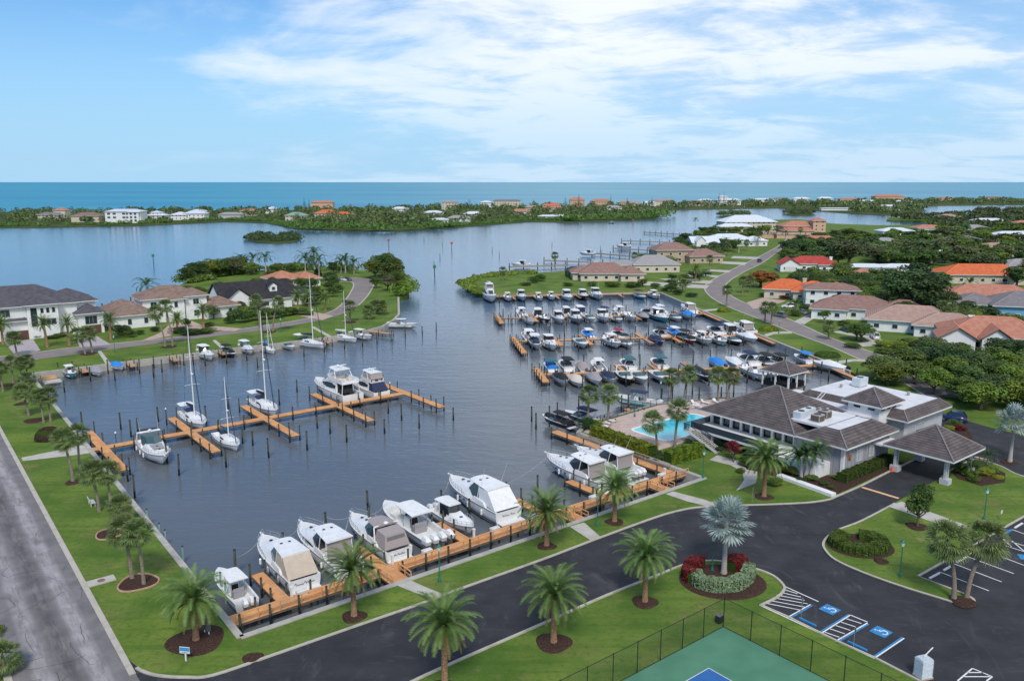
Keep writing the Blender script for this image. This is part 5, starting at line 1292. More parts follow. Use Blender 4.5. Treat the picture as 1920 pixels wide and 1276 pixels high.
    if style == 1:
        mb = MB(); a = [(X(.14, 1), -wf * .95, z1 + .75), (X(.40, 1), -wf * .97, z1 + .75), (X(.40, 1), wf * .97, z1 + .75), (X(.14, 1), wf * .95, z1 + .75)]; h2 = [(X(.17, 1), -wf * .86, ht - .1), (X(.38, 1), -wf * .85, ht - .1), (X(.38, 1), wf * .85, ht - .1), (X(.17, 1), wf * .86, ht - .1)]
        mb.frustum(a, h2, False); obj('clear_curtain', mb, CV['taupe'], root)
        mb = MB(); a = [(X(.03, 1), -hb(.05) * .9, sh(0) + .1), (X(.19, 1), -w * .98, sh(.2)), (X(.19, 1), w * .98, sh(.2)), (X(.03, 1), hb(.05) * .9, sh(0) + .1)]; h2 = [(X(.12, 1), -w * .88, z1 - .1), (X(.19, 1), -w * .88, z1 - .1), (X(.19, 1), w * .88, z1 - .1), (X(.12, 1), w * .88, z1 - .1)]
        mb.frustum(a, h2, True); obj('canvas_enclosure', mb, CV['navy'], root)
    else:
        mb = MB()
        for y in (-1, 1): mb.tube((X(.05, 1), hb(.05) * .85 * y, sh(0)), (fx0 + .1, wf * .9 * y, z1), .06)
        obj('overhang_post', mb, m_gel, root)
        mb = MB(); mb.box((X(.10, 1), 0, fl), (.7, B * .6, .5)); obj('cockpit_seat', mb, CV['beige'], root)
    rail(root, X, sh, hb, .45, .985, .75, 11)
    mb = MB(); mb.box((X(0, 1) - .5, 0, .3), (1.2, B * .85, .12)); obj('swim_platform', mb, m_teak, root)
    for s in (1, -1):
        mb = MB(); mb.grid([[(X(u, .78), (hb(u) * .93) * s, sh(u) * .45), (X(u, .85), (hb(u) * .965) * s, sh(u) * .68)] for u in (.52, .60, .66)]); obj('hull_window', mb, m_glass, root)
    return X, sh, hb
KINDF = dict(cc=b_cc, run=b_run, cov=b_cov, exp=b_exp, cud=b_cud, sail=b_sail, fly=b_fly)
BNAME = dict(cc='center_console_boat', run='runabout', cov='covered_boat', exp='express_cruiser', cud='walkaround_boat', sail='sailboat', fly='flybridge_yacht')
PROTO = {}
def boat(kind, pos, heading, L, label, group=None, lift=0.0, **kw):
    """pos: place amidships; heading: world angle of the bow in degrees"""
    base = dict(cc=8.5, run=7.0, cov=7.5, exp=12.0, cud=8.0, sail=11.0, fly=14.5)[kind]
    key = (kind, tuple(sorted(kw.items())))
    if key not in PROTO:
        root = link(bpy.data.objects.new(BNAME[kind], None)); KINDF[kind](root, base, **kw); PROTO[key] = root
    else:
        root = copy_tree(PROTO[key])
    root.location = (pos[0], pos[1], WATER + lift); root.rotation_euler = (0, 0, math.radians(heading) + rng.gauss(0, .02))
    k = L / base; root.scale = (k, k, k if kind not in ('cc', 'run', 'cud', 'cov') else (k + 1) / 2)
    for q in ('label', 'category', 'group'):
        if q in root: del root[q]
    tag(root, label, 'sailboat' if kind == 'sail' else 'yacht' if kind == 'fly' else 'boat', group)
    return root
UPH, DNH = 128.2, -51.8       # bow out / bow in, near basin
g1 = 'boats moored bow-out along the near boardwalk'
boat('cc', M(3.0, 10.6), UPH, 8.6, 'white center console with twin outboards, first boat beside the left corner', g1, .55)
sf = boat('exp', M(9.8, 13.6), UPH, 12.6, 'white sport cruiser with tan canvas closing its cockpit', g1, .0, style='enclosed', canvas='tan', side_window=False)
boat('exp', M(15.0, 13.8), UPH, 13.0, 'white cruiser with dark oval side window and hardtop behind a date palm', g1, .05, style='hardtop', side_window=True)
ex = boat('exp', M(21.4, 13.2), UPH, 12.2, 'white cruiser with taupe bimini and radar arch', g1, .0, style='canvas', canvas='taupe')
boat('cc', M(26.7, 13.8), UPH, 13.0, 'long pale grey center console with four white outboards', g1, .35, hull='grey', n=4)
boat('cud', M(31.6, 10.8), DNH, 8.8, 'white cabin boat moored bow-in with three outboards facing the basin', g1, .4, n=3)
wb = boat('exp', M(38.0, 14.5), UPH, 14.2, 'big white cruiser with white canvas sloping to its stern', g1, .25, style='enclosed', canvas='white')
boat('exp', M(55.8, 14.2), UPH, 13.5, 'white hardtop cruiser with long bow rail behind the middle date palm', g1, .1, style='hardtop')
boat('exp', M(61.6, 14.0), UPH, 13.0, 'white hardtop cruiser with outboards closest to the clubhouse wall', g1, .25, style='hardtop', n=3)
# name on two transoms
def transom_script(root, width, hgt, z, m, seed, words=((0, 1),)):
    """flowing script too small to read, as on the photograph's transoms"""
    rs = random.Random(seed); mb = MB()
    for w0, w1 in words:
        n = max(8, int(46 * (w1 - w0))); P = []
        for i in range(n + 1):
            f = w0 + (w1 - w0) * i / n; ph = i * 1.25
            tall = 1.0 if i < 5 else (.9 if rs.random() < .12 else .45)
            P.append(Vector((-6.02, width * (.5 - f) + .05 * math.cos(ph), z + hgt * tall * (.5 + .5 * math.sin(ph)))))
        mb.path(P, .022, 4)
    return obj('boat_name', mb, m, root)
transom_script(sf, 2.1, .34, .78, m_dark, 1, ((0, .46), (.50, 1))); transom_script(ex, 1.5, .24, .82, m_boot, 2, ((0, .3), (.4, 1))); transom_script(wb, 1.7, .26, .85, m_interior, 3, ((0, .55), (.65, 1)))
boat('run', G(1043, 802, WATER), UPH, 7.6, 'black runabout with black top at the end of the clubhouse dock', None, .8, hull='black', top='black', cover='black')
boat('run', G(1088, 795, WATER), UPH, 8.2, 'navy and white bowrider with navy bimini on a lift by the shrubs', None, .8, hull='navy', top='navy', arch=True)
boat('cc', G(1190, 762, WATER), 150, 9.5, 'teal hulled center console with blue top beside the pool palms', None, .6, hull='mint', top='navy')
g2 = 'boats moored at the long pier'
boat('exp', M(9.2, 63.2), -52, 12.0, 'white cruiser with swept radar arch at the long pier', g2, .05, style='arch', canvas='black')
boat('sail', M(19.9, 78.2), -52, 12.2, 'white sloop with navy spray hood beside the first far finger of the pier', g2, H=16.5)
boat('sail', M(20.5, 62.2), -52, 10.2, 'white sloop with green deck gear on the near side of the pier', g2, H=12.8, bim=None, boomc='teal')
boat('sail', M(33.4, 78.6), -52, 12.6, 'white sloop moored mid pier beside the second finger', g2, H=17.2, boomc='black')
boat('fly', M(48.6, 79.6), UPH, 16.0, 'large white flybridge yacht with open top deck at the pier', g2, .1)
boat('fly', M(55.0, 77.8), UPH, 13.0, 'white flybridge yacht with navy canvas cockpit at the pier head', g2, .1, style=1)
g3 = 'boats along the far left seawall'
fl_ = [('cc', (132, 707), -52, 7.6, 'teal center console nearest the basin corner', dict(hull='teal', top='white', n=1)), ('cov', (181, 703), -52, 8.0, 'grey covered boat beside the teal one', dict(top='grey')),
       ('cov', (219, 693), -40, 7.0, 'white boat under a blue cover by the far seawall', dict(top='blue')), ('cud', (387, 673), -52, 9.6, 'white pilothouse boat at the far left seawall', dict(n=2)),
       ('run', (430, 668), -52, 7.6, 'black topped runabout at the far left seawall', dict(hull='navy', top='black', cover='black')), ('cud', (463, 662), -52, 8.6, 'white walkaround boat between runabout and sailboat', dict(n=2, glass=m_tint)),
       ('sail', (502, 660), -52, 9.0, 'white sloop with bright blue sail cover', dict(H=12.8, cover='blue', bim=None)), ('run', (541, 655), -52, 7.2, 'white and maroon open boat beside the blue covered sloop', dict(hull='white', bim=False, cover=None)),
       ('sail', (583, 650), -40, 12.5, 'white sloop with navy canvas at the far left seawall', dict(H=17.0)), ('sail', (645, 639), -40, 11.0, 'white sloop farthest along the left seawall', dict(H=14.0, bim=None, boomc='white')),
       ('cc', (678, 636), -40, 9.0, 'white center console beside the last sloop', dict(n=2, ttop=True)), ('cc', (757, 615), -12, 9.0, 'white center console with white top at the bend of the left seawall', dict(n=2, top='white', ttop=True))]
for k, p, hd, L, lab, kw in fl_: boat(k, G(p[0], p[1], WATER), hd, L, lab, g3, .35 if k != 'sail' else 0, **kw)
# right basin rows: x of the picture, kind, length, options
ORD = ['first', 'second', 'third', 'fourth', 'fifth', 'sixth', 'seventh', 'eighth', 'ninth', 'tenth', 'eleventh', 'twelfth', 'thirteenth']
def sx(px, t):      # basin coordinate along the dock for a picture column, on the line t
    lo, hi = -90.0, 30.0
    f = lambda s: (lambda p: 960 + F_PX * p.x / (p.y * CP + (CAM_H - WATER) * SP))(R(s, t, 0))
    for _ in range(40):
        m_ = (lo + hi) / 2
        if f(m_) < px: lo = m_
        else: hi = m_
    return lo
ROWS = [
 (-5.2, -82, 'along the far boardwalk', 'boats along the far boardwalk', [
  (919, 'fly', 12.5, 'white flybridge yacht', dict(style=1)), (952, 'cc', 8, 'white center console', dict()), (978, 'cud', 9, 'pale blue walkaround boat', dict(hull='ice', n=2)), (1010, 'cc', 8.5, 'mint hulled center console', dict(hull='mint', n=1)), (1034, 'cc', 7.5, 'small white center console', dict(n=1)),
  (1064, 'cud', 10.5, 'large white walkaround boat', dict(n=2)), (1094, 'cud', 9, 'black hulled walkaround boat', dict(hull='black', n=2)), (1119, 'exp', 10.5, 'white express cruiser', dict(style='hardtop')), (1200, 'run', 8.5, 'teal runabout with black bimini', dict(hull='teal', top='black')), (1227, 'cc', 9.5, 'white center console with white top', dict(n=2))]),
 (-43.2, 98, 'on far side of farthest long dock', 'boats on the far side of the farthest long dock', [
  (977, 'cc', 9, 'white center console', dict(n=2)), (1007, 'cud', 9, 'white boat with black canvas curtain', dict(n=2, encl='black')), (1060, 'cud', 8, 'small white pilothouse boat', dict(n=1, encl='black')), (1085, 'cud', 9.5, 'white boat with navy canvas curtain', dict(n=2, encl='navy')), (1131, 'run', 8, 'white runabout with navy bimini', dict(top='navy')),
  (1160, 'cc', 9, 'white center console with tan seats', dict(n=2)), (1212, 'run', 8, 'runabout with grey bimini', dict(top='grey')), (1235, 'cc', 9.5, 'white center console with white top', dict(n=2)), (1290, 'exp', 9.5, 'white hardtop cruiser', dict(style='hardtop'))]),
 (-54.6, -82, 'on near side of farthest long dock', 'boats on the near side of the farthest long dock', [
  (993, 'cov', 8, 'white boat with light grey cover', dict(top='grey')), (1022, 'cc', 8, 'black center console without top', dict(hull='black', ttop=False, motor=m_dark)), (1048, 'cud', 8.5, 'white pilothouse boat', dict(n=1)), (1080, 'cud', 9.5, 'blue hulled pilothouse boat', dict(hull='grey', n=2)), (1105, 'run', 8, 'white open boat with tan deck', dict(bim=False)),
  (1131, 'exp', 9.5, 'white express cruiser with black stripe', dict(style='hardtop')), (1157, 'run', 7.5, 'white runabout without top', dict(bim=False, arch=True)), (1182, 'cc', 8, 'white center console without top', dict(ttop=False)), (1207, 'cov', 8, 'black and white boat with grey cover', dict(hull='black', top='grey')), (1238, 'cud', 11, 'large teal hulled cabin boat', dict(hull='teal', n=2)),
  (1265, 'run', 9, 'white open boat', dict(bim=False)), (1291, 'cov', 8.5, 'boat under a bright blue cover', dict(top='blue'))]),
 (-80.6, 98, 'on far side of middle long dock', 'boats on the far side of the middle long dock', [
  (990, 'cc', 10, 'large white center console', dict(n=2)), (1102, 'cc', 8.5, 'white center console with blue cover', dict(n=2, cover='blue')), (1156, 'run', 7.5, 'runabout with dark red bimini', dict(top='red')), (1235, 'run', 8, 'runabout with black bimini', dict(hull='white', top='black', arch=True)), (1262, 'cc', 8.5, 'center console with bright blue cover', dict(n=1, cover='blue')),
  (1312, 'cov', 8.5, 'white boat with light grey cover', dict(top='taupe')), (1339, 'run', 9, 'runabout with navy bimini', dict(top='navy')), (1363, 'cud', 9, 'boat with black canvas curtain', dict(n=2, encl='black')), (1392, 'exp', 10.5, 'white hardtop cruiser', dict(style='hardtop'))]),
 (-93.0, -82, 'on near side of middle long dock', 'boats on the near side of the middle long dock', [
  (1004, 'run', 8, 'white runabout with navy cover', dict(cover='navy', top='white')), (1031, 'exp', 9.5, 'white hardtop cruiser', dict(style='hardtop')), (1090, 'run', 8.5, 'white open boat with tan deck', dict(bim=False)), (1147, 'cc', 9.5, 'white center console with white top', dict(n=2)), (1172, 'run', 8, 'white bowrider with black bimini', dict(top='black')),
  (1232, 'cov', 7.5, 'blue boat with blue cover', dict(hull='blue', top='navy')), (1289, 'run', 8.5, 'black and red boat with black top', dict(hull='red', top='black', cover='black')), (1318, 'cc', 9, 'white center console', dict(n=1)), (1347, 'cc', 8.5, 'mint hulled center console', dict(hull='mint', n=1)), (1373, 'run', 8.5, 'black and white bowrider', dict(hull='black', bim=False)), (1402, 'cov', 9, 'white boat with white cover', dict(top='white'))]),
 (-119.8, 98, 'on far side of nearest long dock', 'boats on the far side of the nearest long dock', [
  (1032, 'run', 7.5, 'runabout with bright blue cover', dict(cover='blue', top='teal')), (1060, 'run', 8, 'runabout with black bimini and tan deck', dict(top='black')), (1092, 'cov', 8, 'white boat with taupe cover', dict(top='taupe')), (1121, 'cc', 8.5, 'white center console with white top', dict(n=1)), (1175, 'run', 8, 'bowrider with dark teal bimini', dict(top='teal', arch=True)), (1233, 'run', 8, 'white bowrider with dark teal bimini', dict(top='teal')),
  (1343, 'cov', 8, 'white boat under a bright blue cover', dict(top='blue')), (1376, 'cov', 8, 'boat wrapped in white cover', dict(top='white')), (1399, 'run', 9, 'white bowrider with navy bimini', dict(top='navy', arch=True)), (1430, 'run', 9, 'black bowrider with black bimini', dict(hull='black', top='black')), (1456, 'run', 8, 'dark runabout', dict(hull='navy', top='black'))]),
 (-132.8, -82, 'on near side of nearest long dock', 'boats on the near side of the nearest long dock', [
  (1053, 'cov', 7.5, 'boat under a black cover', dict(hull='white', top='black')), (1081, 'cov', 8, 'white boat with beige cover', dict(top='beige')), (1115, 'cov', 7.5, 'white boat with grey cover', dict(top='grey')), (1142, 'cov', 7.5, 'boat with navy cover', dict(hull='white', top='navy')), (1172, 'run', 8, 'dark jet boat with grey seats', dict(hull='black', bim=False, arch=True)), (1199, 'run', 8, 'white deck boat', dict(bim=False)),
  (1238, 'run', 8, 'plain white runabout', dict(bim=False)), (1318, 'run', 8.5, 'dark runabout with black cover', dict(hull='navy', bim=False, cover='black')), (1415, 'cc', 9, 'white center console without top', dict(ttop=False, n=2)), (1442, 'run', 8, 'white bowrider', dict(bim=False))]),
]
for tline, hd, where, grp, lst in ROWS:
    for i, (px, kind, L, desc, kw) in enumerate(lst):
        cnt = sum(1 for q in lst if q[3] == desc)
        boat(kind, R(sx(px, tline) , tline + rng.uniform(-.4, .4)), hd + rng.uniform(-3, 3), L * 1.13, '%s, %s boat %s' % (desc, ORD[i], where), grp, rng.choice([.3, .7, .9]), **kw)
boat('run', G(1504, 681, WATER), 98, 8, 'white boat with blue bimini at the corner of the right seawall', None, .6, top='blue')
boat('cov', G(1553, 697, WATER), 128, 9, 'white covered skiff on the lift nearest the clubhouse roofs', None, .9, top='white')
boat('cc', G(1146, 419, WATER), 200, 7, 'small dark boat under way out in the bay', None, 0, hull='black', n=1); boat('cc', G(1243, 410, WATER), 200, 8, 'tiny white boat off the mangrove point', None, 0, ttop=False)
for px, py, lab in ((757, 344.8, 'tiny white boat far out on the gulf'),): boat('exp', G(px, py, WATER), 180, 26, lab, None, 0, style='hardtop')
# ------------------------------------------------------------------ buildings
def stucco(n, c): return mat(n, c, .9, tuple(x * .92 for x in c), .6, 5, .1, 8, spec=.2)
W_WHITE = stucco('white_stucco', (.80, .79, .77)); W_CREAM = stucco('cream_stucco', (.62, .54, .42)); W_TAN = stucco('tan_stucco', (.50, .38, .27)); W_GREY = stucco('grey_stucco', (.50, .50, .51))
W_BLUE = stucco('blue_siding', (.16, .36, .55)); W_PEACH = stucco('peach_stucco', (.62, .40, .26)); W_CLUB = stucco('clubhouse_siding', (.33, .33, .35))
def rooftile(n, c, c2, p=.21): return bands(mat(n, c, .85, c2, .8, 7, .3, 6, spec=.2), 2, p, .30, .20, mix=.9)
R_GREY = rooftile('slate_grey_tiles', (.085, .080, .095), (.12, .115, .13)); R_BROWN = rooftile('brown_tiles', (.21, .135, .105), (.29, .21, .17)); R_BLACK = rooftile('black_shingles', (.032, .030, .034), (.05, .048, .052))
R_CLUB = rooftile('clubhouse_shakes', (.090, .074, .072), (.145, .122, .118), .25); R_ORANGE = rooftile('orange_tiles', (.62, .135, .045), (.70, .19, .075)); R_RED = rooftile('red_tiles', (.42, .055, .045), (.50, .09, .07))
R_TERRA = rooftile('terracotta_tiles', (.46, .185, .115), (.54, .26, .18)); R_MAUVE = rooftile('mauve_tiles', (.27, .155, .125), (.34, .21, .175)); R_PINK = rooftile('pink_tiles', (.40, .255, .20), (.47, .32, .26)); R_WHITE = bands(mat('white_metal_roof', (.66, .69, .72), .4, (.60, .63, .67), .5, 3), 0, .6, .8, .1, mix=.5)
R_LT = rooftile('light_grey_shingles', (.32, .31, .30), (.38, .36, .35)); R_GREEN = rooftile('green_metal', (.22, .36, .30), (.26, .40, .33)); R_DUSK = rooftile('dusky_shingles', (.20, .18, .185), (.26, .235, .24))
m_trimw = mat('white_trim', (.72, .71, .69), .7); m_frame = mat('dark_frame', (.03, .03, .035), .5); m_garage = mat('garage_door', (.62, .60, .57), .7); m_brownd = mat('brown_door', (.12, .06, .04), .6)
m_pane = mat('window_glass', (.018, .03, .036), .08, (.035, .06, .065), .3, 2, spec=.7)
def hip(x0, y0, x1, y1, z, pitch, over=.6, th=.22, flat=None):
    x0, y0, x1, y1 = x0 - over, y0 - over, x1 + over, y1 + over; w, d = x1 - x0, y1 - y0; m = min(w, d) / 2; zr = z + m * pitch
    mb, fa, rc = MB(), MB(), MB()
    C = [(x0, y0, z), (x1, y0, z), (x1, y1, z), (x0, y1, z)]
    if flat is not None:
        m = flat; zr = z + m * pitch; Q = [(x0 + m, y0 + m, zr), (x1 - m, y0 + m, zr), (x1 - m, y1 - m, zr), (x0 + m, y1 - m, zr)]
        mb.add(C + Q, [(0, 1, 5, 4), (1, 2, 6, 5), (2, 3, 7, 6), (3, 0, 4, 7)])
        for a, b in zip(C, Q): rc.tube(a, b, .14, .14, 4)
    else:
        if w >= d: A, B = (x0 + m, (y0 + y1) / 2, zr), (x1 - m, (y0 + y1) / 2, zr); fs = [(0, 1, 5, 4), (1, 2, 5), (2, 3, 4, 5), (3, 0, 4)]
        else: A, B = ((x0 + x1) / 2, y0 + m, zr), ((x0 + x1) / 2, y1 - m, zr); fs = [(0, 1, 4), (1, 2, 5, 4), (2, 3, 5), (3, 0, 4, 5)]
        if abs(w - d) < .01: mb.add(C + [A], [(0, 1, 4), (1, 2, 4), (2, 3, 4), (3, 0, 4)])
        else: mb.add(C + [A, B], fs); rc.tube(A, B, .14, .14, 4)
        near = (A, B, B, A) if w >= d else (A, A, B, B)
        for a, b in zip(C, near): rc.tube(a, b, .14, .14, 4)
    fa.prism([(c[0], c[1]) for c in C], z - th, z - .012, top=True, bottom=True)
    return mb, fa, rc
def gable(x0, y0, x1, y1, z, pitch, over=.5, th=.2, along='x'):
    mb = MB(); 
    if along == 'x':
        m = (y1 - y0) / 2 + over; zr = z + m * pitch; X0, X1 = x0 - over, x1 + over; ya, yb, yc = y0 - over, (y0 + y1) / 2, y1 + over
        sec = [(ya, z), (yb, zr), (yc, z), (yc, z - th), (yb, zr - th), (ya, z - th)]; lo = [(X0, a, b) for a, b in sec]; hi = [(X1, a, b) for a, b in sec]; tri = [[(x, y0, z - .05), (x, yb, z + (y1 - y0) / 2 * pitch), (x, y1, z - .05)] for x in (x0 + .01, x1 - .01)]
    else:
        m = (x1 - x0) / 2 + over; zr = z + m * pitch; Y0, Y1 = y0 - over, y1 + over; xa, xb, xc = x0 - over, (x0 + x1) / 2, x1 + over
        sec = [(xa, z), (xb, zr), (xc, z), (xc, z - th), (xb, zr - th), (xa, z - th)]; lo = [(a, Y1, b) for a, b in sec]; hi = [(a, Y0, b) for a, b in sec]; tri = [[(x0, y, z - .05), (xb, y, z + (x1 - x0) / 2 * pitch), (x1, y, z - .05)] for y in (y0 + .01, y1 - .01)]
    mb.frustum(lo, hi, True, True)
    return mb, [MB().add(t, [(0, 1, 2)]) for t in tri]
def window(root, wing, face, u, z, w, h, pane=None, frame=None, name='window', proud=.06):
    """a framed window on a wing's face; u runs along the face from its left end as seen from outside"""
    x0, y0, x1, y1 = wing[:4]
    if face == 'f': c, ang = Vector((x0 + u, y0, z)), 0
    elif face == 'b': c, ang = Vector((x1 - u, y1, z)), math.pi
    elif face == 'r': c, ang = Vector((x1, y0 + u, z)), math.pi / 2
    else: c, ang = Vector((x0, y1 - u, z)), -math.pi / 2
    mb = MB(); t = .12
    for a in ((-w / 2, 0, t, h), (w / 2 - t, 0, t, h), (-w / 2 + t, 0, w - 2 * t, t), (-w / 2 + t, h - t, w - 2 * t, t)): mb.box((a[0] + a[2] / 2, -proud / 2, a[1]), (a[2], proud + .1, a[3]))
    o = obj(name, mb, frame or m_trimw, root, loc=c, rz=ang)
    mb = MB(); n = max(1, round(w / 1.1))
    pw = (w - 2 * t) / n
    for i in range(n): mb.box((-w / 2 + t + pw * (i + .5), -.005, t), (pw - (.06 if n > 1 else 0), .06, h - 2 * t))
    obj('pane', mb, pane or m_pane, o)
    return o
def house(name, label, p, rz, wings, wallm, roofm, wins=(), auto=True, chimney=None, garage=(), group=None, cat='house', z=0.0, over=.6, caps=True, wframe=None, scale=1.0, roof_pitch=None):
    """wings: (x0, y0, x1, y1, eave height, pitch[, base height]) in metres, front towards -y"""
    root = thing(name, label, cat, Vector((p[0], p[1], z)), rz, group)
    for i, w in enumerate(wings):
        b0 = w[6] if len(w) > 6 else 0.0
        kind = w[7] if len(w) > 7 else 'hip'
        mb = MB(); mb.prism([(w[0], w[1]), (w[2], w[1]), (w[2], w[3]), (w[0], w[3])], b0 - (.4 if b0 == 0 else 0), w[4] - .03 - .004 * i); obj('wall', mb, wallm, root)
        if kind == 'hip':
            r, fa, rc = hip(*w[:4], w[4], w[5], over + .002 * i); k = obj('roof', r, roofm, root); obj('fascia', fa, m_trimw, k)
            if caps: obj('ridge_cap', rc, MATS.get('ridge_' + roofm.name) or mat('ridge_' + roofm.name, tuple(min(1, c * 1.35 + .02) for c in roofm.node_tree.nodes['Mix'].inputs['A'].default_value[:3]) if 'Mix' in roofm.node_tree.nodes else (.4, .4, .4), .85), k)
        elif kind.startswith('gable'):
            r, g = gable(*w[:4], w[4], w[5], over * .8 + .002 * i, along=kind[-1]); k = obj('roof', r, roofm, root); [obj('gable_wall', q, wallm, root) for q in g]
        if auto:
            fl = max(1, int((w[4] - b0) // 2.7)); W_ = w[2] - w[0]; D_ = w[3] - w[1]
            for f in range(fl):
                zz = b0 + .9 + f * 3.0
                if zz + 1.4 > w[4] - .2: continue
                for face, ln in (('f', W_), ('r', D_), ('l', D_)):
                    n = int(ln // 4.2)
                    for q in range(n): window(root, w, face, ln * (q + .5) / n, zz, 1.6, 1.4, frame=wframe)
    for w_ in wins: window(root, wings[w_[0]], *w_[1:6], frame=wframe, **(w_[6] if len(w_) > 6 else {}))
    for g in garage:
        w = wings[g[0]]; mb = MB(); mb.box((w[0] + g[1], w[1] - .02, 0.02), (g[2], .12, 2.4)); obj('garage_door', mb, g[3] if len(g) > 3 else m_garage, root)
    if chimney:
        x, y, a, hh = chimney; mb = MB(); mb.box((x, y, 0), (a, a, hh)); mb.box((x, y, hh), (a + .3, a + .3, .25)); obj('chimney', mb, wallm, root)
    root.scale = (scale,) * 3
    return root
# ---- clubhouse in basin axes: local x = s - 82.4, y = t
CH = thing('clubhouse', 'grey clubhouse with large brown shake hip roofs beside the pool', 'clubhouse', M(82.4, 0), MA)
def cb(name, x0, y0, x1, y1, z0, z1, m, par=None):
    mb = MB(); mb.box(((x0 + x1) / 2, (y0 + y1) / 2, z0), (x1 - x0, y1 - y0, z1 - z0)); return obj(name, mb, m, par or CH)
m_rc = mat('roof_ridge_club', (.20, .18, .18), .85)
def clubroof(x0, y0, x1, y1, z, pitch, flat=None, nm='roof'):
    r, f, rc = hip(x0, y0, x1, y1, z, pitch, 0.0, .28, flat); k = obj(nm, r, R_CLUB, CH); obj('fascia', f, m_trimw, k); obj('ridge_cap', rc, m_rc, k); return k
m_flatroof = mat('white_membrane', (.70, .70, .71), .75, (.60, .60, .61), .5, 6, spec=.2)
# main block
cb('wall', 2.4, -4.0, 16.3, 12.4, -.3, 4.55, W_CLUB)
clubroof(0, -4.8, 17.4, 13.4, 4.8, .515)
# front wing with flat roof well
cb('wall', 1.2, -12.1, 14.2, -4.02, -.3, 4.53, W_CLUB)
clubroof(.2, -13.1, 15.2, -4.82, 4.79, .51, 3.0)
cb('flat_roof', 3.1, -10.2, 12.3, -1.0, 5.9, 6.22, m_flatroof)
cb('flat_roof', 12.3, -7.5, 20.5, 6, 4.9, 5.35, m_flatroof)
# annex
cb('wall', 20.6, -11.2, 33.8, 6.8, -.3, 4.75, W_GREY)
clubroof(19.6, -12.2, 34.8, 7.8, 5.0, .78, 1.65)
cb('flat_roof', 21.2, -10.6, 33.2, 6.2, 5.9, 6.24, m_flatroof)
cb('wall', 17.2, -8.7, 22.9, -3.4, 4.0, 6.98, W_WHITE)
clubroof(16.4, -9.5, 23.7, -2.6, 7.2, .6)
for x in (18.2, 20.0, 21.8): window(CH, (17.2, -8.7, 22.9, -3.4), 'f', x - 17.2, 6.1, 1.5, .65)
for y in (-7.4, -5.0): window(CH, (17.2, -8.7, 22.9, -3.4), 'l', -3.4 - y, 6.1, 1.4, .65)
# link canopy between building and portico
cb('link_roof', 9.5, -15.2, 14.0, -12.15, 3.35, 3.6, m_flatroof)
# portico
clubroof(8.9, -24.0, 19.0, -13.9, 4.0, .64)
for x, y in ((10.2, -15.4), (10.2, -22.6), (17.6, -15.4), (17.6, -22.6)):
    mb = MB(); mb.box((x, y, 0), (1.2, 1.2, .9)); mb.box((x - .3, y, .9), (.32, .32, 2.85)); mb.box((x + .3, y, .9), (.32, .32, 2.85)); obj('column', mb, W_GREY, CH)
# windows, pilasters and balcony on the pool side (face -x)
for i in range(9): obj('pilaster', MB().box((2.15, -3.6 + i * 1.95, 2.42), (.5, .36, 2.1)), W_WHITE, CH)
obj('lintel', MB().box((2.25, 4.2, 4.2), (.3, 16.3, .33)), W_WHITE, CH)
for i in range(8):
    w_ = window(CH, (2.4, -4, 16.3, 12.4), 'l', 12.4 - (-2.6 + i * 1.95), 2.42, 1.5, 1.85, frame=m_frame)
cb('balcony', -2.8, -4.0, 2.38, 12.6, 2.08, 2.4, m_trimw)
for y in (-3.4, .5, 4.4, 8.3, 12.2): cb('balcony_post', -2.6, y - .15, -2.3, y + .15, 0, 2.08, m_trimw)
m_rail = mat('slate_rail', (.045, .065, .085), .5)
mb = MB(); mb.box((-2.72, 4.2, 3.40), (.08, 16.6, .07)); mb.box((-2.72, 4.2, 2.5), (.06, 16.6, .05)); mb.box((-.2, 12.5, 3.4), (5.0, .08, .07)); mb.box((-.2, 12.5, 2.5), (5, .06, .05))
for i in range(111): mb.box((-2.72, -3.9 + i * .148, 2.42), (.035, .09, 1.0))
for i in range(34): mb.box((-2.7 + i * .148, 12.5, 2.42), (.06, .035, 1.0))
obj('balcony_rail', mb, m_rail, CH)
mb = MB(); mb.box((-2.66, 4.2, 2.46), (.02, 16.4, .9)); mb.box((-.2, 12.42, 2.46), (4.9, .02, .9)); obj('balcony_screen', mb, mat('rail_screen', (.05, .075, .10), .6), CH)
st = link(bpy.data.objects.new('stair', None), CH)
for i in range(14):
    f_ = i / 14; obj('tread', MB().box((-3.6, 11.4 - f_ * 5.6, 2.4 - (i + 1) * .171), (1.5, .42, .06)), m_conc, st)
mb = MB()
for x in (-4.4, -2.86):
    mb.frustum([(x - .05, 11.6, 2.0), (x + .05, 11.6, 2.0), (x + .05, 5.6, -.2), (x - .05, 5.6, -.2)], [(x - .05, 11.6, 2.4), (x + .05, 11.6, 2.4), (x + .05, 5.6, .2), (x - .05, 5.6, .2)], True, True)
obj('stringer', mb, m_trimw, st)
mb = MB()
for x in (-4.4, -2.86):
    mb.tube((x, 11.7, 3.4), (x, 5.5, 1.1), .04, .04, 5); mb.tube((x, 11.7, 2.95), (x, 5.5, .65), .025, .025, 4)
    for i in range(22): q = i / 21; mb.tube((x, 11.6 - 6 * q, 2.4 - 2.3 * q), (x, 11.6 - 6 * q, 3.4 - 2.3 * q), .022, .022, 4)
obj('stair_rail', mb, m_dark, st)
cb('landing', -4.4, 11.45, -2.82, 12.6, 2.1, 2.4, m_trimw)
mb = MB(); mb.box((-4.4, 12.05, 3.4), (.07, 1.2, .06)); mb.box((-3.6, 12.55, 3.4), (1.6, .07, .06))
for i in range(9): mb.box((-4.4, 11.5 + i * .13, 2.4), (.04, .04, 1.0)); mb.box((-4.35 + i * .18, 12.55, 2.4), (.04, .04, 1.0))
obj('landing_rail', mb, m_rail, CH)
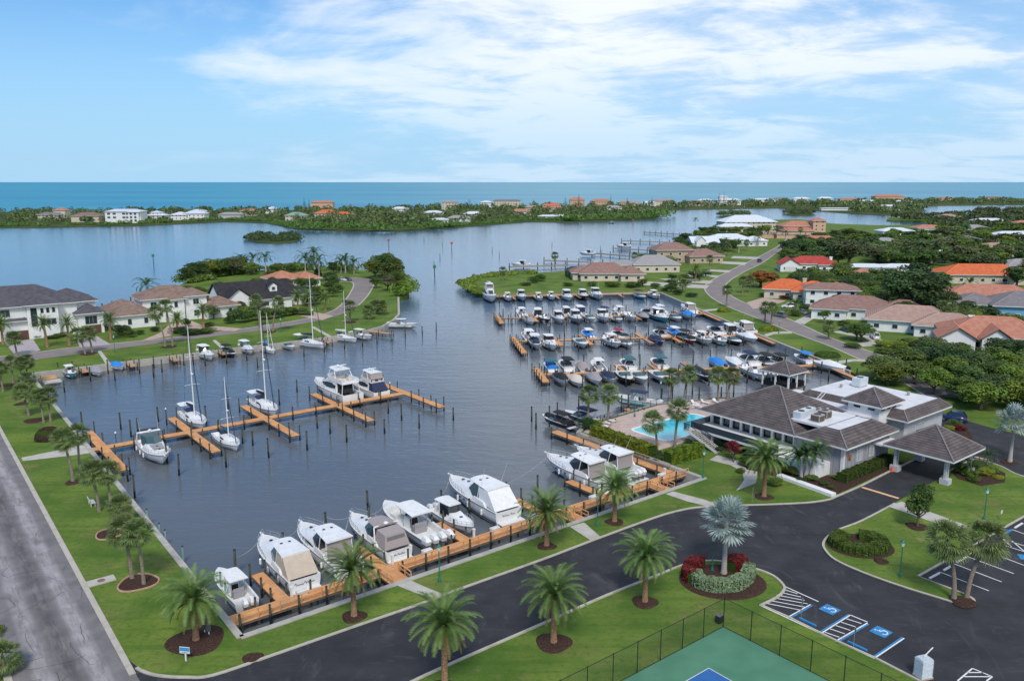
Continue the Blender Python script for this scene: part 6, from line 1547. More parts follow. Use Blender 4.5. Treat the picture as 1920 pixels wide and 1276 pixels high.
for y in (-2.5, 1.2, 5, 9): window(CH, (2.4, -4, 16.3, 12.4), 'l', 12.4 - y, .05, 2.0, 1.95, frame=m_frame, name='lower_door')
# terrace
cb('terrace_wall', -2.7, -10.2, 1.18, -4.05, -.2, 1.9, W_WHITE)
# wall panels of the front wing
mb = MB()
for i in range(14): mb.box((1.6 + i * .95, -12.12, 0.1), (.10, .10, 4.3))
for i in range(8): mb.box((1.18, -11.8 + i * 1.05, .1), (.10, .10, 4.3))
obj('batten', mb, W_CLUB, CH)
cb('corner_board', 1.05, -12.25, 1.5, -11.8, 0, 4.5, m_trimw)
for x in (5.6, 9.0): window(CH, (1.2, -12.1, 14.2, -4), 'f', x - 1.2, 1.6, 1.6, 1.8, frame=W_GREY, pane=mat('shutter', (.42, .42, .44), .8))
# annex face towards the portico
for x in (23.0, 26.0): window(CH, (20.6, -11.2, 33.8, 6.8), 'f', x - 20.6, 1.0, 2.2, 2.4, frame=W_GREY, pane=mat('shutter', (.42, .42, .44), .8))
m_ac = mat('ac_casing', (.36, .33, .30), .6, (.42, .39, .36), 3, 3); m_grille = mat('ac_grille', (.10, .075, .06), .8); m_duct = mat('ac_duct', (.62, .66, .68), .45, metal=.2)
def ac(x, y, z, w, d, h, lab, m=m_ac):
    c, n = math.cos(MA), math.sin(MA)
    t = thing('air_conditioner', lab, 'air conditioner', CH.matrix_basis @ Vector((x, y, z)), MA, 'roof air conditioning units')
    mb = MB(); mb.box((0, 0, 0), (w, d, h)); obj('casing', mb, m, t)
    mb = MB(); mb.box((0, -d / 2 - .01, h * .12), (w * .86, .04, h * .74)); mb.box((-w / 2 - .01, 0, h * .12), (.04, d * .86, h * .74)); obj('grille', mb, m_grille if m is m_ac else m_duct, t)
    mb = MB(); mb.lathe([(min(w, d) * .36, h), (min(w, d) * .36, h + .06), (.1, h + .08)], 12); obj('fan_guard', mb, m_dark, t)
bpy.context.view_layer.update()
ac(5.0, -5.4, 6.23, 1.5, 1.5, 1.1, 'brown cased unit nearest the roof edge'); ac(7.6, -5.0, 6.23, 1.4, 1.6, 1.2, 'brown cased unit in the middle of the flat roof'); ac(9.6, -3.6, 6.23, 1.2, 1.2, .9, 'small brown cased unit behind the others')
ac(5.0, -2.6, 6.23, 2.4, 1.4, 1.0, 'long pale unit at the left of the flat roof', m_duct); ac(7.6, -2.2, 6.23, 2.4, 1.2, .9, 'long pale unit beside the ladder roof', m_duct); ac(30.5, 2.0, 6.37, 2.6, 1.6, 1.5, 'tall pale unit on the white annex roof', m_duct)
t = thing('roof_ladder', 'short white ladder leaning between the flat roofs', 'ladder', CH.matrix_basis @ Vector((14.8, 1.6, 5.3)), MA)
for y in (-.3, .3): obj('rail', MB().tube((0, y, 0), (3.6, y, 1.9), .05), m_trimw, t)
mb = MB()
for i in range(6): mb.tube((.5 + i * .55, -.3, .26 + i * .29), (.5 + i * .55, .3, .26 + i * .29), .04)
obj('rung', mb, m_trimw, t)
for i, (x, y) in enumerate(((28.5, -3), (31, -6.5), (27, 3.5))):
    tag(obj('roof_vent', MB().lathe([(.25, 0), (.25, .35), (.38, .4), (.05, .6)], 8), m_ac, loc=CH.matrix_basis @ Vector((x, y, 6.36))), 'small grey vent on the white annex roof, %s' % ['middle one', 'nearest the car', 'nearest the water'][i], 'vent', 'roof vents')
# lookout pavilion over the water
LPV = thing('lookout_pavilion', 'open lookout pavilion with brown hip roof standing over the water', 'pavilion', M(118.7, 19.8), MA)
r, f, rc = hip(0, 0, 6.8, 7.0, 4.0, .58, 0.0, .25); k = obj('roof', r, R_CLUB, LPV); obj('fascia', f, m_trimw, k); obj('ridge_cap', rc, m_rc, k)
mb = MB(); mb.box((3.4, 3.5, .55), (6.2, 6.4, .3)); obj('floor', mb, mat('pavilion_floor', (.10, .085, .075), .8), LPV)
mb = MB()
for a in ((3.4, .55, 5.6, .02), (3.4, 6.45, 5.6, .02), (.55, 3.5, .02, 5.8), (6.25, 3.5, .02, 5.8)): mb.box((a[0], a[1], .9), (a[2], a[3], .95))
obj('rail_screen', mb, mat('dark_screen', (.02, .025, .028), .7), LPV)
for x in (.5, 3.4, 6.3):
    for y in (.5, 3.5, 6.5):
        if x == 3.4 and y == 3.5: continue
        obj('column', MB().box((x, y, .85), (.3, .3, 2.9)), m_trimw, LPV); obj('pile', MB().tube((x, y, -4), (x, y, .55), .18), m_pile, LPV)
mb = MB()
for a in ((3.4, .42, 5.8, .05), (3.4, 6.58, 5.8, .05), (.42, 3.5, .05, 6.0), (6.38, 3.5, .05, 6.0)):
    mb.box((a[0], a[1], 1.85), (a[2], a[3], .08)); mb.box((a[0], a[1], .95), (a[2], a[3], .05))
    n = 36
    for i in range(n):
        q = (i + .5) / n - .5; mb.box((a[0] + q * (a[2] if a[2] > 1 else 0), a[1] + q * (a[3] if a[3] > 1 else 0), .95), (.03, .03, .9))
obj('railing', mb, m_dark, LPV)
cbw = MB(); cbw.box((1.5, -3.5, .6), (2.0, 7.0, .2)); obj('walkway', cbw, m_trimw, LPV)
# ---- pool
POOL = thing('swimming_pool', 'turquoise swimming pool with white coping on a pinkish deck', 'pool', M(76.3, 14.6), MA)
m_pdeck = mat('pool_deck', (.45, .33, .28), .85, (.54, .42, .36), .8, 5, .1, 8, coord='World')
dk = [M(69.2, 12.4), M(80, 12.6), M(84.6, 10), M(99, 13), M(117, 15), M(105, 26.6), M(92, 30.6), M(73.2, 29.2), M(69.2, 26.9)]
sheet('pool_terrace', ccw(dk), .05, m_pdeck, kind='structure', label='pinkish paved terrace round the swimming pool')
def rrect(x0, y0, x1, y1, r, n=5):
    o = []
    for cx_, cy_, a0 in ((x1 - r, y0 + r, -90), (x1 - r, y1 - r, 0), (x0 + r, y1 - r, 90), (x0 + r, y0 + r, 180)):
        for i in range(n + 1): a = math.radians(a0 + 90 * i / n); o.append((cx_ + r * math.cos(a), cy_ + r * math.sin(a)))
    return o
rr = rrect(0, 0, 16.5, 8.4, 1.3)
obj('coping', strip([Vector((x, y, 0)) for x, y in rr + [rr[0]]], .5, .03, .13), m_white, POOL)
m_pool = mat('pool_water', (.015, .42, .56), .05, (.07, .62, .70), .16, 3, .3, 1.8, spec=.5)
obj('pool_water', MB().add([(x, y, .085) for x, y in rr], [tuple(range(len(rr)))]), m_pool, POOL)
m_black = m_dark
def metal_fence(label, line, h=1.2):
    t = thing('pool_fence', label, 'fence', Vector((line[0][0], line[0][1], 0)))
    for a, b in zip(line[:-1], line[1:]):
        a2, b2 = a - t.location, b - t.location; L = (b2 - a2).length; mb = MB()
        for z in (.15, h - .05): mb.tube((a2.x, a2.y, z), (b2.x, b2.y, z), .025, .025, 4)
        n = int(L / .16)
        for i in range(n): p = a2.lerp(b2, i / n); mb.tube((p.x, p.y, .1), (p.x, p.y, h), .012, .012, 3, False)
        obj('fence_panel', mb, m_black, t)
        for i in range(int(L / 2.4) + 1): p = a2.lerp(b2, min(1, i * 2.4 / L)); obj('post', MB().tube((p.x, p.y, 0), (p.x, p.y, h + .1), .04, .04, 6), m_black, t)
metal_fence('black metal fence on the water side of the pool', [M(70, 27.6), M(73.4, 29.4), M(92, 30.9), M(105, 26.8), M(110, 22.5)])
metal_fence('black metal gate fence at the foot of the pool stairs', [M(77.5, 5.2), M(80.5, 3.5)])
# pool furniture
m_furn = mat('white_furniture', (.72, .70, .66), .6)
def lounger(p, rz, lab):
    t = thing('pool_lounger', lab, 'lounger', p, rz, 'white pool loungers'); obj('seat', MB().box((.2, 0, .3), (1.3, .65, .08)), m_furn, t)
    mb = MB(); mb.frustum([(-.45, -.32, .32), (-.4, -.32, .3), (-.4, .32, .3), (-.45, .32, .32)], [(-.95, -.32, .8), (-.9, -.32, .8), (-.9, .32, .8), (-.95, .32, .8)], True, True); obj('backrest', mb, m_furn, t)
    for x in (-.3, .75):
        for y in (-.28, .28): obj('leg', MB().box((x, y, 0), (.06, .06, .3)), m_furn, t)
for i, (s, q) in enumerate([(72.5, 24.5), (74.0, 26.0), (75.5, 27.2), (77.2, 27.8), (93, 27.5), (95.5, 27.2), (98, 26.5), (100, 25.6), (102, 24.6)]):
    lounger(M(s, q, .05), MA + rng.uniform(-.3, .3) + (1.57 if i < 4 else -1.57), 'white lounger on the pool terrace, %s from the shrub corner' % ORD[i])
def table_set(p, lab, um=None):
    t = thing('patio_table', lab, 'table', p); obj('table_top', MB().lathe([(.6, .7), (.6, .75)], 14), m_furn, t); obj('stand', MB().tube((0, 0, 0), (0, 0, .7), .05), m_furn, t)
    for k in range(4):
        a = k * 1.57 + .4; c = thing('patio_chair', 'white chair at the %s' % lab, 'chair', p + Vector((math.cos(a) * .95, math.sin(a) * .95, 0)), a + math.pi, 'white patio chairs')
        obj('seat', MB().box((0, 0, .4), (.45, .45, .05)), m_furn, c); obj('backrest', MB().box((-.22, 0, .45), (.05, .45, .45)), m_furn, c)
        for x in (-.18, .18):
            for y in (-.18, .18): obj('leg', MB().box((x, y, 0), (.04, .04, .4)), m_furn, c)
table_set(M(71.6, 21.5, .05), 'round white table near the shrub corner'); table_set(M(96, 24.4, .05), 'round white table behind the pool'); table_set(M(101, 22, .05), 'round white table by the clubhouse eaves')
# ------------------------------------------------------------------ houses
LA = math.radians(38.2)
HG = 'houses on the left lane'
# 1: large white house, slate roof
p = G(-20, 645)
w1 = [(-6, 3, 22, 20, 9.0, .50), (9.5, 1.2, 17, 9, 9.3, .52), (15, 3.9, 27, 15.5, 8.95, .48), (21.5, .2, 28, 8, 5.9, .55), (-4, 2.2, 9.8, 4.5, 5.2, .35)]
house('white_house', 'large white house with slate grey hip roofs and dark framed windows', p, LA, w1, W_WHITE, R_GREY, auto=False, over=.9, wframe=m_frame,
      wins=[(0, 'f', 10.2, 6.4, 3.0, 1.8), (4, 'f', 6.6, 2.9, 2.6, 1.9), (1, 'f', 1.6, 3.4, 1.5, 5.0), (1, 'f', 3.6, 6.9, .7, 1.3), (1, 'f', 5.0, 6.9, .7, 1.3), (1, 'f', 6.4, 6.9, .7, 1.3), (1, 'f', 5.0, 3.6, 3.6, 1.6), (2, 'f', 3.6, 3.4, 2.2, 5.0),
            (3, 'f', 3.3, 2.8, 3.0, 2.2), (2, 'r', 9, 6.0, 1.8, 1.6), (3, 'r', 4, 2.8, 1.8, 1.8), (2, 'f', 9.8, 6.8, .8, .8)], garage=[(4, 11, 5, m_brownd), (3, 3.2, 5, m_brownd)])
# 2: white mansion, brown tiles
p = G(232, 613)
w2 = [(7, 3, 24, 15, 7.2, .45), (6, 1.5, 12.5, 9, 7.4, .5), (18.5, 1.5, 25, 9, 7.4, .5), (-3, -3.5, 8, 6, 3.9, .55), (-3.5, 4, 7.5, 14, 4.1, .5), (23.5, -.5, 34, 8, 3.7, .5), (13.0, 0.8, 18.0, 6, 6.9, .4)]
house('white_mansion', 'white mansion with mottled brown tile roofs and two wings', p, LA, w2, W_WHITE, R_BROWN, auto=False, over=.8,
      wins=[(1, 'f', 3.2, 4.6, 2.0, 1.9), (2, 'f', 3.2, 4.6, 2.0, 1.9), (0, 'f', 7.0, 4.3, 1.6, 2.4), (0, 'f', 10.6, 4.3, 1.6, 2.4), (6, 'f', 2.5, 4.2, 1.2, 2.0), (1, 'f', 3.2, 1.0, 1.8, 2.0), (2, 'f', 3.2, 1.0, 1.8, 2.0), (3, 'f', 4, 1.0, 1.3, 1.9), (3, 'f', 8.5, 1.0, 1.3, 1.9),
            (5, 'f', 3, 1.0, 1.3, 1.9), (5, 'f', 8, 1.0, 1.3, 1.9), (3, 'r', 4, 1.0, 1.3, 1.7), (6, 'f', 2.5, .2, 1.8, 2.6, dict(name='front_door', pane=m_brownd))])
# 3: black roofed house with gables
p = G(428, 586)
w3 = [(-1, 4, 24, 15, 4.4, .72, 0, 'gable_x'), (0, 0, 8, 14, 4.2, .78, 0, 'gable_y'), (10, 0, 22, 6, 3.4, .35), (20, 3, 30, 13, 3.6, .55)]
house('black_roof_house', 'white house with steep black shingle roof, gable and dormer', p, LA, w3, W_WHITE, R_BLACK, auto=False, over=.7,
      wins=[(1, 'f', 4, 1.0, 2.2, 1.8), (2, 'f', 3, 1.0, 2, 1.6), (2, 'f', 8, 1.0, 2, 1.6), (3, 'f', 5, 1, 2, 1.6)])
t = thing('dormer', 'white gabled dormer window on the black roof', 'dormer', p, LA)
for o in list(COL.objects)[-1:]: pass
hb3 = [o for o in COL.objects if o.name.startswith('black_roof_house')][0]
bpy.data.objects.remove(t)
mb = MB(); mb.box((17.5, 6.0, 5.0), (2.6, 3.0, 2.2)); dm = obj('dormer', mb, W_WHITE, hb3); g_, gw = gable(16.2, 4.5, 18.8, 7.5, 7.15, .8, .35, .15, 'y'); obj('dormer_roof', g_, R_BLACK, dm); [obj('dormer_gable', q, W_WHITE, dm) for q in gw]; window(dm, (16.2, 4.5, 18.8, 7.5), 'f', 1.3, 5.5, 1.3, 1.3)
house('terracotta_house', 'low house with pinkish terracotta tile roofs behind the royal palms', G(515, 540), LA, [(0, 0, 12, 12, 3.3, .42), (9, -4, 18, 7, 3.3, .45)], W_WHITE, R_TERRA, over=.8)
# right side
RB = math.radians(-8)
house('ranch_house', 'long low house with reddish brown tiles at the tip of the right peninsula', G(1090, 528), math.radians(2), [(0, 2, 22, 16, 3.4, .5), (-3, 6, 8, 17, 3.3, .45), (17, 0, 27, 12, 3.3, .5)], W_CREAM, R_MAUVE, over=.9, chimney=(8, 14, 1.6, 7))
house('grey_roof_house', 'house with pale grey shingle roof behind the peninsula house', G(1190, 512), math.radians(5), [(0, 2, 22, 16, 3.8, .5), (-10, 4, 4, 15, 3.4, .3)], W_CREAM, R_LT)
house('two_storey_villa', 'two storey tan villa with reddish hip roof by the bay', G(1236, 494), math.radians(8), [(0, 4, 20, 18, 6.6, .45), (16, -2, 34, 11, 3.8, .45)], W_TAN, R_MAUVE, over=.9)
house('white_cottage', 'white gabled cottage with small tower behind the tan villa', G(1300, 468), math.radians(8), [(0, 2, 18, 14, 4, .6, 0, 'gable_x'), (2, 0, 8, 8, 5.2, .9, 0, 'gable_y')], W_WHITE, R_WHITE, auto=False)
house('white_metal_roof_house', 'white house with white metal roof beside the lane', G(1334, 462), math.radians(12), [(0, 0, 30, 16, 4.2, .4), (24, -4, 38, 8, 3.6, .4)], W_WHITE, R_WHITE)
house('grand_house', 'grand pale house with wide white hip roof on the bay', G(1365, 436), math.radians(5), [(0, 6, 44, 30, 8.5, .40), (-6, 0, 20, 10, 5.0, .4)], W_CREAM, R_WHITE, over=1.0)
house('building_site_house', 'pale unfinished house block in front of the grand white roof', G(1380, 447), math.radians(5), [(0, 0, 40, 10, 3.6, .12), (30, -4, 52, 8, 3.2, .12)], W_PEACH, R_PINK, auto=False)
house('tower_villa', 'orange tan villa with square tower beside the bay', G(1472, 441), math.radians(0), [(0, 4, 28, 22, 7, .38), (22, 0, 32, 10, 11.5, .4), (-2, -4, 22, 6, 3.8, .4)], W_PEACH, R_TERRA, over=.9)
house('peach_house', 'peach house with orange roof deck in the trees', G(1512, 463), math.radians(-4), [(0, 0, 24, 12, 3.6, .35), (2, 12, 24, 22, 4.4, .35)], W_PEACH, R_TERRA)
house('red_roof_house', 'house with deep red tile roofs and a white garage gable', G(1463, 509), math.radians(-10), [(0, 0, 9, 12, 3.3, .6, 0, 'gable_y'), (5, 5, 27, 17, 3.6, .45), (18, 2, 27, 12, 3.4, .45)], W_WHITE, R_RED, over=.8, chimney=(24, 8, 1.2, 6.5), garage=[(0, 4.5, 5)])
house('orange_roof_house', 'cream house with vivid orange tile roofs and columns', G(1432, 561), math.radians(-18), [(0, 4, 16, 16, 3.5, .45), (10, -1, 24, 11, 3.6, .45), (20, 5, 30, 15, 3.4, .45)], W_CREAM, R_ORANGE, over=.9, chimney=(14, 13, 1.3, 6.5))
house('two_storey_brown_house', 'white two storey house with mauve brown roof behind parked cars', G(1510, 573), math.radians(-14), [(0, 0, 17, 9, 5.8, .35)], W_WHITE, R_MAUVE, over=.8)
house('brown_roof_house', 'white house with mauve brown tile roofs and arched entry', G(1528, 596), math.radians(-26), [(0, 2, 22, 15, 3.5, .45), (-1, -1.5, 9, 9, 3.4, .5), (18, 5, 32, 16, 3.3, .42)], W_WHITE, R_MAUVE, over=.8)
house('pink_roof_house', 'long white house with pinkish brown tile roof and rear garage', G(1625, 622), math.radians(-24), [(0, 3, 24, 18, 3.4, .42), (12, -2, 29, 10, 3.3, .42)], W_WHITE, R_PINK, over=.9)
house('terracotta_villa', 'white villa with arched gables and large terracotta roof near the woods', G(1760, 658), math.radians(-20), [(2, 4, 26, 20, 3.8, .45), (0, 0, 8, 9, 3.6, .6, 0, 'gable_y'), (9.5, .5, 16, 9, 3.8, .7, 0, 'gable_y'), (20, 2, 36, 16, 3.6, .45)], W_WHITE, R_TERRA, over=.9, chimney=(9, 14, 1.5, 7.2))
house('blue_house', 'blue sided house with dusky grey roof at the right edge', G(1862, 600), math.radians(-15), [(0, 0, 26, 16, 4.6, .42), (-10, 4, 4, 18, 4.2, .35)], W_BLUE, R_DUSK, over=.9)
house('far_orange_house', 'house with bright orange roof among trees, farther of the two on the right', G(1772, 531), math.radians(-6), [(0, 0, 34, 16, 3.8, .42), (24, -3, 38, 10, 3.6, .4)], W_CREAM, R_ORANGE, over=.9)
house('near_orange_house', 'house with salmon orange roof behind the big dark tree', G(1772, 575), math.radians(-18), [(0, 0, 30, 16, 3.6, .42)], W_CREAM, R_TERRA, over=.9)
house('flat_white_house', 'low house with white standing seam roof in the trees', G(1588, 514), math.radians(-5), [(0, 2, 20, 13, 3.2, .16), (16, 0, 36, 12, 3.4, .16)], W_WHITE, R_WHITE)
house('small_terracotta_house', 'small house with terracotta gable below the white metal roof', G(1595, 533), math.radians(-8), [(0, 0, 12, 10, 3.2, .5), (14, 2, 26, 12, 3.2, .4)], W_CREAM, R_TERRA)
house('white_roof_bungalow', 'white bungalow with bright white roof and stub chimney', G(1745, 492), math.radians(-8), [(0, 0, 26, 16, 3.6, .3), (18, 4, 30, 14, 4.4, .2)], W_WHITE, R_WHITE, auto=False)
house('white_box_house', 'white boxy house half hidden in the wood', G(1692, 461), 0.0, [(0, 0, 22, 10, 4, .1)], W_WHITE, R_LT)
for i, (px, py, w_, rm, l) in enumerate([(1830, 425, 30, R_WHITE, 'low white roof far in the right wood'), (1870, 455, 34, R_WHITE, 'wide white roof at the right edge of the wood'), (1765, 415, 20, R_PINK, 'pale roof beyond the inlet'), (1790, 465, 18, R_DUSK, 'blue grey roof in the right wood'), (1890, 520, 22, R_LT, 'pale roof beside the lawn at the right edge'), (1655, 447, 24, R_WHITE, 'white roof at the left front of the far wood'), (1720, 440, 22, R_TERRA, 'small terracotta roof deep in the far wood'), (1800, 440, 24, R_LT, 'grey roof in the middle of the far wood'), (1905, 430, 30, R_TERRA, 'terracotta roof at the right edge of the far wood'), (1690, 480, 22, R_DUSK, 'dusky roof behind the white metal roof'), (1845, 482, 26, R_PINK, 'pinkish roof behind the far orange house'), (1640, 470, 18, R_LT, 'pale roof beside the olive tree')]):
    house('woodland_house', l, G(px, py), 0, [(0, 0, w_, 14, 5.4, .3)], W_WHITE, rm, auto=True)
# houses on the barrier island
IS = 'houses on the barrier island'
def isl_house(px, py, wings, wm, rm, lab, rz=0.0, wins=(), auto=False, name='island_house'):
    return house(name, lab, G(px, py, -.6), rz, wings, wm, rm, wins=wins, auto=auto, group=IS, z=-.6, over=1.0, caps=False)
bw = [(0, 0, 38, 16, 11.5, .28), (26, -3, 37, 6, 11.0, .28)]
isl_house(198, 417, bw, W_WHITE, R_WHITE, 'big white three storey house on the left of the island', 0, [(0, 'f', u, z, 3.4, 2.2) for u in (4, 10, 20, 24) for z in (4.2, 8.0)] + [(1, 'f', u, z, 2.6, 2.4) for u in (3, 7.5) for z in (1, 4.4, 8)])
isl_house(134, 416, [(0, 0, 30, 16, 6.5, .4)], W_CREAM, R_BROWN, 'brown roofed house left of the big white house', 0, [(0, 'f', 16, .6, 14, 4.6)])
isl_house(101, 408, [(0, 0, 14, 12, 9, .4)], W_CREAM, R_TERRA, 'small terracotta tower house at the left', 0); isl_house(275, 414, [(0, 0, 20, 14, 6, .35), (4, 3, 14, 12, 9, .35)], W_WHITE, R_WHITE, 'white roofed house right of the big white house', auto=True)
isl_house(320, 412, [(0, 0, 18, 14, 5.5, .4), (14, 2, 38, 16, 7, .35)], W_WHITE, R_WHITE, 'pair of low white roofs on the left island', auto=True); isl_house(410, 409, [(0, 0, 26, 12, 4.5, .35)], W_GREY, R_LT, 'grey house in the trees of the left island')
isl_house(498, 400, [(0, 0, 16, 12, 6, .4)], W_WHITE, R_WHITE, 'small white house behind the mangrove islet'); isl_house(535, 414, [(0, 0, 22, 14, 6.0, .42)], W_CREAM, R_GREEN, 'house with pale green roof', auto=True)
isl_house(590, 410, [(0, 0, 26, 16, 6.5, .42), (20, 4, 42, 18, 5, .35)], W_CREAM, R_ORANGE, 'house with bright orange roof on the island', auto=True); isl_house(583, 393, [(0, 0, 34, 14, 11, .35)], W_PEACH, R_TERRA, 'tall red roofed house beside two dark conifers')
isl_house(648, 426, [(0, 0, 24, 6, 2.6, .08)], W_GREY, R_LT, 'low grey boathouse on the island shore'); isl_house(793, 408, [(0, 0, 24, 14, 6, .3)], W_WHITE, R_WHITE, 'white house right of the dark trees'); isl_house(805, 418, [(0, 0, 20, 10, 3.5, .25)], W_WHITE, R_WHITE, 'low white house at the island shore', auto=True)
isl_house(840, 416, [(0, 0, 24, 12, 4.5, .35)], W_WHITE, R_LT, 'white house near the island bend'); isl_house(828, 395, [(0, 0, 24, 12, 13, .3)], W_CREAM, R_LT, 'tall cream house in the middle of the island', auto=True); isl_house(901, 391, [(0, 0, 18, 12, 10, .35)], W_WHITE, R_WHITE, 'white hip roof near the gulf side'); isl_house(925, 391, [(0, 0, 44, 14, 13, .18)], W_CREAM, R_DUSK, 'large flat topped grey brown house', auto=True)
isl_house(1018, 396, [(0, 0, 26, 16, 9, .35), (-2, -6, 28, 4, 5.5, .2)], W_CREAM, R_ORANGE, 'house with orange hip roof in mid island', auto=True); isl_house(1068, 388, [(0, 0, 26, 16, 12, .5)], W_PEACH, R_TERRA, 'villa with peaked terracotta roof', auto=True); isl_house(1108, 389, [(0, 0, 34, 16, 11, .35)], W_PEACH, R_TERRA, 'row of peach villas with terracotta roofs', auto=True)
isl_house(1182, 391, [(0, 0, 18, 14, 8, .4)], W_CREAM, R_PINK, 'cream house with pointed roof', auto=True); isl_house(1010, 411, [(0, 0, 22, 10, 3.5, .25), (20, 0, 40, 10, 3.8, .3)], W_WHITE, R_WHITE, 'low white waterfront house with long roof', auto=True); isl_house(1225, 385, [(0, 0, 40, 16, 8, .3)], W_CREAM, R_PINK, 'long low pinkish roofs')
isl_house(1290, 385, [(0, 0, 30, 14, 6, .35)], W_CREAM, R_BROWN, 'brown roofed house among palms'); isl_house(1345, 384, [(0, 0, 44, 16, 9, .3), (4, 2, 20, 14, 15, .3)], W_WHITE, R_WHITE, 'white house with raised tower by two tall conifers', auto=True); isl_house(1415, 381, [(0, 0, 40, 16, 7, .3)], W_WHITE, R_WHITE, 'white house at the far right shore')
isl_house(1488, 380, [(0, 0, 34, 14, 8, .4)], W_WHITE, R_WHITE, 'white hip roofs right of the islet'); isl_house(1535, 379, [(0, 0, 30, 14, 8, .4)], W_WHITE, R_WHITE, 'white peaked roof farther right'); isl_house(1575, 379, [(0, 0, 44, 14, 7, .3)], W_PEACH, R_PINK, 'pink roofed house on the right island'); isl_house(1640, 378, [(0, 0, 64, 20, 11, .4)], W_PEACH, R_TERRA, 'large villa with dark red roofs near the right end')
for k_, (px, py, w_, rm) in enumerate([(70, 412, 24, R_DUSK), (355, 405, 20, R_WHITE), (450, 404, 22, R_TERRA), (735, 399, 22, R_WHITE), (870, 410, 22, R_WHITE), (960, 404, 24, R_TERRA), (985, 396, 22, R_PINK), (1135, 396, 24, R_LT), (1160, 386, 26, R_TERRA), (1205, 386, 24, R_WHITE), (1310, 381, 28, R_WHITE), (1450, 378, 30, R_BROWN), (1610, 383, 34, R_WHITE), (1680, 384, 30, R_WHITE), (1760, 376, 36, R_TERRA), (1850, 375, 36, R_BROWN)]):
    isl_house(px, py, [(0, 0, w_, 12, 5.6, .4)], W_WHITE if k_ % 2 else W_CREAM, rm, 'small island house showing its roof above the trees, number %s from the left' % ['one', 'two', 'three', 'four', 'five', 'six', 'seven', 'eight', 'nine', 'ten', 'eleven', 'twelve', 'thirteen', 'fourteen', 'fifteen', 'sixteen', 'seventeen', 'eighteen', 'nineteen', 'twenty', 'twenty one', 'twenty two'][k_], auto=True)
isl_house(1540, 394, [(0, 0, 50, 8, 3, .15)], W_WHITE, R_WHITE, 'long white boathouse on the inlet'); isl_house(1650, 394, [(0, 0, 30, 12, 6, .3)], W_WHITE, R_WHITE, 'white house beside the inlet')
# long private piers out into the bay
def bay_pier(x0, y0, x1, y1, lab, w=2.0):
    a, b = G(x0, y0, -.3), G(x1, y1, -.3); t = thing('bay_pier', lab, 'pier', a, 0, 'private piers in the bay'); d = b - a
    q = strip([Vector((0, 0, 0)), Vector((d.x, d.y, 0))], w * 1.3, -.35, .3); obj('deck', q, m_deckr if False else mat('grey_boards', (.30, .27, .24), .9), t)
    n = max(4, int(d.length / 6))
    for i in range(n + 1):
        p_ = d * (i / n); o = obj('post', pile_me, None, t, loc=(p_.x, p_.y, -1.2)); o.scale = (1.6, 1.6, 1)
for a in [(1060, 497, 955, 500, 'long pier nearest the peninsula tip'), (1130, 492, 1020, 488, 'second private pier from the peninsula tip'), (1180, 480, 1110, 474, 'pier with boat lifts'), (1230, 470, 1150, 465, 'pier by the palms'), (1255, 454, 1165, 451, 'long pier below the trees'), (1285, 440, 1208, 435, 'farthest of the private bay piers'), (192, 578, 262, 562, 'white pier behind the left houses')]: bay_pier(*a)
for px, py, l in ((1168, 466, 'white boat on a lift at the private piers'), (1100, 480, 'small white boat at the private piers'), (975, 502, 'white boat at the end of the longest pier')): boat('cud', G(px, py, WATER), 175, 9, l, 'boats at private piers', 1.0, n=2)

# dark screened pool cages behind the houses
m_scr = mat('cage_screen', (.012, .014, .016), .8, alpha=.62)
def pool_cage(px, py, rz, w, d, h, lab):
    t = thing('pool_cage', lab, 'pool cage', G(px, py), rz, 'screened pool cages'); lo = [(0, 0, 0), (w, 0, 0), (w, d, 0), (0, d, 0)]; mi = [(0, 0, h), (w, 0, h), (w, d, h), (0, d, h)]; hi = [(w * .2, d * .25, h + 1.2), (w * .8, d * .25, h + 1.2), (w * .8, d * .75, h + 1.2), (w * .2, d * .75, h + 1.2)]
    obj('screen', MB().frustum(lo, mi, False).frustum(mi, hi), m_scr, t); mb = MB()
    for i in range(4): mb.tube(lo[i], mi[i], .08); mb.tube(mi[i], mi[(i + 1) % 4], .08); mb.tube(mi[i], hi[i], .08); mb.tube(hi[i], hi[(i + 1) % 4], .08)
    for k in range(1, int(w / 2.5)): x = k * 2.5; mb.tube((x, 0, 0), (x, 0, h), .05); mb.tube((x, d, h), (min(max(x, w * .2), w * .8), d * .75, h + 1.2), .05)
    obj('frame', mb, m_dark, t)
pool_cage(1062, 520, 0, 12, 9, 3.0, 'dark screen cage at the left of the peninsula house'); pool_cage(1155, 508, 0, 12, 9, 3.2, 'dark screen cage behind the peninsula house'); pool_cage(1530, 553, -.2, 13, 9, 3.2, 'dark screen cage behind the orange roofed house'); pool_cage(1655, 590, -.35, 13, 9, 3.2, 'dark screen cage behind the brown roofed house'); pool_cage(1820, 592, -.2, 10, 10, 3.4, 'dark screen cage beside the blue house')
